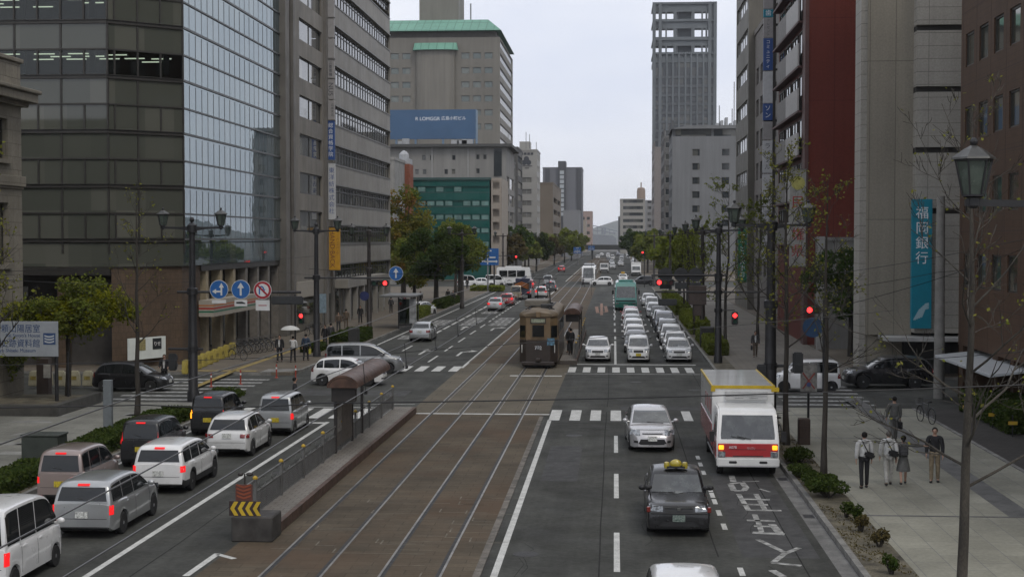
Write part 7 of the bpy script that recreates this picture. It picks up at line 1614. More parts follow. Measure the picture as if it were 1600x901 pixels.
# museum sign, its planter wall
ps = 64.1; a, c = AT(-62, 556, ps), AT(90, 502, ps); t = thing('museum_sign', 'pale museum name board with blue Japanese lettering on a dark post at the left edge', 'sign')
q = MB(); q.box(a.x, ps, a.z, c.x, ps + .08, c.z); q.build('board', mat('board_pale_blue', (.30, .325, .355), .5, var=.06), t, bevel=.01)
for px in (84, -30): q = MB(); x = Xp(px, ps); q.tube([(x, ps + .16, 0), (x, ps + .16, c.z - .1)], .09, 8); q.build('post', DARK, t)
IB = mat('museum_blue', (.03, .065, .16), .6, var=0); L = lambda s, px, py, sz, sx=1: text(s, sz, IB, (AT(px, py, ps).x, ps - .004, AT(px, py, ps).z), FRONT, 'lettering', t, align='RIGHT', sx=sx, off=.008)
L('頼山陽居室', 63, 514, .40, .92); L("Rai Sanyo's House", 63, 524, .22); L('頼山陽史跡資料館', 63, 537, .40, .92); L('Rai Sanyo Shiseki Museum', 56, 547.5, .22)
x0, x1 = Xp(66, ps), Xp(85, ps); z0, z1 = AT(66, 538, ps).z, AT(66, 520, ps).z; q = MB(); q.box(x0, ps - .012, z0, x1, ps - .002, z1); q.build('emblem_panel', IB, t, bevel=.003)
q = MB()
for k in range(3): zc = z0 + (z1 - z0) * (.26 + k * .24); n = 6; up = [(x0 + .06 + (x1 - x0 - .12) * i / n, zc - .05 * math.sin(PI * i / n) + .05) for i in range(n + 1)]; q.prism(up + [(x, z - .07) for x, z in up[::-1]], 'y', ps - .02, ps - .013)
q.build('emblem', mat('emblem_white', (.4, .43, .46), .5, var=0), t)
p0 = G(90, 655); q = MB(); q.box(-60, p0.y, 0, p0.x, p0.y + .35, .62); q.box(p0.x - .35, p0.y + .35, 0, p0.x, 67, .62); tag(q.build('planter_wall', mat('planter_stone', (.07, .068, .062), .8, var=.2, scale=1.5)), 'low dark stone planter wall under the museum sign', 'planter wall')
q = MB(); q.box(-60, p0.y + .36, 0, p0.x - .36, 67, .5); structure(q.build('planter_soil', SOIL), 'dark soil behind the planter wall')
p = G(107, 636); q = MB(); q.tube([(p.x, p.y, 0), (p.x, p.y, 2.6)], .05, 8); tag(q.build('thin_post', DARK), 'thin dark post right of the museum sign', 'post')
q = MB(); p = G(28, 630); q.box(p.x - .3, p.y + 3, 0, p.x + .3, p.y + 3.5, 1.9); tag(q.build('sign_stub', mat('brown_box', (.05, .036, .03), .6, var=.15)), 'brown upright box with a paper notice under the museum sign', 'box'); 
q = MB(); q.cbox((p.x + .25, p.y + 2.98, 1.3), (.35, .03, .7)); tag(q.build('paper_notice', mat('paper_white', (.4, .39, .36), .7, var=.15)), 'white paper notice stuck to the brown box', 'notice')
# chain posts with yellow tags on the dark forecourt
bp = None
for (px, py) in ((1510, 655), (1551, 668), (1582, 682)):
    p = G(px, py, .13); b = thing('chain_post', 'slim steel post on the forecourt edge with a small yellow tag', 'post', (p.x, p.y, .125), 0, 'slim tagged posts on the forecourt') if bp is None else dup(bp, (p.x, p.y, .125), 0)
    if bp is None: bp = b; q = MB(); q.tube([(0, 0, 0), (0, 0, .85)], .025, 8); q.build('stem', DARK, b); q = MB(); q.cbox((.0, -.03, .55), (.36, .015, .14)); q.build('tag', mat('tag_yellow', (.42, .27, .02), .5, var=.1), b)
# ------------------------------------------------------------------ tram wires
WIRE = mat('wire_black', (.015, .015, .016), .5, .3, var=0); WIRE_L = mat('wire_grey', (.13, .13, .13), .4, .6, var=0)
def wire(label, pts, r=.012, m=WIRE, sag=.0, n=14, name='overhead_wire'):
    P = []
    for a, b in zip(pts, pts[1:]):
        a, b = Vector(a), Vector(b)
        for i in range(n): f = i / n; q = a.lerp(b, f); q.z -= sag * 4 * f * (1 - f); P.append(q)
    P.append(Vector(pts[-1])); q = MB(); q.tube(P, r, 5); return tag(q.build(name, m), label, 'overhead wire', 'overhead wires of the tramway')
seg = lambda x, z, ys: [(x, y, z) for y in ys]
YS_ = (-20, 23, 57, 91, 125, 160, 195, 230, 265, 300)
wire('grey contact wire over the track beside the empty platform', seg(TL, 5.42, YS_), .012, WIRE_L, .12)
wire('grey contact wire over the right track', seg(TRX, 5.0, YS_), .011, WIRE_L, .05)
wire('messenger wire above the right track contact wire', seg(TRX - .1, 5.62, YS_), .009, WIRE_L, .22)
k = 0
for y in (27.5, 33, 38.5, 44, 50, 64, 72, 80, 98, 106):
    k += 1; q = MB(); q.tube([(TRX - .05, y, 5.5), (TRX, y, 4.96)], .008, 5); q.cbox((TRX, y, 4.95), (.05, .12, .07)); tag(q.build('wire_dropper', WIRE), 'thin dropper hanging between two tram wires', 'wire dropper', 'wire droppers of the tramway')
wire('black span wire crossing low in front of the silver liftback', [(-19, 23, 5.05), (-7.6, 23, 5.2), (-4.8, 23, 5.25), (6.75, 22.1, 5.75)], .011, WIRE, .05)
wire('black span wire crossing in front of the old tram', [(-19.5, 36, 4.6), (-7.6, 36, 4.95), (-4.8, 36, 5.1), (7.0, 37, 6.1)], .009, WIRE, .05)
for (a, b, lab) in (((0, 424), (492, 400), 'thin wire high before the brown tiled wall'), ((0, 436), (302, 440), 'thin wire in front of the brown tiled wall'), ((302, 400), (495, 430), 'thin wire between the two left corner lamps')): wire(lab, [AT(a[0], a[1], 62), AT(b[0], b[1], 68 if b[0] < 480 else yb_ - .3)], .011, WIRE, .15)
wire('thin wire from the bank corner pole toward the near right branches', [(p0.x, p0.y, 1)] and [AT(1100, 470, 60), AT(1467, 425, 71), AT(1640, 390, 74)], .012, WIRE, .2)
wire('second thin wire before the brown tiled building', [AT(1210, 500, 56), AT(1640, 372, 60)], .012, WIRE, .3); wire('low thin wire across the right side street', [AT(1210, 570, 56), AT(1640, 545, 44)], .012, WIRE, .1)
wire('long wire high over the near right pavement', [AT(1280, 430, 56), AT(1640, 365, 40)], .01, WIRE, .1)
for (x, y0) in ((TL, 150), (TRX, 170)):
    pass
q = MB(); p = G(924, 492); q.tube([(p.x, 150, 7.5), (p.x, 150, 2)], .012, 5); tag(q.build('wire_drop', WIRE), 'thin vertical cable hanging over the far tracks', 'cable')
for (y, lab) in ((91, 'span wire above the far zebra'), (125, 'span wire over the old tram'), (160, 'span wire over the queue near the coach'), (195, 'far span wire before the second crossing')): wire(lab, [(-19.4, y, 6.0), (TL, y, 5.55), (TRX, y, 5.6), (6.8, y, 6.1)], .013, WIRE, .1)
# ------------------------------------------------------------------ vegetation
def mat_leaf(name, c1, c2, c3=None):
    if name in MATS: return MATS[name]
    m = bpy.data.materials.new(name); m.use_nodes = True; nt = m.node_tree; nt.nodes.clear()
    out = nt.nodes.new('ShaderNodeOutputMaterial'); g = nt.nodes.new('ShaderNodeNewGeometry'); r = g.outputs['Random Per Island']
    c = mixcol(nt, c1, c2, r)
    if c3: tc = nt.nodes.new('ShaderNodeTexCoord'); c = mixcol(nt, c, c3, ramp(nt, noise(nt, tc.outputs['Object'], .45, 2), .5, .62))
    d = nt.nodes.new('ShaderNodeBsdfDiffuse'); t = nt.nodes.new('ShaderNodeBsdfTranslucent'); mx = nt.nodes.new('ShaderNodeMixShader'); mx.inputs[0].default_value = .3
    nt.links.new(c, d.inputs[0]); nt.links.new(c, t.inputs[0]); nt.links.new(d.outputs[0], mx.inputs[1]); nt.links.new(t.outputs[0], mx.inputs[2]); nt.links.new(mx.outputs[0], out.inputs[0])
    MATS[name] = m; return m
BARK = mat('bark_grey_brown', (.055, .048, .038), .9, var=.3, scale=3, bump=.5, bscale=25, stretch=(1, 1, .3), fine=.25); BARK_D = mat('bark_dark', (.040, .034, .027), .9, var=.3, scale=3, bump=.5, stretch=(1, 1, .3))
LF_Y = mat_leaf('leaf_spring', (.14, .16, .028), (.20, .19, .045)); LF_M = mat_leaf('leaf_maple', (.12, .135, .010), (.18, .18, .018)); LF_D = mat_leaf('leaf_evergreen', (.040, .072, .02), (.075, .11, .03))
LF_G = mat_leaf('leaf_green', (.105, .138, .026), (.16, .175, .04)); LF_O = mat_leaf('leaf_turning', (.14, .15, .025), (.19, .175, .035), (.24, .125, .035)); LF_H = mat_leaf('leaf_hedge', (.035, .058, .016), (.065, .085, .022)); LF_B = mat_leaf('leaf_dry', (.085, .07, .028), (.11, .09, .04)); LF_L = mat_leaf('leaf_lime', (.13, .165, .025), (.18, .20, .04))
def leaf(q, p, s, r):
    a = Vector((r.gauss(0, 1), r.gauss(0, 1), r.gauss(0, .7))).normalized(); b = a.orthogonal().normalized(); b.rotate(Matrix.Rotation(r.uniform(0, 6.3), 3, a)); a = a * s; b = b * s * r.uniform(.5, .8)
    q.add([p - a, p + b, p + a, p - b], [(0, 1, 2, 3)])
def bare_tree(label, x, y, h, r0, seed, nleaf, lsize=.07, lm=None, low=.22, spread=1.0, sub=3, group=None, bark=None, n1=16, cat='tree', z0=.1, kinky=.05):
    r = random.Random(seed); t = thing('street_tree', label, cat, (x, y, z0), 0, group); tr = MB(); br = MB(); tips = []
    pts = []; px = py = 0
    for i in range(10): pts.append(Vector((px, py, h * i / 9))); px += r.gauss(0, kinky); py += r.gauss(0, kinky)
    rad_ = [max(.012, r0 * (1 - (i / 9)) ** .75 * (1.25 if i == 0 else 1)) for i in range(10)]; tr.tube(pts, rad_, 10)
    def at(f): i = min(8, int(f * 9)); return pts[i].lerp(pts[i + 1], f * 9 - i)
    def grow(p, d, L, rr, lev):
        n = 5; P = [p]; dd = d.copy()
        for i in range(n):
            dd = (dd + Vector((r.gauss(0, .16), r.gauss(0, .16), r.gauss(.07, .12)))).normalized(); P.append(P[-1] + dd * L / n)
        br.tube(P, [max(.005, rr * (1 - .8 * i / n)) for i in range(n + 1)], 5 if lev else 6, False)
        tips.append((P, lev))
        if lev < sub:
            for _ in range(r.randint(3, 4) if lev == 0 else r.randint(2, 3)):
                k = r.randint(1, n - 1); e = dd.copy(); e.rotate(Matrix.Rotation(r.uniform(.4, 1.0) * r.choice((1, -1)), 3, Vector((r.gauss(0, 1), r.gauss(0, 1), r.gauss(0, 1))).normalized())); grow(P[k], e, L * r.uniform(.38, .62), rr * .45, lev + 1)
    for i in range(n1):
        f = low + (1 - low) * (i + r.random() * .7) / n1 * .97; a = i * 2.4 + r.uniform(-.4, .4); L = spread * h * (.27 * (1 - f) + .07) * r.uniform(.75, 1.25); up = .35 + .75 * f
        grow(at(f), Vector((math.cos(a), math.sin(a), up)).normalized(), L, rad_[min(9, int(f * 9))] * .36, 0)
    tr.build('trunk', bark or BARK, t, smooth=60); br.build('branches', bark or BARK, t, smooth=60)
    if nleaf:
        q = MB()
        for _ in range(nleaf):
            P, lev = r.choice(tips); 
            if lev == 0 and r.random() < .7: continue
            p = r.choice(P[2:]); leaf(q, p + Vector((r.gauss(0, .07), r.gauss(0, .07), r.gauss(0, .07))), lsize * r.uniform(.6, 1.3), r)
        q.build('foliage', lm or LF_Y, t)
    return t
def crown_tree(label, x, y, cz, rx, ry, rz, trunk_r, seed, n, ls, lm, lm2=None, clumps=40, group=None, z0=.1, name='broadleaf_tree', layered=False, lean=0):
    r = random.Random(seed); t = thing(name, label, 'tree', (x, y, z0), 0, group); q = MB(); cs = []
    while len(cs) < clumps:
        v = Vector((r.uniform(-1, 1), r.uniform(-1, 1), r.uniform(-1, 1)))
        if .25 < v.length < 1: cs.append((Vector((v.x * rx + lean * v.z, v.y * ry, cz + v.z * rz)), r.uniform(.16, .34) * (rx + rz) / 2, r.random()))
    core = [(Vector((0, 0, cz)), .42 * min(rx, rz), .2)]
    for i in range(n):
        c, s, k = r.choice(cs) if i % 12 else core[0]
        d = Vector((r.gauss(0, 1), r.gauss(0, 1), r.gauss(0, .35 if layered else .8))).normalized() * s * (.55 + .5 * r.random())
        q.cur = 1 if (lm2 and k > .62) else 0; leaf(q, c + d, ls * r.uniform(.6, 1.25), r)
    q.build('crown', [lm, lm2 or lm], t)
    b = MB(); b.tube([(0, 0, 0), (.05, .02, cz * .4), (-.05, 0, cz - rz * .2)], [trunk_r * 1.25, trunk_r, trunk_r * .6], 9)
    for c, s, k in cs[:14]: st = Vector((0, 0, cz - rz * r.uniform(.5, .9))); b.tube([st, st.lerp(c, .5) + Vector((0, 0, -.1)), c], [trunk_r * .45, trunk_r * .25, trunk_r * .08], 5, False)
    b.build('trunk', BARK_D, t, smooth=60); return t
def shrub(label, x, y, rx, ry, rz, n, ls, lm, seed, stems=True, group=None, z0=.13, name='shrub', lumps=7):
    r = random.Random(seed); t = thing(name, label, 'shrub', (x, y, z0), 0, group); q = MB(); cs = [(r.uniform(-.6, .6) * rx, r.uniform(-.6, .6) * ry, rz * r.uniform(.7, 1.15), r.uniform(.35, .6)) for _ in range(lumps)]
    for _ in range(n):
        cx, cy, cz, s = r.choice(cs); v = Vector((r.gauss(0, 1), r.gauss(0, 1), r.gauss(0, 1))).normalized() * r.uniform(.7, 1.05); p = Vector((cx + v.x * s * rx, cy + v.y * s * ry, cz + v.z * s * rz))
        if p.z > .02: leaf(q, p, ls * r.uniform(.6, 1.3), r)
    q.build('foliage', lm, t); b = MB()
    for cx, cy, cz, s in cs: b.tube([(cx * .2, cy * .2, 0), (cx * .7, cy * .7, cz * .5), (cx, cy, cz)], [.03, .022, .01], 5, False)
    b.build('stems', BARK_D, t); return t
def hedge(label, x0, y0, x1, y1, h, lm, seed, ls=.07, dens=260, z0=.13):
    r = random.Random(seed); t = thing('hedge', label, 'hedge', ((x0 + x1) / 2, (y0 + y1) / 2, z0)); hx, hy = (x1 - x0) / 2, (y1 - y0) / 2; q = MB()
    n = int(min(14000, dens * 2 * (4 * (hx + hy) * h + 4 * hx * hy)))
    for _ in range(n):
        u = r.uniform(-1, 1); v = r.uniform(-1, 1); f = r.random(); edge = 1 - .25 * max(0, abs(v) - .8) / .2
        if f < .45: p = Vector((u * hx, v * hy, h * (1 + .12 * math.sin(v * hy * 2.1 + seed)) * edge * r.uniform(.86, 1.02)))
        elif f < .75: p = Vector((r.choice((-1, 1)) * hx * r.uniform(.88, 1.06), v * hy, r.uniform(.05, 1) * h * edge))
        else: p = Vector((u * hx, r.choice((-1, 1)) * hy * r.uniform(.97, 1.01), r.uniform(.05, 1) * h))
        leaf(q, p, ls * r.uniform(.6, 1.3), r)
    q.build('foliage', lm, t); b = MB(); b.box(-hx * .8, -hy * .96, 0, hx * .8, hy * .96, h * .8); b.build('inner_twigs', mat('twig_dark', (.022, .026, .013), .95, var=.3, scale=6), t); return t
# right pavement trees, nearly bare
bare_tree('nearest bare street tree with a few young leaves at the right edge', 6.62, 27.8, 10.3, .115, 5, 300, .04, LF_Y, .28, 1.15, 3, None, BARK, 17, kinky=.03)
p = G(1298, 748); bare_tree('slender bare street tree behind the white hooded walkers', 6.9, p.y, 9.6, .105, 8, 420, .055, LF_Y, .34, .95, 3, None, BARK_D, 14, kinky=.03)
p = G(1229, 700); bare_tree('street tree with yellow green young leaves right of the lamp behind the truck', p.x, p.y, 11.2, .12, 12, 1150, .06, LF_Y, .32, 1.1, 3, None, BARK_D, 20, kinky=.03)
bare_tree('young leafing tree before the red building', 7.6, 100, 11.5, .13, 15, 1300, .08, LF_G, .3, 1.15, 3, None, BARK_D, 18)
gt = 'leafing trees along the right pavement'
for i, (px, Y, h, n) in enumerate(((1185, 116, 11, 1500), (1085, 118, 8.5, 500), (1100, 134, 9, 800), (1070, 150, 9, 900), (1085, 172, 10, 1000))):
    bare_tree(('leafing tree in front of the slim grey building', 'thin bare tree beside the first right lamp beyond the crossing', 'second thin leafing tree before the grey hotel', 'third leafing tree before the grey hotel', 'tall thin leafing tree before the grey hotel')[i], Xp(px, Y), Y, h, .12, 30 + i, n, .10, LF_L if i else LF_G, .3, 1.1, 2, gt, BARK_D, 14)
for i, (px, Y, zc, rr, lm) in enumerate(((1062, 205, 6.0, 3.4, LF_L), (1048, 225, 5.4, 3.0, LF_L), (1030, 290, 6.2, 3.8, LF_G), (1012, 330, 6.4, 4.2, LF_G), (1000, 380, 6.4, 4.4, LF_D), (992, 440, 6.6, 4.6, LF_D))):
    crown_tree(('yellow green tree nearest the second crossing on the right', 'lime green tree just behind the nearest lime one', 'leafy tree past the second crossing on the right', 'olive tree before the banded office', 'dark tree before the banded office', 'farthest dark tree of the right row')[i], Xp(px, Y), Y, zc, rr, rr, rr * .8, .2, 50 + i, 3600, .2 + Y * .0006, lm, None, 34)
crown_tree('dark evergreen tree between the annex and the bank', 15.6, 97, 5.2, 2.6, 2.4, 2.6, .16, 70, 5200, .13, LF_D, LF_H, 36)
# left side
bare_tree('bare street tree behind the black boxy cars on the left', G(203, 662).x, 61.2, 9.8, .12, 21, 240, .06, LF_Y, .3, .85, 3, None, BARK_D, 14)
bare_tree('leafing tree whose branches reach in at the left frame edge', -24.0, 53, 11, .15, 23, 900, .08, LF_Y, .25, 1.0, 3, None, BARK_D, 18)
crown_tree('yellow green maple spreading behind the museum sign', -25.7, 66.4, 4.15, 3.2, 1.5, 1.25, .12, 24, 15000, .085, LF_M, LF_G, 60, None, .5, 'maple_tree', True)
crown_tree('darker small tree under the maple beside the stone building', -28.6, 66.2, 2.3, 1.6, 1.4, 1.4, .09, 25, 3000, .08, LF_G, LF_H, 24, None, .5)
crown_tree('round dark evergreen street tree on the left pavement', -20.2, 163, 6.1, 3.5, 3.3, 2.7, .26, 26, 9000, .17, LF_D, LF_H, 46)
crown_tree('lighter green round tree right behind the dark evergreen', -19.6, 182, 6.3, 3.4, 3.0, 2.9, .22, 27, 8000, .18, LF_G, LF_H, 40)
crown_tree('tall tree with turning orange leaves at the end of the ribbon window building', -27.0, 184, 9.0, 3.2, 3.0, 5.2, .3, 28, 11000, .19, LF_O, LF_G, 60)
crown_tree('green tree beneath the tall orange tinted tree', -24.5, 176, 5.0, 3.0, 3.0, 3.0, .2, 29, 7000, .18, LF_G, LF_O, 40)
crown_tree('bright green tree before the teal glass building', -22.6, 205, 7.2, 3.0, 3.0, 3.2, .2, 31, 6000, .2, LF_G, LF_L, 40)
for i, (px, Y, zc, rr, lm) in enumerate(((806, 300, 7.2, 4.0, LF_D), (820, 315, 6.2, 4.2, LF_G), (838, 345, 6.0, 4.0, LF_H), (792, 290, 5.6, 3.6, LF_B), (882, 470, 7, 5.4, LF_L), (893, 520, 6.6, 5.0, LF_G), (866, 430, 5.6, 3.6, LF_B), (905, 640, 6.5, 5, LF_G))):
    crown_tree(('dark tree left of the white emblem building', 'olive tree before the white emblem building', 'dark green tree at the foot of the brown block', 'brownish thin tree beside the tan stair bay', 'pale lime tree before the dark apartment tower', 'green tree next to the pale lime one far away', 'brownish tree before the brown block', 'farthest green tree of the left row')[i], Xp(px, Y), Y, zc, rr, rr, rr * .75, .2, 80 + i, 3200, .24 + Y * .0005, lm, None, 32)
# hedges and shrubs
hedge('clipped hedge along the left kerb beside the black boxy cars', -19.5, 50.0, -18.25, 61.2, .55, LF_H, 1, .07)
hedge('clipped hedge at the left edge beside the dusty rose car', -19.5, 40.5, -18.25, 46.6, .5, LF_H, 2, .07)
p = G(357, 634); shrub('round dark shrub on the corner island beside the big lamp', p.x, p.y, 1.0, .9, .5, 1500, .07, LF_H, 3)
hedge('low hedge beside the brown lamp on the far left pavement', -20.3, 102, -18.9, 112, .9, LF_H, 4, .1, 160)
hedge('short hedge right before the black cabinet on the far left', -21.4, 97.5, -20.2, 100.5, .5, LF_H, 5, .1, 160)
hedge('low hedge in front of the parked silver hatchback', -20.3, 138, -18.9, 152, .9, LF_G, 6, .13, 100); hedge('last low hedge on the left before the second crossing', -20.2, 160, -18.9, 176, .8, LF_H, 7, .15, 80)
p = G(761, 456); hedge('yellow green hedge bed on the island of the second crossing', p.x - 2.4, p.y, p.x + 2.2, p.y + 4, .7, LF_L, 8, .16, 90)
hedge('bright green hedge beside the right queue, nearer part', 6.3, 97, 7.6, 112, .9, LF_G, 9, .1, 130); hedge('bright green hedge beside the right queue, farther part', 6.3, 118, 7.7, 140, 1.1, LF_L, 10, .13, 90); hedge('far hedge along the right kerb near the coach', 6.3, 148, 7.7, 190, 1.0, LF_G, 11, .17, 60)
hedge('hedge in front of the green glass lobby', 15.6, 58.5, 17.6, 66.5, 1.0, LF_H, 12, .08, 170)
for i, (px, py, a, b, c, n) in enumerate(((1252, 728, .6, 1.0, .36, 1500), (1250, 752, .45, .7, .3, 1000), (1280, 768, .55, .9, .32, 1500), (1300, 784, .68, 1.0, .36, 2300))):
    p = G(px, py); shrub(('low green shrub beside the stone bollard', 'small green shrub at the kerb below the bollard', 'small green shrub left of the slender tree foot', 'largest green shrub at the foot of the slender tree')[i], min(p.x, 6.45), p.y, a, b, c, n, .05, LF_H, 60 + i)
for i, (px, py) in enumerate(((1322, 815), (1345, 838), (1338, 822), (1375, 862), (1393, 905))):
    p = G(px, py); shrub(('leftmost dry brown green shrub in the bare soil', 'middle dry shrub in the bare soil strip', 'upright dry shrub between two others in the soil strip', 'dry rounded shrub lowest in the bare soil', 'dry shrub cut by the bottom frame edge')[i], min(p.x, 6.7), p.y, .22 + .05 * (i == 3), .22, .30, 420, .04, LF_B if i % 2 else LF_H, 90 + i, lumps=5)
r_ = random.Random(3); q = MB()
for _ in range(5200):
    y = 25 + 40 * r_.random() ** 1.3; x = r_.uniform(5.95, 7.0); 
    if math.sin(x * 3 + y * 1.1) + math.sin(y * .7) > -.2: leaf(q, Vector((x, y, .15)), r_.uniform(.015, .04), r_)
for _ in range(1500): leaf(q, Vector((r_.uniform(-19.8, -18.1), r_.uniform(38, 62), .16)), r_.uniform(.02, .05), r_)
tag(q.build('ground_cover', LF_B), 'sparse dry leaves and ground cover on the planting soil', None, None, 'stuff')

# ------------------------------------------------------------------ people
SKIN = mat('skin', (.36, .22, .16), .55, var=.08, scale=6); HAIR = mat('black_hair', (.008, .007, .006), .7, var=.1, spec=.2); HAIRG = mat('grey_hair', (.07, .062, .055), .6, var=.1); SHOE = mat('black_shoe', (.014, .013, .013), .4, var=.1); EYEM = mat('eye_dark', (.015, .012, .01), .2, var=0); LIP = mat('lip', (.26, .11, .09), .5, var=0)
def cloth(n, c): return mat('cloth_' + n, c, .85, var=.18, scale=7, bump=.25, bscale=14)
CW = cloth('white', (.50, .50, .49)); CK = cloth('black', (.014, .014, .016)); CG = cloth('grey', (.11, .11, .105)); CB = cloth('beige', (.24, .19, .125)); CN = cloth('navy', (.03, .05, .085)); CP = cloth('pale', (.40, .39, .36)); CD = cloth('dark_grey', (.045, .045, .047)); CBR = cloth('brown', (.12, .09, .065))
def skin(name, chains, m, parent, sub=1):
    """one continuous surface grown round a joint skeleton: chains of ((x,y,z), rx, ry) sharing equal points"""
    vs = []; rs = []; es = []; ix = {}
    for ch in chains:
        pr = None
        for (p, a, b) in ch:
            k = tuple(round(v, 4) for v in p)
            if k not in ix: ix[k] = len(vs); vs.append(p); rs.append((a, b))
            i = ix[k]
            if pr is not None and pr != i: es.append((pr, i))
            pr = i
    me = bpy.data.meshes.new(name); me.from_pydata(vs, es, []); me.materials.append(m); o = bpy.data.objects.new(name, me); COL.objects.link(o)
    if parent: o.parent = parent
    md = o.modifiers.new('Skin', 'SKIN'); md.use_smooth_shade = True; md.branch_smoothing = .3
    if not me.skin_vertices: bpy.context.view_layer.objects.active = o
    sl = me.skin_vertices[0].data if me.skin_vertices else None
    for i, v in enumerate(sl): v.radius = rs[i]; v.use_root = (i == 0)
    s = o.modifiers.new('Subdivision', 'SUBSURF'); s.levels = sub; s.render_levels = sub; return o
def person(label, x, y, rz, H=1.7, top=CK, legs=CK, hair=HAIR, stride=.0, arms=(.1, -.1), bend=(.15, .15), raise_=None, skirt=None, longhair=False, z0=.13, open_shirt=None, hood=False, group=None, coat=.0, lite=False, head=0.):
    """faces +y at rz 0"""
    k = H / 1.7; V = lambda a, b, c: (a * k, b * k, c * k)
    t = None
    L = []
    hips = {}; 
    for s in (1, -1):
        f = s * stride; kn = V(s * .095, .42 * math.sin(f) + .03 * abs(math.sin(f)), .91 - .42 * math.cos(f)); bk = max(0, -f) * .9
        an = (kn[0], kn[1] + k * .42 * math.sin(f - bk - .02), kn[2] - k * .41 * math.cos(f - bk)); to = (an[0] + s * .02, an[1] + .13 * k, max(.025, an[2] - .05 * k))
        L.append((V(s * .085, 0, .90), kn, an, to))
    A = []
    for i, s in enumerate((1, -1)):
        sh = V(s * .185, -.005, 1.405); a = arms[i]
        if raise_ and raise_[0] == s:
            d = Vector(raise_[1]).normalized(); el = tuple(Vector(sh) + d * .27 * k); wr = tuple(Vector(el) + (d + Vector((0, 0, raise_[2]))).normalized() * .25 * k)
        else:
            el = V(s * .235, .28 * math.sin(a), 1.405 - .28 * math.cos(a)); c = a + bend[i]; wr = (el[0] + s * .01, el[1] + .25 * k * math.sin(c), el[2] - .25 * k * math.cos(c))
        A.append((sh, el, wr))
    hc = (0, .02 * k, 1.60 * k); R = lambda v: v * k
    body = [[(V(0, 0, .93), R(.115), R(.085)), (V(0, 0, 1.08), R(.115), R(.08)), (V(0, 0, 1.28), R(.13), R(.085)), (V(0, -.01, 1.42), R(.09), R(.06)), (V(0, 0, 1.49), R(.05), R(.05)), (V(0, .012, 1.54), R(.062), R(.07)), (V(0, .018, 1.60), R(.078), R(.095)), (V(0, .012, 1.665), R(.062), R(.075)), (V(0, .008, 1.69), R(.03), R(.035))]]
    for (a, b, c, d) in L: body.append([(V(0, 0, .93), R(.115), R(.085)), (a, R(.082), R(.082)), (b, R(.052), R(.055)), (c, R(.036), R(.038)), (d, R(.034), R(.028))])
    for i, (sh, el, wr) in enumerate(A):
        s = (1, -1)[i]; d = (Vector(wr) - Vector(el)).normalized(); ft = Vector((0, 1, 0)); ft = (ft - d * ft.dot(d)).normalized(); pm = Vector(wr) + d * .075 * k
        body.append([(V(0, -.01, 1.42), R(.09), R(.06)), (sh, R(.052), R(.052)), (el, R(.038), R(.038)), (wr, R(.026), R(.026)), (tuple(pm), R(.036), R(.018))])
        if not lite:
            inn = Vector((-s, 0, 0)) - d * (-s * d.x); 
            for j, (o_, ln) in enumerate(((-.027, .07), (-.009, .08), (.009, .075), (.027, .06))):
                b0 = pm + ft * o_ * k + d * .02 * k; b1 = b0 + d * ln * .55 * k + inn * .008; b2 = b1 + (d * .8 + inn * .5).normalized() * ln * .45 * k
                body.append([(tuple(pm), R(.036), R(.018)), (tuple(b0), R(.009), R(.009)), (tuple(b1), R(.008), R(.008)), (tuple(b2), R(.0065), R(.0065))])
            th = Vector(wr) + d * .03 * k + ft * .03 * k; body.append([(wr, R(.026), R(.026)), (tuple(th), R(.012), R(.012)), (tuple(th + (d + ft * .5).normalized() * .05 * k), R(.008), R(.008))])
    t = skin('person', body, SKIN, None, 1 if lite else 2); t.location = (x, y, z0); t.rotation_euler = (0, 0, rz); tag(t, label, 'person', group)
    # clothes
    up = [[(V(0, 0, .88 - coat), R(.172), R(.128)), (V(0, 0, 1.06), R(.168), R(.125)), (V(0, 0, 1.28), R(.178), R(.125)), (V(0, -.01, 1.415), R(.115), R(.08)), (V(0, -.005, 1.47), R(.066), R(.064))]]
    for (sh, el, wr) in A: up.append([(V(0, -.01, 1.415), R(.115), R(.08)), (sh, R(.084), R(.084)), (el, R(.070), R(.070)), (tuple(Vector(el).lerp(Vector(wr), .97)), R(.048), R(.048))])
    skin('jacket', up, top, t, 1 if lite else 2)
    if skirt:
        q = MB(); q.lathe([(.13 * k, 1.0 * k), (.16 * k, .9 * k), (.22 * k, .62 * k), (.235 * k, .5 * k), (.215 * k, .5 * k)], (0, 0, 0), 16); q.build('skirt', skirt, t, smooth=60)
    else:
        tr = []
        for (a, b, c, d) in L: tr.append([(V(0, 0, .95), R(.128), R(.098)), (a, R(.098), R(.098)), (b, R(.070), R(.072)), ((c[0], c[1], c[2] - .02), R(.058), R(.062))])
        skin('trousers', tr, legs, t, 1)
    for (a, b, c, d) in L: skin('shoe', [[((c[0], c[1] - .035 * k, max(.03, c[2] - .05)), R(.045), R(.042)), ((c[0], c[1] + .04 * k, max(.03, c[2] - .05)), R(.055), R(.045)), ((d[0], d[1] + .03, d[2] + .006), R(.048), R(.033))]], SHOE, t, 1)
    q = MB(); q.ellip((0, -.012 * k, 1.622 * k), (.088 * k, .102 * k, .098 * k), 14, 9); 
    q.v = [(a, min(b, .045 * k + (c - 1.60 * k) * .5), c) for a, b, c in q.v]
    q.v = [(a, b, max(c, (1.545 if not longhair else 1.50) * k)) for a, b, c in q.v]
    if longhair: q.ellip((0, -.115 * k, 1.56 * k), (.05 * k, .06 * k, .09 * k), 10, 7)
    q.build('hair', hair, t, smooth=60)
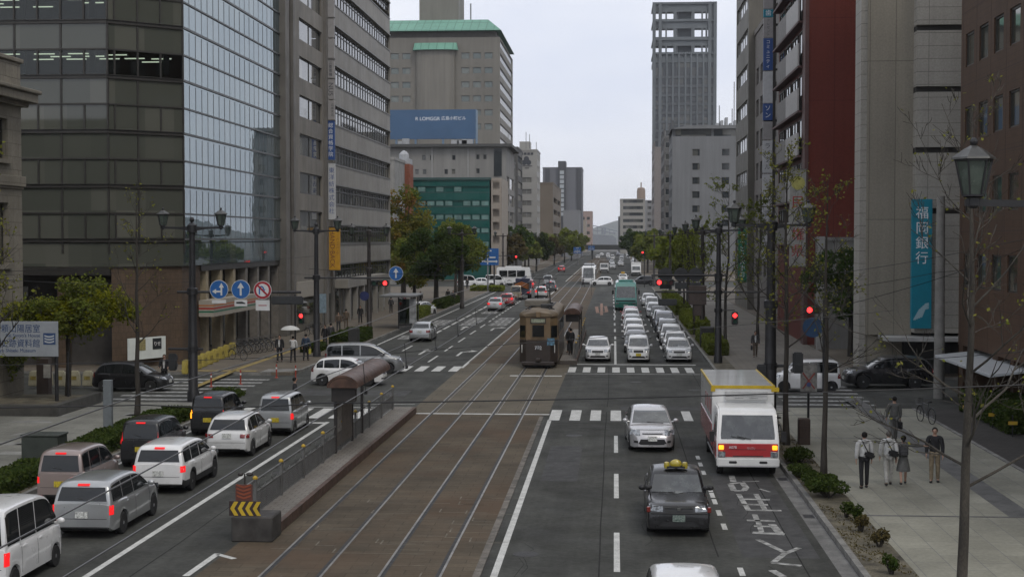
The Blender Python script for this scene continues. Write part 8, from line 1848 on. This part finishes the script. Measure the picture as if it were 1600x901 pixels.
    if not lite:
        for s in (1, -1):
            q = MB(); q.ellip((s * .030 * k, .108 * k, 1.612 * k), (.013 * k, .008 * k, .007 * k), 8, 6); q.build('eye', EYEM, t)
            q = MB(); q.ellip((s * .083 * k, .01 * k, 1.597 * k), (.012 * k, .022 * k, .032 * k), 8, 6); q.build('ear', SKIN, t, smooth=60)
        q = MB(); q.add([(-.014 * k, .105 * k, 1.575 * k), (.014 * k, .105 * k, 1.575 * k), (0, .112 * k, 1.612 * k), (0, .134 * k, 1.577 * k)], [(0, 1, 3), (1, 2, 3), (2, 0, 3), (0, 2, 1)]); q.build('nose', SKIN, t)
        q = MB(); q.ellip((0, .104 * k, 1.552 * k), (.024 * k, .007 * k, .006 * k), 8, 6); q.build('mouth', LIP, t)
    if open_shirt:
        q = MB(); q.add([(-.05 * k, .112 * k, 1.40 * k), (.05 * k, .112 * k, 1.40 * k), (.055 * k, .122 * k, 1.2 * k), (.03 * k, .128 * k, .98 * k), (-.03 * k, .128 * k, .98 * k), (-.055 * k, .122 * k, 1.2 * k)], [(0, 1, 2, 3, 4, 5)]); q.add([(a, b - .03, c) for a, b, c in q.v], [(5, 4, 3, 2, 1, 0)]); q.build('shirt_front', open_shirt, t)
    if hood: q = MB(); q.ellip((0, -.10 * k, 1.44 * k), (.12 * k, .06 * k, .07 * k), 12, 8); q.build('hood', top, t, smooth=60)
    t['_hand'] = 0
    del t['_hand']
    return t, [Vector(w) for (_, _, w) in A], k
def place(local, x, y, rz, z0=.13): v = Vector(local); v.rotate(Matrix.Rotation(rz, 3, 'Z')); return v + Vector((x, y, z0))
def sling(label, x, y, rz, k=1, m=CK):
    b = thing('shoulder_bag', label, 'bag', (x, y, .13), rz); q = MB(); q.cbox((0, 0, 0), (.34, .13, .2)); q.M = None; o = q.build('pouch', m, b, bevel=.05, segs=2, smooth=50); o.location = (.12 * k, -.185 * k, 1.03 * k); o.rotation_euler = (0, .35, .15)
    q = MB(); pts = [(-.09, -.12, 1.46), (-.05, -.165, 1.36), (.06, -.175, 1.15), (.20, -.10, 1.0), (.19, .08, 1.05), (.06, .15, 1.25), (-.07, .12, 1.42), (-.09, 0, 1.49), (-.09, -.12, 1.46)]; q.tube([Vector(p) * k for p in pts], .016, 6); q.build('strap', m, b); return b
p = G(1350, 762, .13); person('person in a white hoodie and black trousers with a black shoulder bag, seen from behind', p.x, p.y, .05, 1.75, CW, CK, stride=.10, arms=(.1, -.12), hood=True); sling('black shoulder bag slung over the back of the walker in black trousers', p.x, p.y, .05, 1.03)
p = G(1388, 758, .13); person('grey haired person in a white hoodie and pale loose trousers walking away', p.x, p.y, 0, 1.72, CW, CP, HAIRG, stride=.2, arms=(-.15, .15), hood=True); sling('black sling bag on the back of the grey haired walker', p.x, p.y, 0, 1.01)
p = G(1411, 758, .13); person('person with tied dark hair in a grey jacket and skirt pointing to the right', p.x, p.y, -.1, 1.58, CG, CG, stride=.32, arms=(.2, -.1), raise_=(1, (.9, .25, -.12), .05), skirt=CG, longhair=True)
b = thing('backpack', 'dark grey backpack on the back of the pointing person', 'backpack', (p.x, p.y, .13), -.1); q = MB(); q.cbox((0, -.165, 1.13), (.27, .15, .36)); q.build('pack', CD, b, bevel=.05, segs=2, smooth=50); q = MB(); q.cbox((0, -.25, 1.06), (.2, .05, .17)); q.build('pocket', CD, b, bevel=.02)
p = G(1460, 753, .13); person('person in a black sweatshirt and beige trousers standing and facing the camera', p.x, p.y, PI - .25, 1.75, CK, CB, stride=.08, arms=(.05, .05), bend=(.25, .2))
q = MB(); 
p = G(1397, 690, .13); t, hs, k = person('person in a grey suit walking away with a briefcase in the right hand', p.x, p.y, .1, 1.74, CG, CG, stride=.18, arms=(.08, .25), coat=.06)
def case(label, hand, x, y, rz, w=.38, h=.28, m=CK):
    c = place(hand, x, y, rz); b = thing('briefcase', label, 'briefcase', (c.x, c.y, c.z - .085), rz); q = MB(); q.cbox((0, 0, -.04 - h / 2), (.10, w, h)); q.build('case', m, b, bevel=.02, smooth=40); q = MB(); q.tube([(0, -.08, -.05), (0, -.07, .01), (0, .07, .01), (0, .08, -.05)], .012, 6); q.build('handle', m, b)
case('dark briefcase held by the walker in the grey suit', hs[0], p.x, p.y, .1)
p = G(1180, 558, .13); t, hs, k = person('person in a dark coat walking towards the camera on the right pavement', p.x, p.y, PI, 1.72, CD, CBR, stride=.2, arms=(.1, -.1), coat=.12, open_shirt=CW); case('dark briefcase carried by the walker in the dark coat', hs[0], p.x, p.y, PI)
p = G(257, 604, .13); person('person in a black suit with hands clasped before a white shirt near the sign board', p.x, p.y, PI + .1, 1.7, CK, CK, stride=.03, arms=(.05, .05), bend=(1.2, 1.2), open_shirt=CW, coat=.05)
p = G(437, 566, .13); person('person in an open dark suit and white shirt walking towards the left crossing', p.x, p.y, PI, 1.72, CK, CK, stride=.2, open_shirt=CW, coat=.05)
p = G(458, 566, .13); t, hs, k = person('person in a white shirt walking away and holding up a white umbrella', p.x, p.y, 0, 1.66, CW, CK, stride=.2, raise_=(-1, (-.1, .5, -.6), 1.3)); u_ = place(hs[1], p.x, p.y, 0)
b = thing('umbrella', 'open white umbrella held over the left pavement', 'umbrella', (u_.x, u_.y, u_.z)); q = MB(); q.lathe([(.62, .72), (.5, .84), (.3, .93), (.03, .98), (.3, .91), (.5, .82)], (0, 0, 0), 10); q.build('canopy', mat('umbrella_white', (.5, .5, .47), .7, var=.06), b, smooth=40); q = MB(); q.tube([(0, 0, -.15), (0, 0, 1.04)], .012, 6); q.build('shaft', DARK, b)
p = G(478, 563, .13); t, hs, k = person('person in a blue jacket and dark trousers carrying a yellow bag', p.x, p.y, -.1, 1.7, CN, CK, stride=.15); u_ = place(hs[0], p.x, p.y, -.1); b = MB(); b.cbox((0, 0, -.3), (.12, .28, .3)); b.tube([(0, -.08, -.16), (0, -.02, -.08), (0, .02, -.08), (0, .08, -.16)], .01, 5); o = b.build('carrier_bag', mat('bag_yellow', (.42, .38, .05), .6, var=.1), bevel=.02); o.location = u_; tag(o, 'yellow carrier bag in the hand of the person in blue', 'bag')
for (px, py, top, lg, rz, lab, st) in ((508, 544, CK, CK, 2.8, 'person in black standing left of the pair near the lamp', .05), (517, 541, CD, CK, .3, 'person in dark grey right of the person in black near the lamp', .1), (529, 519, CBR, CD, PI, 'person in brown among the group before the canopy', .15), (541, 513, CBR, CBR, 0, 'person in a long brown coat beyond the group', .12), (563, 506, CK, CK, PI, 'lone person in black walking before the entrance canopy', .2), (611, 489, CD, CK, 0, 'person in dark clothes left of the bus shelter', .1),
   (657, 478, CK, CK, PI, 'person in black beside the parked silver hatchback', .1), (700, 473, CK, CD, 0, 'person in black under the round evergreen tree', .1), (708, 476, CD, CK, PI, 'person in grey under the round evergreen tree', .15), (730, 452, CK, CK, PI, 'person in black at the corner of the second crossing', .1), (911, 449, CK, CK, PI / 2, 'person in black crossing the tracks at the second crossing', .3)):
    p = G(px, py, .13 if px < 900 else 0); person(lab, p.x, p.y, rz, 1.68, top, lg, stride=st, lite=True, z0=.13 if px < 900 else 0)
person('person in dark clothes crossing the near left zebra behind the silver minivan', -14.25, 63.7, -1.4, 1.7, CK, CK, stride=.3, z0=0, lite=True)
person('person in black at the edge of the tram platform near the fence', -2.85, 95.0, .4, 1.74, CK, CK, stride=.05, z0=.28, coat=.1); person('person in a dark coat behind the first one on the tram platform', -3.0, 96.8, 2.4, 1.7, CD, CK, stride=.05, z0=.28, coat=.1, lite=True)
# ------------------------------------------------------------------ bicycles
def bicycle(label, x, y, rz, group=None):
    b = thing('bicycle', label, 'bicycle', (x, y, .13), rz, group); r = .33; f = MB(); T = lambda a, c, w=.016: f.tube([(0, *a), (0, *c)], w, 6)
    A_, B_, S_, H_, HB, Sd = (-.52, r), (-.06, .30), (-.20, .78), (.36, .82), (.55, r), (-.22, .88)
    T(B_, S_); T(S_, H_); T(B_, H_, .02); T(A_, B_, .012); T(A_, S_, .012); T(H_, HB, .016); T(S_, Sd); T(H_, (.33, .98), .014)
    f.tube([(-.27, .22, 1.02), (-.1, .34, 1.0), (0, .33, .98), (.1, .34, 1.0), (.27, .22, 1.02)], .013, 6); f.tube([(0, -.06, .30), (.1, -.06, .3)], .02, 6)
    for yy in (-.52, .55): f.tube([(0, yy + .36 * math.cos(a), r + .36 * math.sin(a)) for a in [rad(20 + 140 * i / 8) for i in range(9)]], .02, 4)
    f.build('frame', mat('bike_frame', (.10, .105, .11), .4, .5, var=.15), b, smooth=50)
    for yy in (-.52, .55):
        q = MB(); n = 20; q.tube([(0, yy + r * math.cos(2 * PI * i / n), r + r * math.sin(2 * PI * i / n)) for i in range(n + 1)], .018, 6, False); w = q.build('wheel', TYRE, b, smooth=60)
        q = MB()
        for i in range(10): a = 2 * PI * i / 10; q.tube([(0, yy, r), (0, yy + (r - .02) * math.cos(a), r + (r - .02) * math.sin(a))], .003, 4, False)
        q.lathe([(.025, -.04), (.025, .04)], (0, yy, r), 8, axis='x'); q.build('spokes', GREYM, w)
    q = MB(); q.prism([(-.10, -.36), (.10, -.36), (.03, -.08), (-.03, -.08)], 'z', .88, .94); q.build('saddle', BLACK, b, bevel=.02, smooth=50)
    q = MB(); 
    for k_ in range(5): z = .72 + k_ * .055; w = .13 + k_ * .012; q.tube([(-w, .45, z), (w, .45, z), (w, .72, z), (-w, .72, z), (-w, .45, z)], .006, 4)
    q.box(-.13, .45, .715, .13, .72, .722); q.build('basket', mat('basket_wire', (.12, .12, .12), .5, .4, var=.1), b); return b
p = G(1447, 660, .13); bk = bicycle('single bicycle parked at the forecourt edge on the right', p.x, p.y, .25)
for i, px in enumerate((378, 388, 396, 404, 412, 420, 428, 372, 487, 497)):
    p = G(px, 553 - i * 1.2 if i < 7 else (562, 525, 522)[i - 7], .13); o = dup(bk, (p.x, p.y, .13), rad(60 + RND.uniform(-14, 14)), 'bicycle parked in the row before the glass office columns' if i < 7 else ('bicycle standing nearest the yellow barriers', 'bicycle left of the information panel', 'bicycle right of the information panel')[i - 7], 'bicycles parked before the glass office' if i < 7 else None)
p = G(1216, 690, .13); dup(bk, (p.x, p.y + .5, .13), .1, 'bicycle leaning by the lamp post behind the truck')
# ------------------------------------------------------------------ lettering becomes plain mesh
bpy.context.view_layer.update(); dg = bpy.context.evaluated_depsgraph_get()
for o in [o for o in SC.objects if o.type == 'FONT']:
    me = bpy.data.meshes.new_from_object(o.evaluated_get(dg)); n = bpy.data.objects.new(o.name.split('.')[0], me); COL.objects.link(n)
    n.parent = o.parent; n.matrix_local = o.matrix_local; nm = o.name
    for k in ('kind', 'label'):
        if k in o: n[k] = o[k]
    bpy.data.objects.remove(o)
